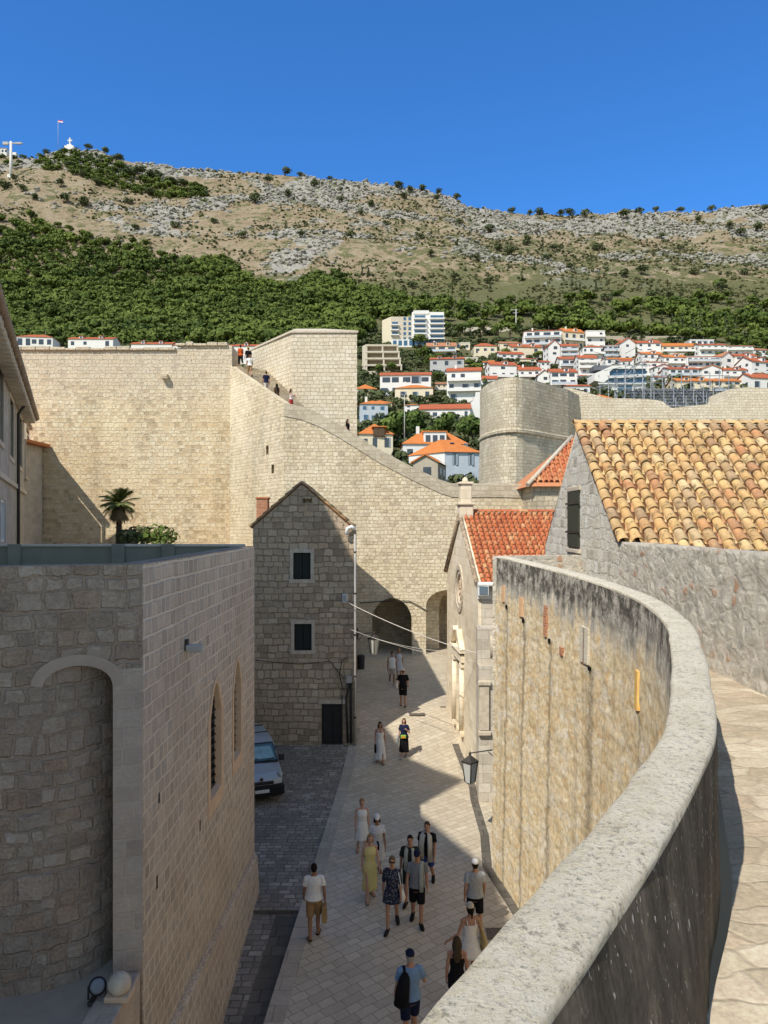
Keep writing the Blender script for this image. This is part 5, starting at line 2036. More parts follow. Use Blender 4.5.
# trees and bushes standing alone on the hill: (column, row of the foot, size)
HB_ = [(64, 204, 12), (82, 208, 13), (33, 200, 9), (96, 186, 9), (256, 204, 13), (174, 229, 10), (243, 239, 9), (135, 231, 8), (285, 176, 11), (268, 184, 9), (316, 188, 10), (340, 203, 8), (288, 198, 9), (372, 208, 9), (386, 226, 8),
       (301, 238, 8), (351, 238, 9), (440, 190, 8), (457, 196, 9), (488, 234, 12), (460, 226, 8), (431, 258, 9), (500, 252, 10), (510, 256, 12), (527, 244, 10), (527, 246, 9), (541, 216, 10), (569, 218, 11), (586, 218, 10), (598, 252, 12), (624, 220, 12),
       (640, 214, 9), (697, 222, 8), (730, 230, 9), (741, 236, 10), (756, 232, 12), (642, 276, 12), (626, 278, 11), (695, 276, 10), (553, 252, 8), (546, 262, 10), (489, 284, 9), (455, 282, 10), (413, 288, 9), (606, 302, 12), (585, 300, 11), (668, 300, 11), (706, 300, 10),
       (60, 188, 10), (150, 196, 10), (214, 224, 8), (205, 196, 7), (128, 205, 9), (110, 180, 8), (420, 240, 8), (404, 199, 8), (360, 215, 7), (476, 262, 9), (571, 270, 9), (650, 300, 12), (720, 290, 10), (745, 276, 9), (680, 250, 8), (662, 240, 7),
       (398, 190, 10), (421, 192, 9), (410, 193, 8), (436, 200, 7), (512, 214, 8), (530, 215, 7), (560, 216, 8), (655, 212, 7), (680, 213, 8), (712, 213, 8), (764, 212, 9), (300, 178, 6), (330, 182, 6), (104, 152, 9), (88, 152, 8), (122, 158, 7), (48, 152, 9), (118, 164, 11), (98, 168, 11), (140, 176, 12), (150, 182, 13), (170, 186, 11), (158, 180, 12), (182, 188, 10), (130, 178, 12), (84, 178, 10), (70, 170, 9), (4, 190, 11), (14, 180, 8), (22, 192, 9)]
rr = random.Random(21)
for k, (px, py, s) in enumerate(HB_):
    x, y, z = ground_at(px, py)
    plant_tree(T_bush[k % 3], (x, y, z - .4), s * y / F / 5.6, rr.random() * 6, 'dark green bush standing by itself on the dry hillside', 'dark bushes dotted over the dry hillside', 'bush')
for k, (px, py, s) in enumerate([(362, 276, 13), (368, 276, 14), (522, 282, 16), (534, 270, 14), (596, 292, 14), (572, 288, 15), (576, 290, 14), (580, 292, 13), (682, 292, 13), (490, 292, 14), (452, 290, 11), (614, 330, 24), (640, 334, 25), (652, 334, 26), (662, 336, 26), (672, 334, 25), (682, 336, 28), (693, 338, 30), (700, 338, 28), (716, 338, 28), (726, 338, 26), (735, 338, 24)]):
    x, y, z = ground_at(px, py)
    plant_tree(T_cyp[k % 2], (x, y, z - .4), s * y / F / 12.6, rr.random() * 6, 'slender dark cypress rising from the slope above the houses', 'cypresses on the slope above the houses', 'tree')
GT = [(430, 372, 16), (438, 368, 14), (420, 352, 15), (424, 366, 17), (476, 378, 14), (470, 372, 12), (507, 362, 12), (522, 358, 8), (538, 362, 10), (498, 340, 15), (510, 340, 16), (460, 340, 14), (446, 336, 13), (484, 336, 14), (470, 336, 13), (392, 376, 12), (378, 376, 11), (584, 346, 10), (578, 344, 9), (622, 356, 9), (635, 358, 10), (628, 350, 9), (600, 340, 8), (666, 352, 9), (712, 346, 9), (696, 354, 10), (720, 362, 9), (744, 354, 10), (756, 352, 11), (765, 350, 12), (520, 378, 8), (388, 395, 9), (436, 385, 12), (486, 388, 9), (552, 354, 8), (558, 362, 8), (690, 368, 8), (742, 368, 8), (490, 356, 10), (440, 352, 9), (455, 350, 9), (543, 342, 10), (563, 338, 10)]
for k, (px, py, s) in enumerate(GT):
    x, y, z = ground_at(px, py)
    plant_tree(T_pine[k % 3], (x, y, z - .3), s * y / F / 7.0, rr.random() * 6, 'round dark green garden tree standing among the hillside houses', 'garden trees among the hillside houses', 'tree')
NEAR = [(398, 447, 30, 'large bushy tree between the terrace houses beside a bare lamp pole'), (412, 438, 24, 'bright green tree right of the bushy tree by the lamp pole'), (384, 446, 18, 'small bushy tree left of the lamp pole'), (447, 441, 24, 'dark round tree behind the long orange roof, left of two'), (470, 444, 26, 'dark round tree behind the long orange roof, right of two'), (428, 440, 16, 'low green tree over the ridge of the long orange roof')]
for k, (px, py, s, lb_) in enumerate(NEAR):
    x, y, z = ground_at(px, py)
    plant_tree(T_gard[k % 3], (x, y, z - 2), s * y / F / 5.4, rr.random() * 6, lb_, None, 'tree')

# palm and shrubs behind the left building
def frond(g, base, az, up, L, bend):
    """one arching palm leaf: starts at elevation up and bends down by bend radians"""
    n = 10
    d = Vector((math.cos(az), math.sin(az), 0))
    side = Vector((-d.y, d.x, 0))
    p, pts, dirs = Vector(base), [Vector(base)], []
    for k in range(n):
        e = up - bend * (k / n) ** 1.3
        v = d * math.cos(e) + Vector((0, 0, math.sin(e)))
        dirs.append(v)
        p = p + v * (L / n)
        pts.append(p.copy())
    for k in range(2, n):
        t = k / n
        l = .40 * math.sin(math.pi * (.12 + t * .80)) + .06
        for h in (0, .5):
            q = pts[k].lerp(pts[k + 1], h)
            for sg in (-1, 1):
                e = q + side * sg * l * .78 + dirs[k] * l * .62 - Vector((0, 0, l * .30))
                u = dirs[k] * .030
                g.add([q - u, q + u, e + u * .2, e - u * .2], [(0, 1, 2, 3)])
    g.tube(pts, [.018] * n + [.005], 4)


YP = 47
pp = P(119, 505, YP)
pt = thing('palm_tree', 'fan of palm fronds on a shaggy trunk in front of the great city wall', 'tree', (pp.x, YP, 5))
g = MB()
g.tube([(pp.x, YP, 4.5), (pp.x, YP, 7.5), (pp.x, YP, pp.z - .1)], [.22, .2, .16], 10)
for k in range(60):
    a, z = k * 2.4, 6.5 + k * (pp.z - 6.7) / 60
    g.add([(pp.x + .17 * math.cos(a), YP + .17 * math.sin(a), z), (pp.x + .2 * math.cos(a + .5), YP + .2 * math.sin(a + .5), z), (pp.x + .3 * math.cos(a + .25), YP + .3 * math.sin(a + .25), z + .22)], [(0, 1, 2)])
obj('trunk', g, M['trunk'], pt)
g = MB()
rr = random.Random(4)
for k in range(44):
    f = rr.random()
    frond(g, (pp.x, YP, pp.z + .05), k * 2.399, -.5 + 1.95 * f, rr.uniform(1.1, 1.4), rr.uniform(.7, 1.3))
obj('crown', g, M['palm'], pt)
g = MB()
for k in range(16):
    frond(g, (pp.x, YP, pp.z - .15), k * 2.399 + .5, rr.uniform(-1.2, -.7), rr.uniform(.75, 1.05), .35)
obj('dead_fronds', g, M['palm_dead'], pt)
for px, py, w_, lb_, mt in ((136, 540, 1.0, 'leafy green shrub just right of the palm trunk', 'dark_leaf'), (160, 541, 1.2, 'yellow-green citrus shrub right of the palm, left of the wall corner', 'broad_leaf')):
    c = P(px, py, 46)
    sh = thing('garden_shrub', lb_, 'shrub', (c.x, 46, 5))
    me = quads_mesh('foliage', crown_arrays(int(px), 700, w_ * 1.15, .95, .09, 10, 'round', 0) + np.array([0, 0, c.z - 5]), M[mt])
    o = bpy.data.objects.new('foliage', me)
    COL.objects.link(o)
    o.parent = sh
    g = MB().tube([(c.x, 46, 4.6), (c.x, 46, c.z)], [.09, .04], 6)
    for k in range(4): g.tube([(c.x, 46, c.z - .8), (c.x + .5 * math.cos(k * 1.7), 46 + .5 * math.sin(k * 1.7), c.z + .2)], [.035, .012], 5)
    obj('stem', g, M['trunk'], sh)
g = MB().box((-29, 21, -.3), (-7, 57.9, 4.98))
struct('garden_terrace', g, M['ground'])

# ------------------------------------------------------------------ houses on the slope
def wall_mat(name, col): return plain(name, col, .85, .15, .10, .9)
HW = {'w': wall_mat('white_house_wall', (.74, .73, .70)), 'c': wall_mat('cream_house_wall', (.70, .62, .46)), 'g': wall_mat('grey_house_wall', (.44, .44, .43)), 'b': wall_mat('blue_grey_house_wall', (.47, .52, .57)), 's': wall_mat('beige_concrete', (.56, .50, .40)), 't': wall_mat('stone_house_wall', (.42, .37, .29))}
def roof_m(name, col):
    t = NT(name)
    p = t.pos()
    wv = t.n('TexWave', {'Scale': 1.6, 'Distortion': .6, 'Detail': 2})
    t.put(wv, 'Vector', p)
    c = t.mix(.55, col, t.ramp(t.noise(p, 1.6, 7, .75), [(.3, g3(.28)), (.7, g3(.68))]), 'OVERLAY')
    c = t.mix(.25, c, wv.outputs['Color'], 'OVERLAY')
    t.bump(wv.outputs['Fac'], .5, .08)
    return t.done(c, .85, spec=.15)
HR = {'r': roof_m('red_tile_roof', (.44, .125, .06)), 'o': roof_m('orange_tile_roof', (.58, .20, .06)), 'd': roof_m('old_terracotta_roof', (.46, .21, .12))}
M['win'] = glass_mat('far_window', (.05, .06, .075))
M['winblue'] = glass_mat('blue_glazing', (.05, .12, .20))
M['shutg'] = plain('grey_shutter', (.26, .31, .36), .7, .2, .1)
BOX = {}
def unit_box():
    if 'u' not in BOX: BOX['u'] = MB().box((-.5, -.5, -.5), (.5, .5, .5)).mesh('unit')
    return BOX['u']
def part_box(name, c, d, mat, parent, rot=0):
    key = (mat.name,)
    if key not in BOX:
        me = unit_box().copy()
        me.materials.append(mat)
        BOX[key] = me
    o = bpy.data.objects.new(name, BOX[key])
    COL.objects.link(o)
    o.parent = parent
    o.location, o.scale = c, d
    return o


hr_rnd = random.Random(77)


def house(px0, px1, pyb, pye, rh, label, roof='gable', wc='w', rc='r', st=2, nc=3, rot=0.0, Y=None, depth=.8, bal=0, chim=0, win='win', name='hillside_house', cat='house', group=None, half=False, shut=False):
    """front between two columns, foot at row pyb, eave at row pye, roof rh rows high"""
    Y = Y or tan_to_Y((HZ - pyb) / F)
    w_, h = (px1 - px0) / F * Y, (pyb - pye) / F * Y
    x, zb = ((px0 + px1) / 2 - 384) / F * Y, EYE + (HZ - pyb) / F * Y
    d = w_ * depth if depth > 0 else -depth
    hr = rh / F * Y
    t = thing(name, label, cat, (x, Y, zb), rot, group)
    g = MB()
    hw = w_ / 2
    if roof == 'gfront':
        g.prism([(-hw, -5), (hw, -5), (hw, h), (0, h + hr), (-hw, h)], 0, d, 'y')
    elif roof == 'gable':
        g.prism([(0, -5), (d, -5), (d, h), (d / 2, h + hr), (0, h)], -hw, hw, 'x')
    else:
        g.box((-hw, 0, -5), (hw, d, h))
    obj('wall', g.mesh('wall'), HW[wc], t, world=False)
    g = MB()
    e = .35
    if roof == 'gable':
        k = hr / (d / 2)
        g.add([(-hw - e, -e, h - e * k), (hw + e, -e, h - e * k), (hw + e, d / 2, h + hr), (-hw - e, d / 2, h + hr), (hw + e, d + e, h - e * k), (-hw - e, d + e, h - e * k)], [(0, 1, 2, 3), (3, 2, 4, 5)])
        g.add([(-hw - e, -e, h - e * k + .25), (hw + e, -e, h - e * k + .25), (hw + e, d / 2, h + hr + .25), (-hw - e, d / 2, h + hr + .25), (hw + e, d + e, h - e * k + .25), (-hw - e, d + e, h - e * k + .25)], [(0, 1, 2, 3), (3, 2, 4, 5)])
        g.add([(-hw - e, -e, h - e * k), (hw + e, -e, h - e * k), (hw + e, -e, h - e * k + .25), (-hw - e, -e, h - e * k + .25)], [(0, 1, 2, 3)])
    elif roof == 'gfront':
        k = hr / hw
        for s in (-1, 1):
            for dz in (0, .25):
                g.add([(0, -e, h + hr + dz), (s * (hw + e), -e, h - e * k + dz), (s * (hw + e), d + e, h - e * k + dz), (0, d + e, h + hr + dz)], [(0, 1, 2, 3)])
            g.add([(0, -e, h + hr), (s * (hw + e), -e, h - e * k), (s * (hw + e), -e, h - e * k + .25), (0, -e, h + hr + .25)], [(0, 1, 2, 3)])
    elif roof == 'hip':
        q = min(hw, d / 2)
        g.add([(-hw - e, -e, h), (hw + e, -e, h), (hw + e, d + e, h), (-hw - e, d + e, h), (-hw + q * .98, d / 2, h + hr), (hw - q * .98, d / 2, h + hr)], [(0, 1, 5, 4), (1, 2, 5), (2, 3, 4, 5), (3, 0, 4), (3, 2, 1, 0)])
    else:
        g.box((-hw - .15, -.15, h), (hw + .15, d + .15, h + .3))
    rf = obj('roof', g.mesh('roof'), HR.get(rc, HW.get(rc, HW['w'])), t, world=False)
    if chim:
        for k in range(chim):
            part_box('chimney', (hw * (-.5 + k * .8), d * .4, h + hr * .9 + .3), (.7, .7, 1.6), HW['w'], rf)
    fh = h / st
    for r in range(st):
        for c in range(nc):
            xx = -hw + w_ * (c + .5) / nc
            ww, wh = (min(w_ / nc * .5, 2.2) if not half else w_ / nc * .84), fh * (.42 if not half else .52)
            zc = fh * (r + .55)
            if not half and hr_rnd.random() < .13: continue
            ww *= hr_rnd.uniform(.62, .92)
            hh_ = wh * hr_rnd.choice((.8, .95, 1.25))
            zc += (hh_ - wh) * -.2
            xx += hr_rnd.uniform(-.12, .12) * w_ / nc
            wn = part_box('window', (xx, .01, zc), (ww, .12, hh_), M[win], t)
            if hr_rnd.random() < .35: part_box('shutter', (xx + ww * .62, -.03, zc), (ww * .3, .1, hh_), M['shutg'], t)
            if shut:
                for s in (-1, 1): part_box('shutter', (xx + s * ww * .7, -.05, zc), (ww * .36, .1, wh * 1.05), M['shutg'], t)
        if bal & (1 << r):
            b = part_box('balcony', (0, -.75, fh * r + .1), (w_ * .96, 1.5, .22), HW['w'], t)
            part_box('railing', (0, -1.45, fh * r + .65), (w_ * .96, .08, .9), HW['w' if not half else 'b'], t)
    for c in range(2):     # side windows
        for r in range(st):
            part_box('window', ((hw if rot < 0 else -hw), d * (.3 + .4 * c), fh * (r + .55)), (.12, min(1.3, d * .2), fh * .45), M[win], t)
    if roof == 'gable' and w_ > 9 and hr_rnd.random() < .6 and rh > 3:
        for s in ((-.22, .22) if w_ > 13 else (.1,)):
            dm = part_box('dormer', (w_ * s, d * .20, h + hr * .42), (1.7, d * .34, hr * .75), HW[wc], t)
            part_box('dormer_window', (w_ * s, d * .20 - d * .172, h + hr * .45), (1.0, .08, hr * .42), M[win], t)
            part_box('dormer_roof', (w_ * s, d * .20, h + hr * .82), (2.1, d * .38, .22), HR.get(rc, HW['w']), t)
    if h > 5 and hr_rnd.random() < .5:
        part_box('aerial', (hw * .4, d * .5, h + hr + 1.1), (.07, .07, 2.4), HW['g'], t)
    return t


# --- lower ones, seen between the stair wall and the bastion
Yh = 138.0
t = thing('shuttered_house', 'blue-grey house with grey shutters and a big hipped orange roof, nearest below the bastion', 'house', (P(445, 0, Yh).x, Yh, P(0, 500, Yh).z))
cx, zb, ze, zp = P(445, 0, Yh).x, P(0, 505, Yh).z, P(0, 452, Yh).z, P(0, 437, Yh).z
hx0, hx1 = P(445, 0, Yh).x, P(481, 0, Yh).x
sxv = Vector((P(409, 0, 146).x - hx0, 146 - Yh, 0))
g = MB()
g.prism([(hx0, Yh), (hx1, Yh + 1), (hx1 + sxv.x, Yh + sxv.y + 1), (hx0 + sxv.x, Yh + sxv.y)], zb, ze)
obj('wall', g, HW['b'], t)
g = MB()
a, b = Vector((hx0, Yh, 0)), Vector((hx0 + sxv.x, Yh + sxv.y, 0))
out = Vector((sxv.y, -sxv.x, 0)).normalized() * -.05
if out.x > 0: out = -out
g.add([a + out + Vector((0, 0, zb)), b + out + Vector((0, 0, zb)), b + out + Vector((0, 0, ze)), a + out + Vector((0, 0, ze))], [(0, 1, 2, 3)])
obj('side_wall', g, HW['w'], t)
e = .4
c4 = [Vector((hx0 - .1, Yh - e, ze)), Vector((hx1 + e, Yh + 1 - e, ze)), Vector((hx1 + sxv.x + .2, Yh + sxv.y + 1 + e, ze)), Vector((hx0 + sxv.x - e, Yh + sxv.y + .2, ze))]
ctr = (c4[0] + c4[1] + c4[2] + c4[3]) / 4
r0, r1 = ctr + (c4[0] - c4[1]) * .12, ctr + (c4[1] - c4[0]) * .12
r0.z = r1.z = zp
g = MB()
g.add(c4 + [r0, r1], [(0, 1, 5, 4), (1, 2, 5), (2, 3, 4, 5), (3, 0, 4), (3, 2, 1, 0)])
rf = obj('roof', g, HR['o'], t)
for px, py in ((452, 443), (466, 444)):
    q = P(px, py, Yh + 3)
    obj('skylight', MB().bbox(q, (.8, .6, .14), .02), M['winblue'], rf)
for px in (455, 471):
    for y0, y1 in ((453, 465), (474, 486)):
        q0, q1 = P(px - 3, y1, Yh + .4), P(px + 3, y0, Yh + .4)
        w_ = obj('window', MB().box((q0.x, Yh - .02 + (px - 445) / 36, q0.z), (q1.x, Yh + .1 + (px - 445) / 36, q1.z)), M['win'], t)
        for s in (-1, 1):
            xm = q0.x if s < 0 else q1.x
            obj('shutter', MB().bbox((xm - s * .2, Yh - .06 + (px - 445) / 36, (q0.z + q1.z) / 2), (.42, .08, q1.z - q0.z + .1), .02), M['shutg'], w_)
house(403, 468, 463, 444, 16, 'long house with a broad bright orange roof and white dormer behind the shuttered house', 'hip', 'w', 'o', 1, 4, .05, Y=158, depth=-9, chim=1)
dq = P(435, 443, 158.5)
t = thing('dormer_storey', 'white boxy dormer with three windows on the long bright orange roof', 'dormer', (dq.x, 158.5, dq.z))
obj('wall', MB().box((-2.4, -.2, -.6), (2.4, 5, 2.3)).mesh('wall'), HW['w'], t, world=False)
obj('roof', MB().box((-2.6, -.4, 2.3), (2.6, 5, 2.55)).mesh('roof'), HR['o'], t, world=False)
for k in range(3): part_box('window', (-1.5 + k * 1.5, -.22, .9), (1.0, .1, 1.5), M['win'], t)
house(413, 438, 486, 462, 7, 'small grey stone house with an orange gable just over the sloping wall', 'gfront', 't', 'o', 1, 1, -.25, Y=122, depth=-8)
house(359, 393, 452, 434, 13, 'grey and cream house with orange roof and a brown wooden dormer beside the tower', 'hip', 'c', 'o', 1, 3, .1, Y=158, depth=-9, name='hillside_house')
q = P(379, 432, 158)
t = thing('wooden_dormer', 'brown wooden dormer window in the orange roof beside the tower', 'dormer', (q.x, 157.7, q.z))
obj('frame', MB().box((-1.25, 0, -1.0), (1.25, 3, 1.0)).mesh('frame'), plain('brown_wood', (.16, .075, .04), .7, .2, .2), t, world=False)
obj('roof', MB().box((-1.6, -.3, 1.0), (1.6, 3, 1.2)).mesh('roof'), HR['o'], t, world=False)
for k in (-.6, .6): part_box('shutter', (k, -.05, 0), (1.0, .1, 1.7), M['trunk'], t)
HS = [
    (360, 388, 422, 404, 6, 'white house with pale blue windows, orange roof and small dormer beside the tower', 'hip', 'b', 'o', 2, 3, .1, 0, 'winblue'),
    (368, 392, 410, 403, 5, 'yellowish house with orange roof behind the pale blue one beside the tower', 'hip', 'c', 'o', 1, 2, 0, 0, 'win'),
    (356, 377, 398, 389, 7, 'small beige house with bright orange hipped roof touching the tower edge', 'hip', 'c', 'o', 1, 2, .15, 0, 'win'),
    (395, 433, 402, 388, 6, 'cream house with orange hipped roof and a dark arched loggia', 'hip', 'c', 'o', 1, 3, -.08, 0, 'win'),
    (420, 470, 421, 409, 7, 'long low white house under a red roof, above the dark trees', 'gable', 'w', 'r', 1, 5, -.1, 1, 'win'),
    (380, 431, 396, 375, 5, 'white terraced row with three round dormers under a red roof', 'gable', 'w', 'r', 2, 5, -.05, 1, 'win'),
    (447, 481, 402, 371, 6, 'tall white house with three balcony floors and a red roof', 'gable', 'w', 'r', 3, 3, -.12, 6, 'win'),
    (480, 497, 388, 379, 5, 'white annexe with red roof attached right of the tall balcony house', 'gable', 'w', 'r', 1, 2, -.1, 0, 'win'),
    (430, 464, 376, 359, 4, 'grey-walled house with a flat red roof band under the cream block', 'gable', 'g', 'r', 2, 3, -.1, 1, 'win'),
    (427, 456, 358, 346, 5, 'cream house with terracotta roof just below the right end of the hotel', 'gable', 'c', 'd', 2, 3, -.05, 2, 'win'),
    (474, 497, 357, 346, 5, 'cream villa with red roof standing alone right of the hotel', 'hip', 'c', 'r', 1, 3, .05, 0, 'win'),
    (511, 542, 356, 347, 5, 'cream house with red gable on the long pale terrace wall', 'gable', 'c', 'r', 1, 3, .1, 0, 'win'),
    (549, 560, 364, 345, 5, 'narrow white three storey house with red roof, left of its balconied neighbour', 'gfront', 'w', 'r', 3, 1, .1, 0, 'win'),
    (561, 578, 362, 346, 4, 'white balconied block with small red roof, right of the narrow three storey house', 'gable', 'w', 'r', 3, 2, -.05, 6, 'win'),
    (490, 517, 380, 365, 5, 'white house with red roof and two gables just above the bastion', 'gable', 'w', 'r', 2, 3, .1, 1, 'win'),
    (519, 541, 381, 370, 5, 'white house with broad red roof above the middle of the bastion', 'gable', 'w', 'r', 1, 3, 0, 1, 'win'),
    (538, 551, 386, 375, 5, 'small white house with red gable just left of the longer red roof above the bastion', 'gfront', 'w', 'r', 1, 1, 0, 0, 'win'),
    (551, 577, 388, 372, 5, 'white house with a long bright red roof over the right end of the bastion', 'gable', 'w', 'r', 2, 3, 0, 1, 'win'),
    (563, 585, 346, 332, 5, 'cream house with a tall pale gable end and orange roof in the top row', 'gable', 'c', 'o', 1, 3, .25, 1, 'win'),
    (586, 605, 346, 331, 2, 'flat roofed white villa in the top row beside the orange roof', 'flat', 'w', 'w', 2, 2, 0, 2, 'win'),
    (583, 605, 358, 347, 4, 'white house with wide red roof in the second row under the flat villa', 'hip', 'w', 'r', 1, 4, 0, 1, 'win'),
    (603, 618, 358, 346, 2, 'grey-white flat house between two red roofs in the second row', 'flat', 'g', 'g', 2, 3, 0, 3, 'win'),
    (621, 636, 357, 343, 5, 'narrow white house with a steep gable facing out, second row', 'gfront', 'w', 'r', 2, 1, .2, 0, 'win'),
    (637, 661, 354, 343, 4, 'white house with dark veranda and thin red roof beside the steep gable', 'gable', 'w', 'r', 2, 3, 0, 1, 'win'),
    (579, 597, 375, 358, 5, 'white three floor block with balconies and dull red roof', 'gable', 'w', 'r', 3, 2, 0, 6, 'win'),
    (560, 579, 370, 359, 4, 'small white house with red roof and dark veranda left of the three floor block', 'gable', 'w', 'r', 1, 2, 0, 1, 'win'),
    (606, 634, 366, 359, 3, 'low white house with long thin orange roof above the glass villa', 'gable', 'w', 'o', 1, 4, 0, 0, 'win'),
    (642, 662, 362, 354, 4, 'small white house with orange roof above the scaffold tower', 'gable', 'w', 'o', 1, 3, 0, 0, 'win'),
    (662, 697, 354, 346, 5, 'long house with a wide orange roof in the top row at the right', 'gable', 'c', 'o', 1, 5, 0, 1, 'win'),
    (690, 714, 347, 340, 1, 'flat white house above the end of the wide orange roof', 'flat', 'w', 'w', 1, 4, 0, 0, 'win'),
    (699, 726, 356, 345, 3, 'white balconied row with thin red roof, left of its twin', 'gable', 'w', 'r', 2, 4, 0, 2, 'win'),
    (727, 753, 356, 346, 2, 'white balconied row with thin pale roof, right of its twin', 'gable', 'w', 'd', 2, 4, 0, 2, 'win'),
    (664, 686, 367, 357, 4, 'white house with orange roof and dark balcony under the wide orange roof', 'gable', 'w', 'o', 1, 3, 0, 1, 'win'),
    (687, 721, 368, 357, 2, 'long white terrace block with a red line of roof', 'flat', 'w', 'r', 2, 6, 0, 2, 'win'),
    (721, 735, 368, 357, 5, 'white house with bare pale gable in the middle right row', 'gfront', 'w', 'd', 1, 1, .3, 0, 'win'),
    (735, 757, 368, 356, 4, 'white house with red roof right of the bare pale gable', 'gable', 'w', 'r', 2, 3, 0, 1, 'win'),
    (749, 775, 376, 362, 6, 'bright white gabled house with red roof at the right edge of the picture', 'gable', 'w', 'r', 2, 2, .35, 1, 'win'),
    (669, 699, 379, 369, 4, 'white row house with red roof and small gables behind the grandstand', 'gable', 'w', 'r', 1, 4, 0, 1, 'win'),
    (702, 722, 380, 369, 4, 'white house with an arched front behind the grandstand', 'gfront', 'w', 'o', 1, 2, 0, 0, 'win'),
    (723, 747, 380, 370, 4, 'pale house with dull red roof right of the arched front', 'gable', 'w', 'r', 1, 3, 0, 1, 'win'),
    (677, 712, 388, 381, 5, 'low house with a long orange roof behind the grandstand, left of two', 'gable', 'c', 'o', 1, 4, 0, 0, 'win'),
    (713, 742, 388, 381, 4, 'low house with a long orange roof behind the grandstand, right of two', 'gable', 'c', 'o', 1, 3, 0, 0, 'win'),
    (750, 776, 394, 378, 6, 'white house with red roof at the right edge just over the rampart', 'gable', 'w', 'r', 1, 2, .2, 0, 'win'),
    (593, 612, 405, 398, 6, 'low orange roofed house just above the rampart under the glass villa', 'hip', 'w', 'o', 1, 2, 0, 0, 'win'),
    (567, 590, 396, 386, 3, 'low white house with patches of red roof right of the bastion', 'gable', 'w', 'r', 1, 3, 0, 0, 'win'),
    (455, 470, 350, 343, 1, 'small pale flat house half hidden in trees right of the hotel', 'flat', 'c', 'w', 1, 2, 0, 0, 'win'),
    (612, 640, 378, 370, 1, 'low white terrace house directly behind the glass villa', 'flat', 'w', 'w', 1, 4, 0, 0, 'win'),
    (500, 518, 350, 343, 3, 'little cream cottage with pale roof above the long terrace wall', 'gable', 'c', 'd', 1, 2, 0, 0, 'win'),
    (640, 668, 372, 362, 3, 'white house with grey roof behind the scaffold tower', 'hip', 'w', 'd', 1, 3, 0, 0, 'win'),
    (17, 52, 358, 337, 5, 'white house with red roof and dark columned loggia over the great wall, far left', 'hip', 'w', 'r', 2, 5, .1, 0, 'win'),
    (68, 113, 358, 339, 4, 'plain white house with red roof, second from the left over the great wall', 'gable', 'w', 'r', 2, 4, 0, 0, 'win'),
    (131, 172, 360, 344, 4, 'long white house with red roof and one blue side, third over the great wall', 'gable', 'w', 'r', 1, 4, 0, 0, 'winblue'),
    (173, 199, 360, 345, 3, 'lower white house with red roof joined to the long one over the great wall', 'gable', 'w', 'r', 1, 2, 0, 0, 'win'),
    (211, 233, 362, 346, 3, 'low white house with red roof left of the walkers on the wall', 'gable', 'w', 'r', 1, 2, 0, 0, 'win'),
    (234, 277, 364, 346, 4, 'white house with red roof directly behind the walkers on the wall', 'gable', 'w', 'r', 1, 4, 0, 0, 'win'),
]
for i, (a, b, pb, pe, rh, lb_, rf_, wc, rc, st, nc, rot, bal, wn) in enumerate(HS):
    if a > 480 and pb < 392:
        pb, st, bal = pb + 4, st + 1, bal * 2 + (i % 2)
    house(a, b, pb, pe, rh, lb_, rf_, wc, rc, st, nc, rot, bal=bal, win=wn, chim=(1 if i % 3 == 0 and rf_ != 'flat' else 0), depth=-9 if b - a < 30 else -11, half=(i % 4 == 1 and st > 1))

house(524, 561, 352, 331, 4, 'big white three storey villa with dark verandas and red roof, right of the power pole', 'hip', 'w', 'r', 3, 4, -.12, bal=6, depth=-13, half=True, chim=1)
house(500, 524, 364, 354, 4, 'white house with red roof just under the left end of the big three storey villa', 'gable', 'w', 'r', 2, 3, .1, bal=1, depth=-9)
XH = [(497, 512, 352, 346, 3, 'c', 'd', 'cream bungalow with pale roof left of the cream red-gabled house'), (541, 550, 372, 362, 3, 'w', 'r', 'tiny white house left of the narrow three storey house'), (520, 536, 366, 359, 3, 'c', 'r', 'cream house with red roof below the long terrace wall'), (502, 518, 390, 383, 4, 'w', 'o', 'white house with orange roof peeping over the bastion top'), (596, 606, 368, 362, 2, 'w', 'w', 'white flat roofed annexe left of the thin orange roof'), (618, 634, 347, 341, 3, 'c', 'd', 'small cream house in the trees above the steep gable'), (645, 660, 347, 341, 3, 'w', 'r', 'white house with red roof left of the wide orange roof'), (753, 768, 358, 350, 3, 'w', 'd', 'white house with pale roof at the right end of the second row'), (700, 716, 375, 368, 3, 'c', 'd', 'cream house squeezed above the arched front house'), (738, 750, 375, 368, 3, 'w', 'r', 'white house squeezed left of the bright gabled house at the edge'), (652, 668, 385, 377, 3, 'w', 'r', 'white house with red roof at the left end of the grandstand'), (622, 640, 352, 347, 2, 'w', 'w', 'white flat house behind the steep gable'), (575, 590, 383, 376, 3, 'w', 'r', 'white house under the three floor block'), (536, 548, 352, 345, 3, 'w', 'r', 'white house with red roof at the right end of the long terrace wall'), (465, 478, 365, 358, 2, 'c', 'w', 'cream flat house right of the grey-walled house'), (483, 494, 369, 362, 3, 'w', 'o', 'white house with orange roof above the white annexe'), (386, 396, 366, 360, 2, 'g', 'g', 'grey shed below the concrete frame building') , (436, 447, 392, 384, 3, 'c', 'd', 'cream house tucked left of the tall balcony house'), (404, 419, 412, 405, 3, 'w', 'o', 'white house with orange roof under the arched loggia house'), (670, 684, 360, 354, 2, 'w', 'w', 'white flat house under the middle of the wide orange roof')]
for i, (a, b, pb, pe, rh, wc, rc, lb_) in enumerate(XH):
    house(a, b, pb, pe, rh, lb_, 'flat' if rc in 'wg' else ('hip', 'gable')[i % 2], wc, rc, 1 + (pb - pe > 6), 2, (-.12, .1, .0)[i % 3], bal=i % 2, depth=-8)

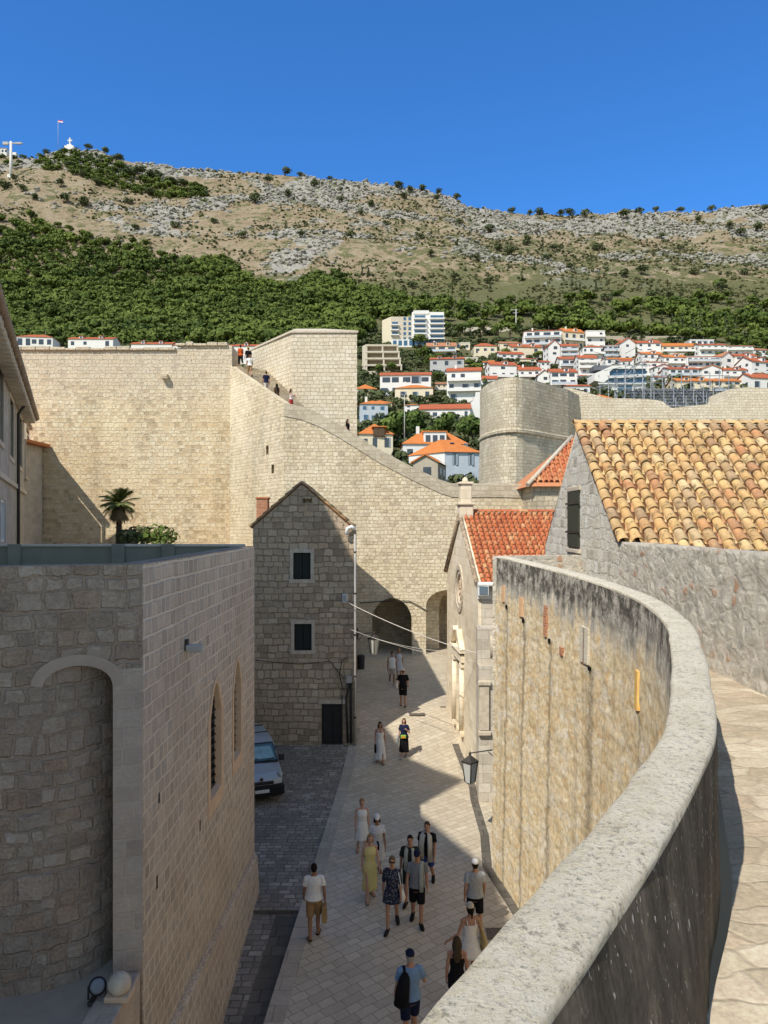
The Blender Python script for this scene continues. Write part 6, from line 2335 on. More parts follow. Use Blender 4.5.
# infill in the crowded right-hand part of the town
AUTO = [(486, 350), (528, 374), (545, 380), (557, 352), (571, 352), (584, 366), (597, 352), (610, 352), (626, 366), (640, 348), (651, 358), (664, 372), (676, 362), (690, 376), (703, 362), (716, 374), (728, 362), (742, 362), (757, 368), (762, 380), (512, 372), (480, 380)]
SIDE = ('just below', 'just above')
for i, (px, py) in enumerate(AUTO):
    near = min(HS, key=lambda h: abs((h[0] + h[1]) / 2 - px) + 2 * abs((h[2] + h[3]) / 2 - py))
    word = SIDE[py < (near[2] + near[3]) / 2]
    wd = 11 + (i * 7) % 8
    nm = ' '.join(near[5].replace(',', '').split()[:6])
    lab = ('narrow', 'broad', 'plain', 'squat')[i % 4] + (' white ', ' cream ', ' white ')[i % 3] + 'house ' + word + ' the ' + nm
    lab = lab.replace(' with', '').replace(' and', '')
    house(px - wd / 2, px + wd / 2, py + 6, py - 3 - i % 3, 3, lab, ('gable', 'hip', 'flat', 'gfront')[i % 4], 'wcw'[i % 3], ('r', 'd', 'w', 'r')[i % 4], 2, 2 + i % 2, (-.15, .1, 0, .2)[i % 4], bal=i % 4, depth=-8)

# hotel
Yh = tan_to_Y((HZ - 347) / F)
hx = lambda px: (px - 384) / F * Yh
hz = lambda py: EYE + (HZ - py) / F * Yh
ht = thing('hotel', 'large white stepped hotel with rows of blue balconies below the forest', 'hotel', (hx(414), Yh, hz(347)))
def hb(name, px0, px1, py0, py1, y0, y1, mat, parent=None):
    return obj(name, MB().box((hx(px0), Yh + y0, hz(py1)), (hx(px1), Yh + y1, hz(py0))), mat, parent or ht)
hb('wall', 412, 444, 312, 370, 0, 14, HW['w'])
hb('wing', 391, 412, 316, 370, 1.2, 14, HW['s'])
g = MB().prism([(hx(391), Yh + 1.2), (hx(382), Yh + 9), (hx(384), Yh + 16), (hx(393), Yh + 14)], hz(370), hz(316))
obj('side_wing', g, HW['c'], ht)
hb('stair_tower', 413.5, 429, 310.5, 314, -.3, 6, HW['w'])
for r in range(6):
    y = 315 + r * 5.0
    for a, b in ((414, 426), (430, 444)):
        if r < 5:
            hb('balcony', a - .4, b + .8, y + 3.4, y + 4.6, -1.6, -.05, HW['w'])
        hb('window', a + .5, b - .5, y + .2, y + 3.2, -.06, .1, M['winblue'])
    if 1 <= r <= 3:
        hb('balcony', 391, 399, y + 4.2, y + 5.2, -.4, 1.15, HW['w'])
        hb('window', 392, 398, y + 1.2, y + 4.0, 1.12, 1.3, M['winblue'])
    for a in (403.5, 408.5):
        if r < 5: hb('window', a, a + 2.6, y + 1.5, y + 4.6, 1.1, 1.3, M['winblue'])
for k in range(9):
    hb('window', 393 + k * 5.4, 396.6 + k * 5.4, 340.5, 345.5, -.05, .1, M['winblue'])
hb('ground_floor', 391, 444.5, 339.5, 370, .0, 1.19, HW['w'])
# unfinished frame building
Yh = tan_to_Y((HZ - 373) / F)
fb = thing('concrete_frame_building', 'unfinished beige concrete building with four open dark floors below the hotel', 'building', (hx(382), Yh, hz(373)))
for r in range(4):
    o_ = r * 1.2
    hb('floor_slab', 366 - r * .3, 398.5 + o_, 344.5 + r * 7, 346.2 + r * 7, -.3 - r * .8, 9, HW['s'], fb)
    hb('back_wall', 368, 397 + o_, 346.2 + r * 7, 351.5 + r * 7, 2.6, 3.0, HW['t'], fb)
    for px in (366.6, 382.5 + o_ * .5, 397.5 + o_):
        hb('column', px - .8, px + .8, 346.2 + r * 7, 351.5 + r * 7, -.2 - r * .8, .8 - r * .8, HW['s'], fb)
hb('floor_slab', 364, 403, 372.5, 390, -3, 9, HW['s'], fb)
g = MB().prism([(hx(366), Yh - .3), (hx(362), Yh + 3), (hx(362), Yh + 10), (hx(366), Yh + 9)], hz(390), hz(344.5))
obj('side_wall', g, HW['s'], fb)
# modern glass villa
Yh = tan_to_Y((HZ - 394) / F)
gv = thing('glass_villa', 'sharp-edged modern white villa with blue glass storeys behind the rampart', 'house', (hx(620), Yh, hz(394)))
g = MB().prism([(hx(594), hz(381)), (hx(594), hz(374)), (hx(612), hz(366)), (hx(646), hz(366)), (hx(646), hz(369)), (hx(613), hz(369)), (hx(609), hz(372)), (hx(609), hz(376)), (hx(646), hz(374.5)), (hx(646), hz(377)), (hx(609), hz(378.5)), (hx(603), hz(383))], Yh - .8, Yh + 9, 'y')
obj('wall', g, HW['w'], gv)
hb('glazing', 608, 646, 368.5, 375.2, .2, .4, M['winblue'], gv)
hb('glazing', 600, 646, 377.2, 383.2, .25, .4, M['winblue'], gv)
hb('lower_wall', 603, 646, 383, 410, .1, 8, HW['w'], gv)
hb('glazing', 618, 632, 385, 391, .0, .09, M['winblue'], gv)
hb('floor_slab', 598, 646, 383, 384.4, -.6, .08, HW['w'], gv)
hb('dark_roof', 595, 611, 364.5, 369, 1.5, 8, M['seatm'], gv)
# terrace walls and stair among the houses
def terrace(px0, px1, pyt, pyb, lb_, wc='c'):
    Y = tan_to_Y((HZ - pyb) / F)
    a, b = P(px0, pyb, Y), P(px1, pyt, Y)
    t = single('terrace_wall', MB().bbox(((a.x + b.x) / 2, Y + .4, (a.z + b.z) / 2 - 1.5), (b.x - a.x, .8, b.z - a.z + 3), .05), HW[wc], lb_, 'wall', ((a.x + b.x) / 2, Y, a.z))
terrace(478, 540, 351, 358, 'long cream terrace wall under the villa right of the hotel')
terrace(463, 512, 327, 332, 'pale wall high in the trees above the long terrace wall', 's')
terrace(604, 690, 336, 341, 'stone retaining wall along the foot of the wood, behind the top row of houses', 't')
terrace(500, 548, 362, 366, 'white garden wall above the twin gabled house', 'w')
terrace(640, 700, 356, 359, 'white garden wall between the top two rows at right', 'w')
terrace(560, 600, 350, 353, 'cream garden wall beneath the top row gable', 'c')
Y = tan_to_Y((HZ - 420) / F)
g = MB()
for k in range(6):
    a, b = P(465 + k * 1.6, 420, Y), P(480, 395 + k * 4.2, Y)
    g.box((P(465 + (5 - k) * 2.2, 0, Y).x, Y + k * .02, P(0, 424, Y).z - 3), (P(480, 0, Y).x, Y + 3 + k * .02, P(0, 392 + (5 - k) * -0 + k * 4.6, Y).z))
single('stepped_wall', g, HW['w'], 'bright white stepped stair wall left of the bastion', 'wall', (P(472, 0, Y).x, Y, P(0, 420, Y).z))

# masts and monuments
def pole(name, px, y0, y1, Y, r, lb_, cat, mat, arm=None):
    a, b = P(px, y1, Y), P(px, y0, Y)
    t = thing(name, lb_, cat, a)
    obj('post', MB().tube([a - Vector((0, 0, 1)), b], [r, r * .6], 8), mat, t)
    if arm:
        g = MB()
        for p, q in arm: g.tube([P(*p, Y), P(*q, Y)], r * .45, 6)
        obj('arm', g, mat, t)
    return t
Yt = tan_to_Y((HZ - 334) / F)
pole('power_pole', 516, 309, 342, Yt, .45, 'pale power pole with a cross arm above the cream houses', 'pole', HW['g'], [((511, 310), (518, 310)), ((513, 313), (518, 313))])
pole('lamp_pole', 404.5, 395, 445, 168, .12, 'tall bare lamp pole in the bushy trees', 'pole', HW['g'], [((404.5, 395.5), (401, 394))])
x, y, z = ground_at(11, 178)
t = thing('cable_car_pylon', 'white cable car pylon on the hill at the far left', 'pylon', (x, y, z))
a = Vector((x, y, z))
top = z + 36 / F * y
obj('post', MB().tube([a - Vector((0, 0, 2)), Vector((x, y, top))], [1.9, 1.3], 10), HW['w'], t)
obj('foot', MB().bbox(a + Vector((0, 0, 1)), (6.5, 5, 4), .4), HW['w'], t)
g = MB()
g.box((x - 6, y - .6, top - 2.4), (x + 13, y + .6, top - 1.2)).box((x - 9, y - 1, top - 3.6), (x - 3, y + 1, top - .4)).box((x + 5, y - 1, top - 2.8), (x + 12, y + 1, top - 1.0))
obj('cross_arm', g, HW['g'], t)
yc = 900
cz = lambda py: EYE + (HZ - py) / F * yc
xc = (70 - 384) / F * yc
t = thing('summit_cross', 'white stone cross on a stepped base on the summit', 'monument', (xc, yc, cz(152)))
hzv = hill(xc, yc)
obj('base', MB().bbox((xc, yc, hzv + .2), (12, 8, 5), .5).bbox((xc, yc, hzv + 3.6), (6, 5, 2.4), .4), HW['w'], t)
obj('cross', MB().bbox((xc, yc, hzv + 9), (1.5, 1.5, 9.5), .2).bbox((xc, yc, hzv + 10.4), (5.6, 1.4, 1.4), .2), HW['w'], t)
xf = (58 - 384) / F * yc
t = thing('summit_flagpole', 'thin flagpole with a red white and blue flag on the summit', 'flagpole', (xf, yc, hill(xf, yc)))
tz = hill(xf, yc) + 30 / F * yc
obj('pole', MB().tube([(xf, yc, hill(xf, yc) - 1), (xf, yc, tz)], .22, 6), HW['g'], t)
for k, c in enumerate(((.55, .05, .05), (.8, .8, .8), (.05, .1, .4))):
    g = MB().add([(xf, yc, tz - k * 1.2), (xf, yc, tz - 1.2 - k * 1.2), (xf + 3, yc + .4, tz - 1.5 - k * 1.2), (xf + 6, yc, tz - 1.9 - k * 1.2), (xf + 6, yc, tz - .7 - k * 1.2), (xf + 3, yc + .4, tz - .3 - k * 1.2)], [(0, 1, 2, 5), (5, 2, 3, 4)])
    obj('flag_stripe', g, plain('flag_cloth', c, .8, .1, .05), t)
xs_ = (0 - 384) / F * yc
t = thing('summit_station', 'pale low buildings of the cable car station at the left end of the crest', 'building', (xs_, yc, hill(xs_, yc)))
hh = hill(xs_, yc)
obj('wall', MB().bbox((xs_ + 2, yc, hh + 2), (16, 8, 9), .3).bbox((xs_ + 14, yc + 2, hh + .5), (12, 6, 6), .3), HW['w'], t)
for k in range(4): obj('window', MB().box((xs_ - 4 + k * 4, yc - 4.1, hh + 2), (xs_ - 1.6 + k * 4, yc - 3.9, hh + 5)), M['win'], t)
obj('roof', MB().bbox((xs_ + 2, yc, hh + 6.7), (17, 9, .5), .1), HW['t'], t)
# ------------------------------------------------------------------ people
SK = {'tan': plain('tanned_skin', (.42, .22, .14), .6, .3, .08, 12, space='obj'), 'fair': plain('fair_skin', (.52, .30, .21), .6, .3, .08, 12, space='obj'), 'brown': plain('brown_skin', (.30, .155, .09), .6, .3, .08, 12, space='obj')}
CL = {}
def folds(name, c, var):
    t = NT(name)
    o = t.objc()
    a = t.noise(t.vmap(o, scale=(1, 1, .45)), 13, 4, .6, dist=1.2)
    b = t.noise(o, 60, 3, .6)
    col = t.mix(var * 2.5, c, t.ramp(a, [(.3, g3(.3)), (.7, g3(.7))]), 'OVERLAY')
    t.bump(t.math('ADD', a, t.math('MULTIPLY', b, .1)), .9, .03)
    return t.done(col, .9, spec=.1)
def cloth(name, c, var=.12):
    if name not in CL: CL[name] = folds(name, c, var)
    return CL[name]
def print_cloth(name, a, b):
    if name not in CL:
        t = NT(name)
        v = t.n('TexVoronoi', {'Scale': 26.0})
        t.put(v, 'Vector', t.objc())
        c = t.mix(t.band(v.outputs['Distance'], .34, .28), a, b)
        CL[name] = t.done(c, .9, spec=.1)
    return CL[name]
M['eye'] = plain('eye_dark', (.02, .015, .012), .3, .4, .0)
M['lip'] = plain('lips', (.36, .12, .10), .6, .3, .0)


def remesh(mb, vox, smooth_it=3):
    me = mb.mesh('w')
    me.uv_layers.remove(me.uv_layers[0])
    r = evaluated(me, [('REMESH', dict(mode='VOXEL', voxel_size=vox)), ('SMOOTH', dict(factor=.5, iterations=smooth_it))])
    r.polygons.foreach_set('use_smooth', np.ones(len(r.polygons), bool))
    return r


def rings_body(fem, grow=0.0, z0=.80, z1=1.52, flare=0.0):
    m = [(.78, .125, .10, 0), (.84, .155, .115, .005), (.92, .165, .115, .01), (1.0, .158, .105, .0), (1.08, .148, .10, -.005), (1.18, .158, .105, -.005), (1.29, .178, .115, 0), (1.37, .178, .105, .005), (1.425, .15, .085, .01), (1.46, .09, .065, .012), (1.50, .058, .058, .01)]
    f = [(.78, .125, .10, 0), (.84, .168, .12, .008), (.92, .172, .118, .01), (1.0, .148, .10, .0), (1.08, .125, .088, -.004), (1.18, .135, .095, -.01), (1.27, .155, .115, -.016), (1.35, .155, .10, -.004), (1.415, .135, .078, .008), (1.455, .08, .058, .012), (1.50, .048, .05, .01)]
    src = f if fem else m
    out = []
    def at(z):
        for a, b in zip(src, src[1:]):
            if a[0] <= z <= b[0]:
                t = (z - a[0]) / (b[0] - a[0])
                return [a[i] + (b[i] - a[i]) * t for i in range(4)]
        return list(src[-1] if z > 1 else src[0])
    zs = [z0] + [r[0] for r in src if z0 + .01 < r[0] < z1 - .01] + [z1]
    for z in zs:
        _, rx, ry, cy = at(z)
        fl = flare * max(0, (z0 + .22 - z) / .22)
        out.append((z, 0, cy, rx + grow + fl, ry + grow + fl))
    return out


class Fig:
    def __init__(s, fem, stride=.32, lead=1, arms=None, lean=0.0, bend=0.0):
        """lead: +1 left leg forward. the figure faces -y"""
        s.fem = fem
        sw = .185 if not fem else .162
        hw = .092
        s.hip, s.knee, s.ank, s.toe, s.sh, s.el, s.wr = {}, {}, {}, {}, {}, {}, {}
        low = 9
        for side in (-1, 1):
            th = stride * (1 if side == lead else -1)
            kb = .10 if side == lead else .10 + stride * 1.1
            h = Vector((side * hw, 0, .90))
            k = h + .41 * Vector((side * .01, -math.sin(th), -math.cos(th)))
            a = k + .42 * Vector((0, -math.sin(th - kb), -math.cos(th - kb)))
            s.hip[side], s.knee[side], s.ank[side] = h, k, a
            pt = -max(0, (kb - th - .1)) * .7 if side != lead else .05
            s.toe[side] = a + Vector((side * .03, -.16 * math.cos(pt), -.05 + .16 * math.sin(pt)))
            low = min(low, a.z - .075, s.toe[side].z - .02)
            aa = (arms or {}).get(side)
            S_ = Vector((side * sw, .01, 1.405))
            if aa is None:
                sa = -th * .8
                u = Vector((side * .16, -math.sin(sa), -math.cos(sa))).normalized()
                f = Vector((side * .06, -math.sin(sa + .35), -math.cos(sa + .35))).normalized()
            else:
                u, f = Vector(aa[0]).normalized(), Vector(aa[1]).normalized()
            s.sh[side] = S_
            s.el[side] = S_ + u * .285
            s.wr[side] = s.el[side] + f * .25
        s.dz = -low
    def shift(s, me):
        me.transform(Matrix.Translation((0, 0, s.dz)))
        return me

    def body(s, vox=.0095):
        g = MB()
        f = s.fem
        g.loft(rings_body(f), 20)
        for sd in (-1, 1):
            k = .9 if f else 1
            g.tube([s.hip[sd] + Vector((0, 0, .03)), s.hip[sd].lerp(s.knee[sd], .5), s.knee[sd], s.knee[sd].lerp(s.ank[sd], .3), s.ank[sd]], [.088 if not f else .09, .075, .053 * k, .056 * k, .036 * k], 12)
            g.ball(s.knee[sd], .053 * k, 2)
            g.ball(s.hip[sd], .088, 2)
            a, t = s.ank[sd], s.toe[sd]
            heel = a + (a - t).normalized() * .05 + Vector((0, 0, -.045))
            heel.z = min(heel.z, a.z - .03)
            g.tube([heel, heel.lerp(t, .55) + Vector((0, 0, .012)), t, t + (t - heel).normalized() * .05], [(.036, .034), (.042, .034), (.046, .024), (.028, .014)], 10, flat=(1, 0, 0))
            g.ball(a + Vector((0, 0, -.01)), .04, 2)
            S_, E, W = s.sh[sd], s.el[sd], s.wr[sd]
            g.ball(S_, .058 * k, 2)
            g.tube([S_ * .97 + Vector((0, 0, .0)), S_.lerp(E, .5), E, E.lerp(W, .35), W], [.052 * k, .046 * k, .038 * k, .040 * k, .026 * k], 10)
            g.ball(E, .039 * k, 2)
            g.tube([Vector((sd * .06, .012, 1.43)), S_ + Vector((0, 0, .02))], [.062, .045 * k], 10)
            # hand: palm, four fingers of different lengths, thumb from the side
            d = (W - E).normalized()
            side = Vector((0, -1, 0)) - d * d.dot(Vector((0, -1, 0)))
            side = side.normalized() if side.length > .1 else Vector((-sd, 0, 0))
            inn = d.cross(side).normalized()
            if inn.x * sd > 0: inn = -inn
            pe = W + d * .085
            g.tube([W - d * .02, W + d * .04, pe], [(.024, .022), (.036, .019), (.040, .016)], 8, flat=side)
            for i, (o, L) in enumerate(((.030, .070), (.010, .080), (-.010, .074), (-.030, .058))):
                b = pe + side * o - d * .012
                m = b + d * L * .55 + inn * .010
                e = m + d * L * .38 + inn * .026
                g.tube([b, m, e], [.0105, .0098, .0085], 6)
            tb = W + d * .03 + side * .03
            g.tube([tb, tb + d * .03 + side * .03 + inn * .008, tb + d * .062 + side * .036 + inn * .018], [.014, .012, .0095], 6)
        g.tube([(0, .014, 1.45), (0, .008, 1.56)], [.058 if not f else .05, .052 if not f else .045], 12)
        # head with jaw, nose, brow, ears
        g.ball((0, -.002, 1.655), (.073, .092, .103), 3)
        g.ball((0, -.022, 1.595), (.056, .068, .062), 3)
        g.tube([(0, -.086, 1.668), (0, -.108, 1.628), (0, -.092, 1.622)], [.010, .016, .012], 6)
        g.tube([(-.045, -.078, 1.683), (0, -.094, 1.684), (.045, -.078, 1.683)], [.010, .012, .010], 6)
        for sd in (-1, 1): g.ball((sd * .076, .008, 1.645), (.012, .022, .032), 1)
        return s.shift(remesh(g, vox, 2))

    def torso(s, grow, z0, z1, sleeve=0.0, flare=0.0, vox=.013, srad=1.35, strap=False):
        g = MB()
        g.loft(rings_body(s.fem, grow, z0, z1, flare), 22)
        for sd in (-1, 1):
            S_, E, W = s.sh[sd], s.el[sd], s.wr[sd]
            if sleeve > 0:
                p = S_.lerp(E, min(1, sleeve))
                k = .9 if s.fem else 1
                g.ball(S_, .062 * k * 1.12, 2)
                g.tube([Vector((sd * .05, .012, 1.42)), S_ + Vector((0, 0, .018))], [.07, .058], 10)
                pts, rr_ = [S_ * .98, S_.lerp(E, min(1, sleeve) * .5), p], [.066 * k, .061 * k * srad * .85, .056 * k * srad]
                if sleeve > 1:
                    pts.append(E.lerp(W, sleeve - 1))
                    rr_[-1] = .05 * k
                    rr_.append(.042 * k)
                g.tube(pts, rr_, 12)
            elif not strap:
                g.tube([Vector((sd * .05, .012, 1.43)), S_ * .86 + Vector((0, 0, .215))], [.05, .042], 10)
        return s.shift(remesh(g, vox, 2))

    def straps(s):
        g = MB()
        for sd in (-1, 1):
            g.tube([(sd * .085, -.105, 1.30), (sd * .09, -.085, 1.39), (sd * .092, -.01, 1.462), (sd * .088, .085, 1.40), (sd * .08, .115, 1.30)], .011, 6)
        return s.shift(g.mesh('straps'))

    def shorts(s, frac=.75, grow=.016, vox=.013):
        g = MB()
        g.loft(rings_body(s.fem, grow, .82, 1.02), 20)
        for sd in (-1, 1):
            e = s.hip[sd].lerp(s.knee[sd], frac) if frac <= 1 else s.knee[sd].lerp(s.ank[sd], frac - 1)
            pts = [s.hip[sd] + Vector((0, 0, .04)), s.hip[sd].lerp(s.knee[sd], min(frac, 1) * .5), e]
            r = [.106, .102, .094]
            if frac > 1:
                pts = [pts[0], s.hip[sd].lerp(s.knee[sd], .5), s.knee[sd], e]
                r = [.106, .098, .08, .07]
            g.tube(pts, r, 14)
            g.ball(s.hip[sd], .106, 2)
        return s.shift(remesh(g, vox, 2))

    def skirt(s, z0, z1=1.05, r0=.26, folds=7, amp=.05, drift=.0):
        g = MB()
        sd = 1
        ctr = lambda z: Vector((0, 0, 0)) + (Vector(((s.ank[1].x + s.ank[-1].x) / 2, (s.ank[1].y + s.ank[-1].y) / 2, 0)) - Vector((0, 0, 0))) * max(0, (.9 - z) / .9) * .8
        base = rings_body(s.fem, .014, .80, 1.06)
        R = []
        n = 12
        for k in range(n + 1):
            z = z0 + (z1 - z0) * k / n
            t = k / n
            if z >= .92:
                q = min(base, key=lambda r: abs(r[0] - z))
                rx, ry = q[3], q[4]
            else:
                u = (.92 - z) / max(.01, .92 - z0)
                rx, ry = .188 + (r0 - .188) * u, .135 + (r0 * .82 - .135) * u
            c = ctr(z)
            R.append((z, c.x, c.y, rx, ry))
        g.loft(R, 40, True, lambda a, z: 1 + amp * max(0, (.95 - z)) / .6 * math.sin(a * folds + z * 2))
        return s.shift(g.mesh('skirt'))

    def hair(s, kind):
        g = MB()
        if kind in ('short', 'crop'):
            k = 1.06 if kind == 'short' else 1.03
            g.ball((0, .014, 1.675), (.076 * k, .092 * k, .094 * k), 3)
            g.ball((0, .035, 1.63), (.072, .072, .075), 2)
        else:
            g.ball((0, .012, 1.672), (.082, .098, .100), 3)
            g.ball((0, .045, 1.62), (.08, .07, .09), 2)
            if kind == 'long':
                g.tube([(0, .05, 1.66), (0, .085, 1.52), (0, .12, 1.40), (0, .125, 1.28)], [(.08, .06), (.088, .05), (.085, .035), (.05, .02)], 12, flat=(1, 0, 0))
                for sd in (-1, 1): g.tube([(sd * .06, .01, 1.68), (sd * .078, .02, 1.58), (sd * .075, .03, 1.46)], [.03, .032, .02], 8)
            elif kind == 'bob':
                g.tube([(0, .04, 1.66), (0, .06, 1.52)], [(.088, .07), (.085, .05)], 12, flat=(1, 0, 0))
                for sd in (-1, 1): g.tube([(sd * .066, -.01, 1.68), (sd * .08, .0, 1.55)], [.03, .028], 8)
            elif kind == 'bun':
                g.ball((0, .11, 1.68), .045, 2)
            elif kind == 'pony':
                g.tube([(0, .09, 1.68), (0, .14, 1.62), (0, .13, 1.48)], [.028, .034, .012], 8)
        me = remesh(g, .011, 2)
        # keep the face free
        bm = bmesh.new()
        bm.from_mesh(me)
        kill = [f for f in bm.faces if f.calc_center_median().y < -.045 and f.calc_center_median().z < 1.705 and abs(f.calc_center_median().x) < .074]
        bmesh.ops.delete(bm, geom=kill, context='FACES')
        bm.to_mesh(me)
        bm.free()
        return s.shift(me)

    def cap(s):
        g = MB()
        rings = [(1.688, 0, .006, .082, .102), (1.71, 0, .006, .083, .103), (1.74, 0, .008, .076, .094), (1.765, 0, .010, .056, .07), (1.778, 0, .012, .02, .026)]
        g.loft(rings, 24)
        vs = []
        for z in (1.688, 1.70):
            for k in range(11):
                a = math.pi * (1 + k / 10)
                vs.append((.078 * math.cos(a), -.05 + .115 * math.sin(a), z + .012 * (1 - math.cos(math.pi * (k / 10 - .5) * 1.0)) - .02 * math.sin(math.pi * k / 10)))
        g.add(vs, [tuple(range(11))[::-1], tuple(range(11, 22))] + [(k, (k + 1) % 11, 11 + (k + 1) % 11, 11 + k) for k in range(11)])
        return s.shift(g.mesh('cap'))

    def shoe(s, sd, kind='shoe'):
        g = MB()
        a, t = s.ank[sd], s.toe[sd]
        heel = a + (a - t).normalized() * .05 + Vector((0, 0, -.045))
        heel.z = min(heel.z, a.z - .03)
        d = (t - heel).normalized()
        if kind == 'shoe':
            g.tube([heel - d * .02, heel.lerp(t, .5) + Vector((0, 0, .012)), t, t + d * .06], [(.044, .046), (.050, .046), (.052, .034), (.032, .022)], 12, flat=(1, 0, 0))
            g.ball(a + Vector((0, 0, -.012)), (.047, .05, .04), 2)
        else:
            n = Vector((1, 0, 0)).cross(d).normalized()
            if n.z > 0: n = -n
            g.tube([heel - d * .025 + n * .035, heel.lerp(t, .5) + n * .03, t + d * .06 + n * .02], [(.045, .012), (.05, .012), (.042, .012)], 12, flat=(1, 0, 0))
            g.tube([t + Vector((-.05, 0, -.01)), t + Vector((0, 0, .028)), t + Vector((.05, 0, -.01))], .012, 6)
        return s.shift(g.mesh('shoe'))


def person(foot, h, face, label, fem=False, skin='tan', stride=.30, lead=1, top=None, bottom=None, dress=None, hair=('short', (.03, .02, .015)), cap=None, shoes=('shoe', (.03, .03, .03)), arms=None, vox=.0095, group=None, glasses=False):
    """face: direction of walking in degrees, 0 = towards the viewer"""
    F_ = Fig(fem, stride, lead, arms)
    r = thing('person', label, 'person', foot, math.radians(face), group)
    k = h / 1.77
    r.scale = (k, k, k)
    O = lambda n, me, m: obj(n, me, m, r, world=False, smooth=True)
    O('body', F_.body(vox), SK[skin])
    if top:
        kind, m, sl = top
        if kind == 'tank':
            O('top', F_.torso(.014, .98, 1.33, 0, .0, strap=True), m)
            O('straps', F_.straps(), m)
        else:
            O('shirt', F_.torso(.020, .90 if kind != 'crop' else 1.0, 1.475, sl, .028), m)
    if bottom:
        kind, m, fr = bottom
        if kind == 'skirt': O('skirt', F_.skirt(fr, 1.05, .22, 6, .03), m)
        else: O('shorts' if fr <= 1 else 'trousers', F_.shorts(fr), m)
    if dress:
        kind, m, z0, r0 = dress
        if kind == 'strap':
            O('dress_top', F_.torso(.014, .98, 1.32, 0, strap=True), m)
            O('straps', F_.straps(), m)
        elif kind == 'tank': O('dress_top', F_.torso(.014, .98, 1.44, 0), m)
        else: O('dress_top', F_.torso(.018, .96, 1.465, {'tee': .55, 'long': 1.1}[kind]), m)
        O('skirt', F_.skirt(z0, 1.07, r0, 7, .05), m)
    if hair: O('hair', F_.hair(hair[0]), cloth('hair_%.2f' % sum(hair[1]), hair[1], .25))
    if cap: O('cap', F_.cap(), cap)
    for sd in (-1, 1): O('shoe', F_.shoe(sd, shoes[0]), cloth('shoe_%.2f' % sum(shoes[1]), shoes[1]))
    for sd in (-1, 1): O('eye', F_.shift(MB().ball((sd * .031, -.083, 1.660), (.013, .008, .007), 1).mesh('e')), M['eye'])
    O('mouth', F_.shift(MB().ball((0, -.088, 1.592), (.022, .006, .007), 1).mesh('m')), M['lip'])
    if glasses: O('sunglasses', F_.shift(MB().bbox((0, -.098, 1.660), (.13, .02, .036), .008).bbox((-.072, -.05, 1.662), (.008, .1, .012), .002).bbox((.072, -.05, 1.662), (.008, .1, .012), .002).mesh('g')), M['iron'])
    Mw = Matrix.Translation(foot) @ Matrix.Rotation(math.radians(face), 4, 'Z') @ Matrix.Scale(k, 4)
    F_.at = lambda v: Mw @ (Vector(v) + Vector((0, 0, F_.dz)))
    F_.k, F_.Mw = k, Mw
    return F_


def on_street(px, py):
    lo, hi = 10.0, 60.0
    for _ in range(40):
        m = (lo + hi) / 2
        if HZ + F * (EYE - street_z(m)) / m > py: lo = m
        else: hi = m
    return Vector(((px - 384) / F * lo, lo, street_z(lo)))


def carried(name, label, cat, fig, mb, mat, extra=()):
    """a bag, towel or hat: geometry given in the wearer's own frame"""
    o = fig.at((0, 0, 0))
    for g in [mb] + [e[1] for e in extra]:
        g.v = [tuple(fig.at(v)) for v in g.v]
    if not extra: return single(name, mb, mat, label, cat, o, smooth=None)
    t = thing(name, label, cat, o)
    obj(extra[0][3] if len(extra[0]) > 3 else 'bag', mb, mat, t)
    for e in extra: obj(e[0], e[1], e[2], t)
    return t


W_, BK, NV = cloth('white_cotton', (.78, .77, .75), .06), cloth('black_cloth', (.012, .012, .014)), cloth('navy_cloth', (.015, .02, .05))
KH, GY, OL, BL = cloth('khaki_cloth', (.32, .20, .10)), cloth('grey_tee', (.20, .205, .22)), cloth('dark_olive_cloth', (.03, .035, .032)), cloth('blue_tee', (.18, .29, .46))
YE, TW, LG = cloth('yellow_dress', (.70, .60, .25)), cloth('grey_green_towel', (.38, .40, .36)), cloth('light_grey_tee', (.36, .37, .38))
PRN, STP = print_cloth('navy_print', (.03, .035, .06), (.28, .26, .27)), print_cloth('white_striped_dress', (.66, .66, .68), (.42, .43, .47))
BLD, DKH, BRH = (.30, .19, .09), (.018, .013, .01), (.09, .05, .03)

fg = person(on_street(314, 936), 1.78, 186, 'person seen from behind in a white T-shirt and khaki shorts, alone by the kerb', False, 'brown', .16, -1, ('tee', W_, .62), ('shorts', KH, .95), hair=('crop', DKH), shoes=('sandal', (.03, .025, .02)), arms={-1: ((-.20, .12, -1), (-.10, -.10, -1))})
w = fg.wr[-1]
g = MB().bbox((w.x + .02, w.y, w.z - .32), (.12, .30, .36), .01)
carried('paper_bag', 'brown paper carrier bag with a dark label held by the person in khaki shorts', 'bag', fg, g, cloth('kraft_paper', (.40, .26, .12)), [('label', MB().bbox((w.x - .043, w.y + .02, w.z - .34), (.01, .2, .2), .003), BK, 'bag'), ('handle', MB().tube([(w.x + .02, w.y - .08, w.z - .15), (w.x + .02, w.y - .05, w.z - .06), (w.x + .02, w.y + .05, w.z - .06), (w.x + .02, w.y + .08, w.z - .15)], .006, 5), cloth('kraft_paper', (.40, .26, .12)))])
fg = person(on_street(362, 855), 1.72, 8, 'fair haired person in a white halter dress, rearmost of the three near the kerb', True, 'fair', .22, 1, dress=('tank', W_, .50, .24), hair=('bun', (.32, .17, .08)), shoes=('sandal', (.2, .15, .1)))
fg = person(on_street(377, 876), 1.76, 6, 'person in a white cap and pale tied shirt dress, behind the yellow dress', True, 'brown', .22, -1, dress=('tee', STP, .48, .25), hair=('bob', DKH), cap=W_, shoes=('sandal', (.05, .04, .03)))
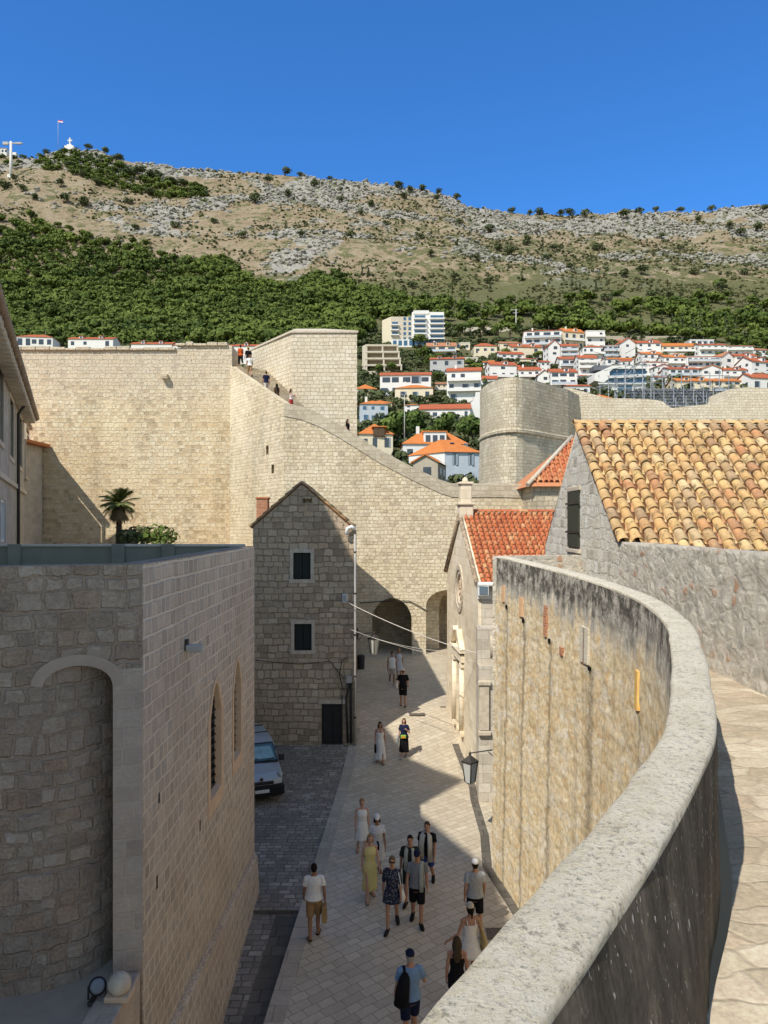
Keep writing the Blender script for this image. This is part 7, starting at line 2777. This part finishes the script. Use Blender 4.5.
carried('sash', 'dark tie sash hanging down the front of the pale shirt dress', 'sash', fg, MB().tube([(.0, -.125, 1.06), (.03, -.15, .96), (.02, -.17, .82)], [(.03, .01), (.025, .01), (.03, .01)], 8, flat=(1, 0, 0)), NV)
fg = person(on_street(370, 899), 1.74, 12, 'person with light brown hair in a long pale yellow dress', True, 'fair', .20, -1, dress=('tank', YE, .26, .20), hair=('bob', BLD), shoes=('sandal', (.05, .04, .03)))
fg = person(on_street(392, 929), 1.82, -5, 'person in sunglasses and a short navy patterned dress', True, 'tan', .26, -1, dress=('long', PRN, .68, .24), hair=('bun', (.16, .12, .06)), shoes=('shoe', (.03, .03, .03)), glasses=True)
carried('shoulder_bag', 'white shoulder bag on the hip of the person in the navy patterned dress', 'bag', fg, MB().loft([(.72, .26, -.02, .05, .12), (.80, .27, -.02, .06, .14), (.95, .25, -.02, .04, .12), (1.0, .23, -.02, .02, .09)], 14), W_, [('strap', MB().tube([(.24, -.08, .98), (.19, -.09, 1.3), (.13, .0, 1.49), (.19, .09, 1.3), (.24, .06, .98)], .012, 6), W_)])
fg = person(on_street(417, 924), 1.86, -2, 'person in a dark cap, grey T-shirt and black shorts walking towards the viewer', False, 'tan', .20, 1, ('tee', GY, .6), ('shorts', BK, .92), hair=('crop', BRH), cap=NV, shoes=('shoe', (.015, .015, .015)))
def towel(z0, z1): return MB().tube([(.10, -.155, z0), (.10, -.165, 1.10), (.10, -.15, 1.30), (.105, -.09, 1.44), (.11, .01, 1.50), (.105, .10, 1.42), (.10, .14, 1.25), (.10, .145, z1)], [(.05, .012)] * 8, 8, flat=(1, 0, 0))
carried('towel', 'pale folded towel over the shoulder of the person in grey T-shirt and black shorts', 'towel', fg, towel(.84, 1.0), TW)
fg = person(on_street(410, 903), 1.80, -6, 'person with dark hair and an olive shirt, partly hidden behind the grey T-shirt', False, 'tan', .2, -1, ('tee', OL, .7), ('shorts', OL, .9), hair=('short', DKH))
g = towel(.9, 1.1)
carried('towel', 'grey-green towel round the neck of the person in the olive shirt', 'towel', fg, MB().tube([(-.10, -.15, .92), (-.10, -.165, 1.2), (-.09, -.12, 1.42), (-.05, .06, 1.50), (.05, .06, 1.50), (.09, -.12, 1.42), (.10, -.165, 1.2), (.10, -.15, .86)], [(.05, .012)] * 8, 8, flat=(1, 0, 0)), TW)
fg = person(on_street(427, 886), 1.80, -16, 'person in a black T-shirt and blue shorts with a long towel round the neck', False, 'tan', .26, -1, ('tee', BK, .6), ('shorts', cloth('royal_blue_cloth', (.03, .07, .24)), .85), hair=('short', BRH), shoes=('shoe', (.02, .02, .02)))
carried('towel', 'wide pale grey towel hanging from the neck over the black T-shirt', 'towel', fg, MB().tube([(-.12, -.15, .80), (-.12, -.165, 1.2), (-.10, -.12, 1.42), (-.05, .06, 1.50), (.05, .06, 1.50), (.10, -.12, 1.42), (.12, -.165, 1.2), (.12, -.15, .74)], [(.075, .014)] * 8, 8, flat=(1, 0, 0)), cloth('pale_grey_towel', (.46, .47, .45)))
fg = person(on_street(475, 934), 1.84, 183, 'person seen from behind in a white cap, light grey T-shirt and dark shorts', False, 'tan', .2, 1, ('tee', LG, .6), ('shorts', BK, .9), hair=('crop', DKH), cap=W_, shoes=('shoe', (.5, .5, .5)))
fg = person(on_street(470, 985), 1.80, 192, 'person seen from behind in a short white strappy sundress and pale cap', True, 'tan', .2, -1, dress=('strap', W_, .66, .27), hair=('pony', DKH), cap=cloth('beige_cap', (.52, .46, .36)), shoes=('sandal', (.5, .5, .5)), arms={1: ((.45, .15, -1), (.75, -.3, -.6)), -1: ((-.35, 0, -1), (-.2, -.2, -1))})
carried('straw_bag', 'straw coloured tote bag hanging beside the white sundress', 'bag', fg, MB().loft([(.74, -.30, .02, .06, .15), (.85, -.31, .02, .07, .16), (1.05, -.29, .02, .05, .13), (1.15, -.26, .01, .03, .09)], 14), cloth('straw', (.50, .36, .16)), [('strap', MB().tube([(-.26, -.06, 1.12), (-.2, -.08, 1.35), (-.15, .0, 1.48), (-.2, .09, 1.35), (-.26, .08, 1.12)], .014, 6), cloth('straw', (.50, .36, .16)))])
fg = person(on_street(457, 1020), 1.70, 176, 'person with long dark hair in a black tank top, half hidden by the coping', True, 'tan', .18, 1, ('tank', BK, 0), ('shorts', BK, .6), hair=('long', (.07, .05, .03)), shoes=('sandal', (.1, .1, .1)))
fg = person(on_street(410, 1046), 1.86, 190, 'person seen from behind in a navy cap, light blue T-shirt and navy shorts', False, 'tan', .22, -1, ('tee', BL, .6), ('shorts', NV, .85), hair=('crop', (.3, .28, .25)), cap=NV, shoes=('shoe', (.3, .3, .3)), arms={-1: ((-.35, -.2, -.9), (.1, -.9, .25))})
carried('backpack', 'black backpack slung on one shoulder of the person in the light blue T-shirt', 'backpack', fg, MB().loft([(.86, .19, .17, .09, .09), (.92, .20, .19, .14, .12), (1.15, .18, .20, .13, .12), (1.35, .14, .17, .10, .09), (1.42, .12, .13, .05, .05)], 16), BK, [('strap', MB().tube([(.12, .14, 1.40), (.12, .02, 1.50), (.13, -.11, 1.42), (.16, -.14, 1.2), (.2, -.05, 1.0), (.2, .08, .95)], [(.025, .008)] * 6, 8, flat=(1, 0, 0)), BK)])
fg = person(on_street(380, 763), 1.72, 6, 'person in a long white dress with dark hair, left of two in the sunlit street', True, 'tan', .2, 1, dress=('strap', W_, .16, .27), hair=('long', DKH), shoes=('sandal', (.4, .3, .2)), vox=.011)
w = fg.wr[-1]
carried('handbag', 'round black bag held by the person in the long white dress', 'bag', fg, MB().tube([(w.x - .03, w.y - .06, w.z - .22), (w.x + .03, w.y - .06, w.z - .22)], .19, 20).tube([(w.x, w.y - .1, w.z - .04), (w.x, w.y - .06, w.z + .02), (w.x, w.y - .02, w.z - .04)], .01, 5), BK)
fg = person(on_street(404, 758), 1.68, -4, 'person in a navy top and long black skirt, right of two in the sunlit street', True, 'fair', .14, -1, ('tee', NV, .6), ('skirt', BK, .28), hair=('long', BRH), shoes=('shoe', (.4, .4, .4)), vox=.011, arms={1: ((.3, -.2, -1), (-.4, -.6, .6))})
carried('waist_bag', 'bright green and yellow bag at the waist of the person in the black skirt', 'bag', fg, MB().bbox((-.02, -.17, .99), (.24, .09, .15), .03), cloth('lime_cloth', (.25, .45, .06)), [('pocket', MB().bbox((-.02, -.22, .97), (.18, .02, .07), .01), cloth('orange_cloth', (.6, .25, .04))), ('strap', MB().tube([(-.12, -.15, 1.02), (-.18, .0, 1.04), (0, .14, 1.04), (.18, 0, 1.04), (.1, -.15, 1.02)], .012, 6), BK)])
carried('tote_bag', 'pale blue tote bag at the right side of the person in the black skirt', 'bag', fg, MB().bbox((-.27, -.02, .78), (.07, .28, .34), .02).tube([(-.27, -.1, .94), (-.25, -.05, 1.08), (-.25, .02, 1.08), (-.27, .07, .94)], .01, 5), cloth('pale_blue_canvas', (.42, .50, .56)))
fg = person(on_street(403, 706), 1.84, 176, 'person in black with a pale hat, standing just outside the gate shadow edge', False, 'tan', .14, 1, ('tee', BK, .7), ('shorts', BK, .95), hair=('crop', BRH), cap=cloth('pale_hat', (.66, .6, .5)), shoes=('sandal', (.2, .12, .08)), vox=.011)
w = fg.wr[-1]
carried('cloth_bag', 'white cloth bag over the shoulder of the person in black and a pale hat', 'bag', fg, MB().loft([(.86, .28, .02, .05, .14), (.98, .29, .02, .06, .16), (1.14, .27, .02, .04, .13), (1.25, .23, .01, .02, .06)], 14), W_)
fg = person(on_street(392, 685), 1.84, 4, 'person in a white sleeveless top and pale shorts walking out of the gateway', False, 'brown', .2, 1, ('vest', W_, 0), ('shorts', cloth('stone_shorts', (.5, .45, .4)), .8), hair=('short', DKH), shoes=('shoe', (.5, .5, .5)), vox=.011)
fg = person(on_street(399, 679), 1.76, 2, 'person in a pale patterned dress right behind the white sleeveless top', True, 'tan', .2, -1, dress=('tank', STP, .5, .24), hair=('bob', BLD), shoes=('sandal', (.3, .2, .15)), vox=.011)

# walkers on the stair of the city wall
def on_wall(px, f=None):
    f = (px - 230) / 54.0
    q = Vector((A.x, 58, 0)).lerp(Vector((B.x, WY, 0)), f) + nrm * .8
    k = min(25, max(0, int(f * 26)))
    return Vector((q.x, q.y, zA + (zB - zA) * (k + 1) / 26 + .2 - 1.6 * (k + 1) / 26))
SU = math.degrees(math.atan2(dvec.x, -dvec.y))
person(on_wall(231), 1.76, SU + 175, 'person in an orange-red jacket highest on the wall stair', True, 'tan', .25, 1, ('tee', cloth('orange_red', (.6, .12, .03)), 1.1), ('shorts', BK, 1.6), hair=('short', DKH), vox=.013)
person(on_wall(233) + nrm * .5, 1.80, SU + 180, 'person in black with a yellow cap near the top of the wall stair', False, 'tan', .25, -1, ('tee', BK, .7), ('shorts', BK, 1.0), hair=('crop', DKH), cap=cloth('yellow_cap', (.6, .5, .08)), vox=.013)
person(on_wall(241), 1.78, SU + 170, 'person in white climbing behind the group on the wall stair', False, 'tan', .25, 1, ('tee', W_, .6), ('shorts', KH, .9), hair=('short', BRH), vox=.013)
person(on_wall(258), 1.78, SU + 178, 'person in a dark T-shirt and pale shorts halfway up the wall stair', False, 'tan', .28, -1, ('tee', NV, .6), ('shorts', cloth('stone_shorts', (.5, .45, .4)), .9), hair=('short', DKH), vox=.013)
person(on_wall(268), 1.70, SU + 182, 'person in dark brown clothes just below the one in pale shorts', True, 'brown', .25, 1, ('tee', cloth('brown_cloth', (.08, .05, .035)), 1.1), ('shorts', cloth('brown_cloth', (.08, .05, .035)), 1.7), hair=('long', DKH), vox=.013)
q = P(291, 410, WY + 1.2)
person(Vector((q.x, WY + 1.3, P(0, 403, WY).z - .5)), 1.68, 70, 'person with long dark hair in a white top resting on the corner of the wall', True, 'fair', .1, 1, ('tank', W_, 0), ('shorts', cloth('red_cloth', (.4, .05, .05)), .8), hair=('long', DKH), vox=.013, arms={1: ((.6, -.5, -.5), (.2, -.9, -.1)), -1: ((-.5, -.4, -.6), (-.1, -.9, .1))})
person(Vector((P(347, 0, WY).x, WY + 1.0, P(0, 429, WY).z - .85)), 1.66, 60, 'person in dark clothes peeping over the sloping wall near the tower foot', True, 'tan', .1, 1, ('tee', BK, .7), ('shorts', BK, 1.5), hair=('long', DKH), vox=.013)

# ------------------------------------------------------------------ van
def van():
    x0, x1, yf = -5.36, -3.58, 27.15
    z = street_z(28) - .03
    t = thing('parked_van', 'blue-grey compact van parked nose out beside the left foreground building', 'van', ((x0 + x1) / 2, 29.2, z))
    paint = NT('van_paint').done((.42, .46, .50), .35, spec=.5, Metallic=.25)
    cx, hw = (x0 + x1) / 2, (x1 - x0) / 2
    t['_turn'] = 1
    t.location = (x1, yf, z)
    # side profile (y from nose, height)
    P_ = [(0.0, .28), (-.04, .55), (.02, .80), (.25, 1.0), (.95, 1.12), (1.75, 1.72), (2.1, 1.80), (4.0, 1.82), (4.15, 1.7), (4.2, .6), (4.15, .28)]
    def taper(y, h): return hw * (1 - .10 * max(0, (h - 1.0) / .8)) * (1 - .13 * max(0, (.75 - y) / .75) ** 1.6)
    g = MB()
    vs = []
    ws = (-1, -.94, -.6, 0, .6, .94, 1)
    for y, h in P_:
        for s in ws:
            q = taper(y, h)
            vs.append((cx + s * q, yf + y + .09 * (abs(s) ** 3) * (1 if y < 1 else 0), z + h - (.035 * s * s if h > 1 else 0) - (.05 if abs(s) == 1 and h > .9 else 0)))
    n = len(ws)
    m = len(P_)
    fs = [(i * n + k, i * n + k + 1, (i + 1) * n + k + 1, (i + 1) * n + k) for i in range(m - 1) for k in range(n - 1)]
    fs += [tuple(i * n for i in range(m)), tuple(i * n + n - 1 for i in range(m))[::-1], tuple(range(n))[::-1] + tuple((m - 1) * n + k for k in range(n))]
    g.add(vs, fs, False)
    me = evaluated(fix_normals(g.mesh('m')), [('BEVEL', dict(width=.05, segments=3, limit_method='ANGLE', angle_limit=.5))])
    obj('body', me, paint, t, smooth=True)
    M['tyre'] = plain('tyre_rubber', (.02, .02, .02), .8, .2, .1)
    def quad(name, ps, mat, parent=t, thick=.02):
        ps = [Vector(p) for p in ps]
        nn = (ps[1] - ps[0]).cross(ps[2] - ps[0]).normalized()
        if nn.y > 0 and abs(nn.y) > .3: nn = -nn
        if nn.z < -.3: nn = -nn
        k = len(ps)
        return obj(name, MB().add([p + nn * .012 for p in ps] + [p - nn * thick for p in ps], [tuple(range(k)), tuple(range(k, 2 * k))[::-1]] + [(i, (i + 1) % k, k + (i + 1) % k, k + i) for i in range(k)]), mat, parent)
    fy = lambda h: .95 + (h - 1.12) / .60 * .80
    M['wind'] = glass_mat('windscreen', (.07, .16, .20))
    a, b = 1.15, 1.68
    quad('windscreen_surround', [(cx - hw * .93, yf + fy(a) - .01, z + a - .02), (cx + hw * .93, yf + fy(a) - .01, z + a - .02), (cx + hw * .84, yf + fy(b), z + b + .01), (cx - hw * .84, yf + fy(b), z + b + .01)], M['iron'])
    ws_ = quad('windscreen', [(cx - hw * .87, yf + fy(a + .05) - .015, z + a + .05), (cx + hw * .87, yf + fy(a + .05) - .015, z + a + .05), (cx + hw * .79, yf + fy(b - .04) - .015, z + b - .03), (cx - hw * .79, yf + fy(b - .04) - .015, z + b - .03)], M['wind'])
    quad('sun_shade', [(cx - hw * .80, yf + fy(a + .10) - .035, z + a + .11), (cx + hw * .78, yf + fy(a + .10) - .035, z + a + .11), (cx + hw * .70, yf + fy(b - .1) - .035, z + b - .09), (cx - hw * .70, yf + fy(b - .1) - .035, z + b - .09)], plain('foil_shade', (.25, .42, .48), .4, .5, .3, 5), ws_)
    for s in (-.42, .25):
        obj('wiper', MB().tube([(cx + s * hw, yf + fy(1.16) - .05, z + 1.19), (cx + (s + .5) * hw, yf + fy(1.26) - .06, z + 1.28)], .012, 5), M['iron'], t)
    obj('bumper', MB().bbox((cx, yf - .02, z + .46), (hw * 1.86, .26, .36), .09), M['tyre'], t)
    obj('grille', MB().bbox((cx, yf - .015, z + .72), (hw * 1.0, .12, .10), .03), M['iron'], t)
    g = MB().tube([(cx, yf - .03, z + .86), (cx, yf - .005, z + .86)], .075, 20)
    eb = obj('emblem', g, M['pipe_light'], t)
    obj('emblem_disc', MB().tube([(cx, yf - .038, z + .86), (cx, yf - .03, z + .86)], .055, 20), plain('emblem_disc', (.05, .03, .035), .4, .5, 0), eb)
    for s in (-1, 1):
        g = MB().ball((cx + s * hw * .80, yf + .22, z + .90), (.10, .13, .11), 3, Matrix.Rotation(s * .3, 3, 'Z') @ Matrix.Rotation(.5, 3, 'X'))
        obj('headlight', g, glass_mat('headlight_glass', (.45, .46, .45)), t)
        g = MB().bbox((cx + s * (hw + .11), yf + 1.25, z + 1.20), (.20, .12, .22), .05).tube([(cx + s * (hw - .08), yf + 1.25, z + 1.14), (cx + s * (hw + .06), yf + 1.25, z + 1.16)], .03, 8)
        obj('mirror', g, M['iron'], t)
        g = MB().box((cx + s * hw * .955 - .012, yf + 1.5, z + 1.12), (cx + s * hw * .955 + .012, yf + 2.4, z + 1.55))
        obj('side_window', g, M['wind'], t)
        for y in (.75, 3.45):
            g = MB().tube([(cx + s * (hw - .2), yf + y, z + .31), (cx + s * (hw + .005), yf + y, z + .31)], .31, 24, smooth=False)
            wl_ = obj('wheel', g, M['tyre'], t)
            obj('rim', MB().tube([(cx + s * (hw + .005), yf + y, z + .31), (cx + s * (hw + .012), yf + y, z + .31)], .2, 18, smooth=False), M['pipe_light'], wl_)
    pl2 = obj('number_plate', MB().bbox((cx, yf - .155, z + .47), (.52, .02, .115), .006), M['whitebox'], t)
    obj('roof_bar', MB().tube([(cx - hw * .8, yf + 2.5, z + 1.88), (cx + hw * .8, yf + 2.5, z + 1.88)], .025, 6).tube([(cx - hw * .8, yf + 3.5, z + 1.88), (cx + hw * .8, yf + 3.5, z + 1.88)], .025, 6), M['iron'], t)
    t.rotation_euler.z = math.radians(20)
    del t['_turn']
    obj('aerial', MB().tube([(cx, yf + 2.2, z + 1.8), (cx, yf + 2.5, z + 2.1)], .008, 5), M['iron'], t)
van()


# ------------------------------------------------------------------ street lanterns and cables
def lantern(label, wall_pt, hang, h):
    """bracket from the wall to the lantern; hang = top of the lantern"""
    t = thing('street_lamp', label, 'street lamp', hang)
    wv, hv = Vector(wall_pt), Vector(hang)
    g = MB().tube([wv, wv.lerp(hv, .5) + Vector((0, 0, .03)), hv + Vector((0, 0, .06)), hv], .022, 6)
    g.tube([wv - Vector((0, 0, .35)), wv.lerp(hv, .35) - Vector((0, 0, .02))], .016, 6)
    d = (hv - wv).normalized()
    obj('bracket', g, M['pipe'], t)
    obj('wall_plate', MB().bbox(wv, (.10, .10, .5), .01), M['pipe'], t)
    w1, w0 = h * .27, h * .17
    x, y, z = hv
    body = obj('lantern', MB().loft([(z - h * .22, x, y, w1 * 1.15, w1 * 1.15), (z - h * .16, x, y, w1 * .9, w1 * .9), (z - h * .04, x, y, w1 * .3, w1 * .3), (z, x, y, .02, .02)], 4, False), M['pipe'], t)
    for k in range(4):
        a0, a1 = k * math.pi / 2, (k + 1) * math.pi / 2
        q = [(x + w1 * math.cos(a0), y + w1 * math.sin(a0), z - h * .22), (x + w1 * math.cos(a1), y + w1 * math.sin(a1), z - h * .22), (x + w0 * math.cos(a1), y + w0 * math.sin(a1), z - h * .94), (x + w0 * math.cos(a0), y + w0 * math.sin(a0), z - h * .94)]
        obj('pane', MB().add(q, [(0, 1, 2, 3)]), M['lampglass'], body)
        obj('frame_bar', MB().tube([q[0], q[3]], .024, 5), M['pipe'], body)
    obj('top_rim', MB().loft([(z - h * .25, x, y, w1 * 1.12, w1 * 1.12), (z - h * .20, x, y, w1 * 1.16, w1 * 1.16)], 4, False), M['pipe'], body)
    obj('finial', MB().loft([(z - .02, x, y, .03, .03), (z + .05, x, y, .045, .045), (z + .12, x, y, .01, .01)], 8), M['pipe'], body)
    obj('base', MB().loft([(z - h, x, y, w0 * .7, w0 * .7), (z - h * .93, x, y, w0 * 1.1, w0 * 1.1)], 4, False), M['pipe_light'], t)


i = on_curve(498, 750)
wp = P(494, 751, 24.2)
lantern('grey lantern on a bracket of the curved wall, over the gutter at right', (wp.x + .15, 24.4, wp.z), P(470, 755, 23.9), .92)
lantern('pale lantern at the right corner of the narrow stone house, beside the gateway', (RX, HY + .9, P(0, 634, HY + .9).z), P(374, 634, HY + .9), .92)


def cable(pts, sag, r, mat, label, n=18):
    out = []
    for a, b in zip(pts, pts[1:]):
        a, b = Vector(a), Vector(b)
        for k in range(n): out.append(a.lerp(b, k / n) - Vector((0, 0, sag * 4 * (k / n) * (1 - k / n))))
    out.append(Vector(pts[-1]))
    return single('cable', MB().tube(out, r, 5), mat, label, 'cable', pts[0])


cable([P(345, 601, HY - .15), P(483, 655, 28.4)], .18, .017, M['cable'], 'thick pale cable slanting from the junction box across the street')
cable([P(256, 594, HY - .1), P(347, 628, HY - .12), P(495, 664, 27.5)], .22, .008, M['cable'], 'thin pale cable crossing the narrow house front and on to the church')
cable([P(347, 628, HY - .15), P(478, 652, 28.3)], .30, .008, M['cable'], 'thinner pale cable sagging below the thick one across the street')
cable([P(360, 603, 49.9), P(409, 601, 49.9), P(428, 612, 49.9)], -.05, .03, M['cable_dark'], 'dark cable running along the wall above the arched gateway')
cable([P(499, 754, 24.0), P(520, 815, 21.8), P(541, 888, 20.0)], .0, .014, M['cable_dark'], 'dark cable slanting down the curved wall from the lantern bracket')
cable([P(255, 660, HY - .05), P(300, 664, HY - .05), P(330, 661, HY - .05), P(344, 678, HY - .05)], .02, .015, M['cable_dark'], 'black cable looped along the narrow stone house below its lower window')
# drain cover and litter bin by the gate
q = on_street(417, 714)
single('drain_cover', MB().bbox((q.x, q.y, q.z + .008), (.75, .55, .016), .004), M['drain'], 'dark square drain cover in the sunlit paving below the gateway', 'drain cover', q)
q = on_street(497, 934)
single('floor_grate', MB().bbox((q.x, q.y, q.z + .012), (.5, .5, .02), .004), M['drain'], 'dark grate in the paving beside the foot of the curved wall', 'grate', q)
q = P(361, 660, 45)
bn = thing('litter_bin', 'small black litter bin at the left foot of the arched gateway', 'bin', (q.x, 45, street_z(45)))
obj('drum', MB().loft([(street_z(45), q.x, 45, .2, .2), (street_z(45) + .75, q.x, 45, .24, .24)], 14, False), M['iron'], bn)
obj('lid', MB().loft([(street_z(45) + .75, q.x, 45, .26, .26), (street_z(45) + .84, q.x, 45, .2, .2)], 14, False), M['iron'], bn)
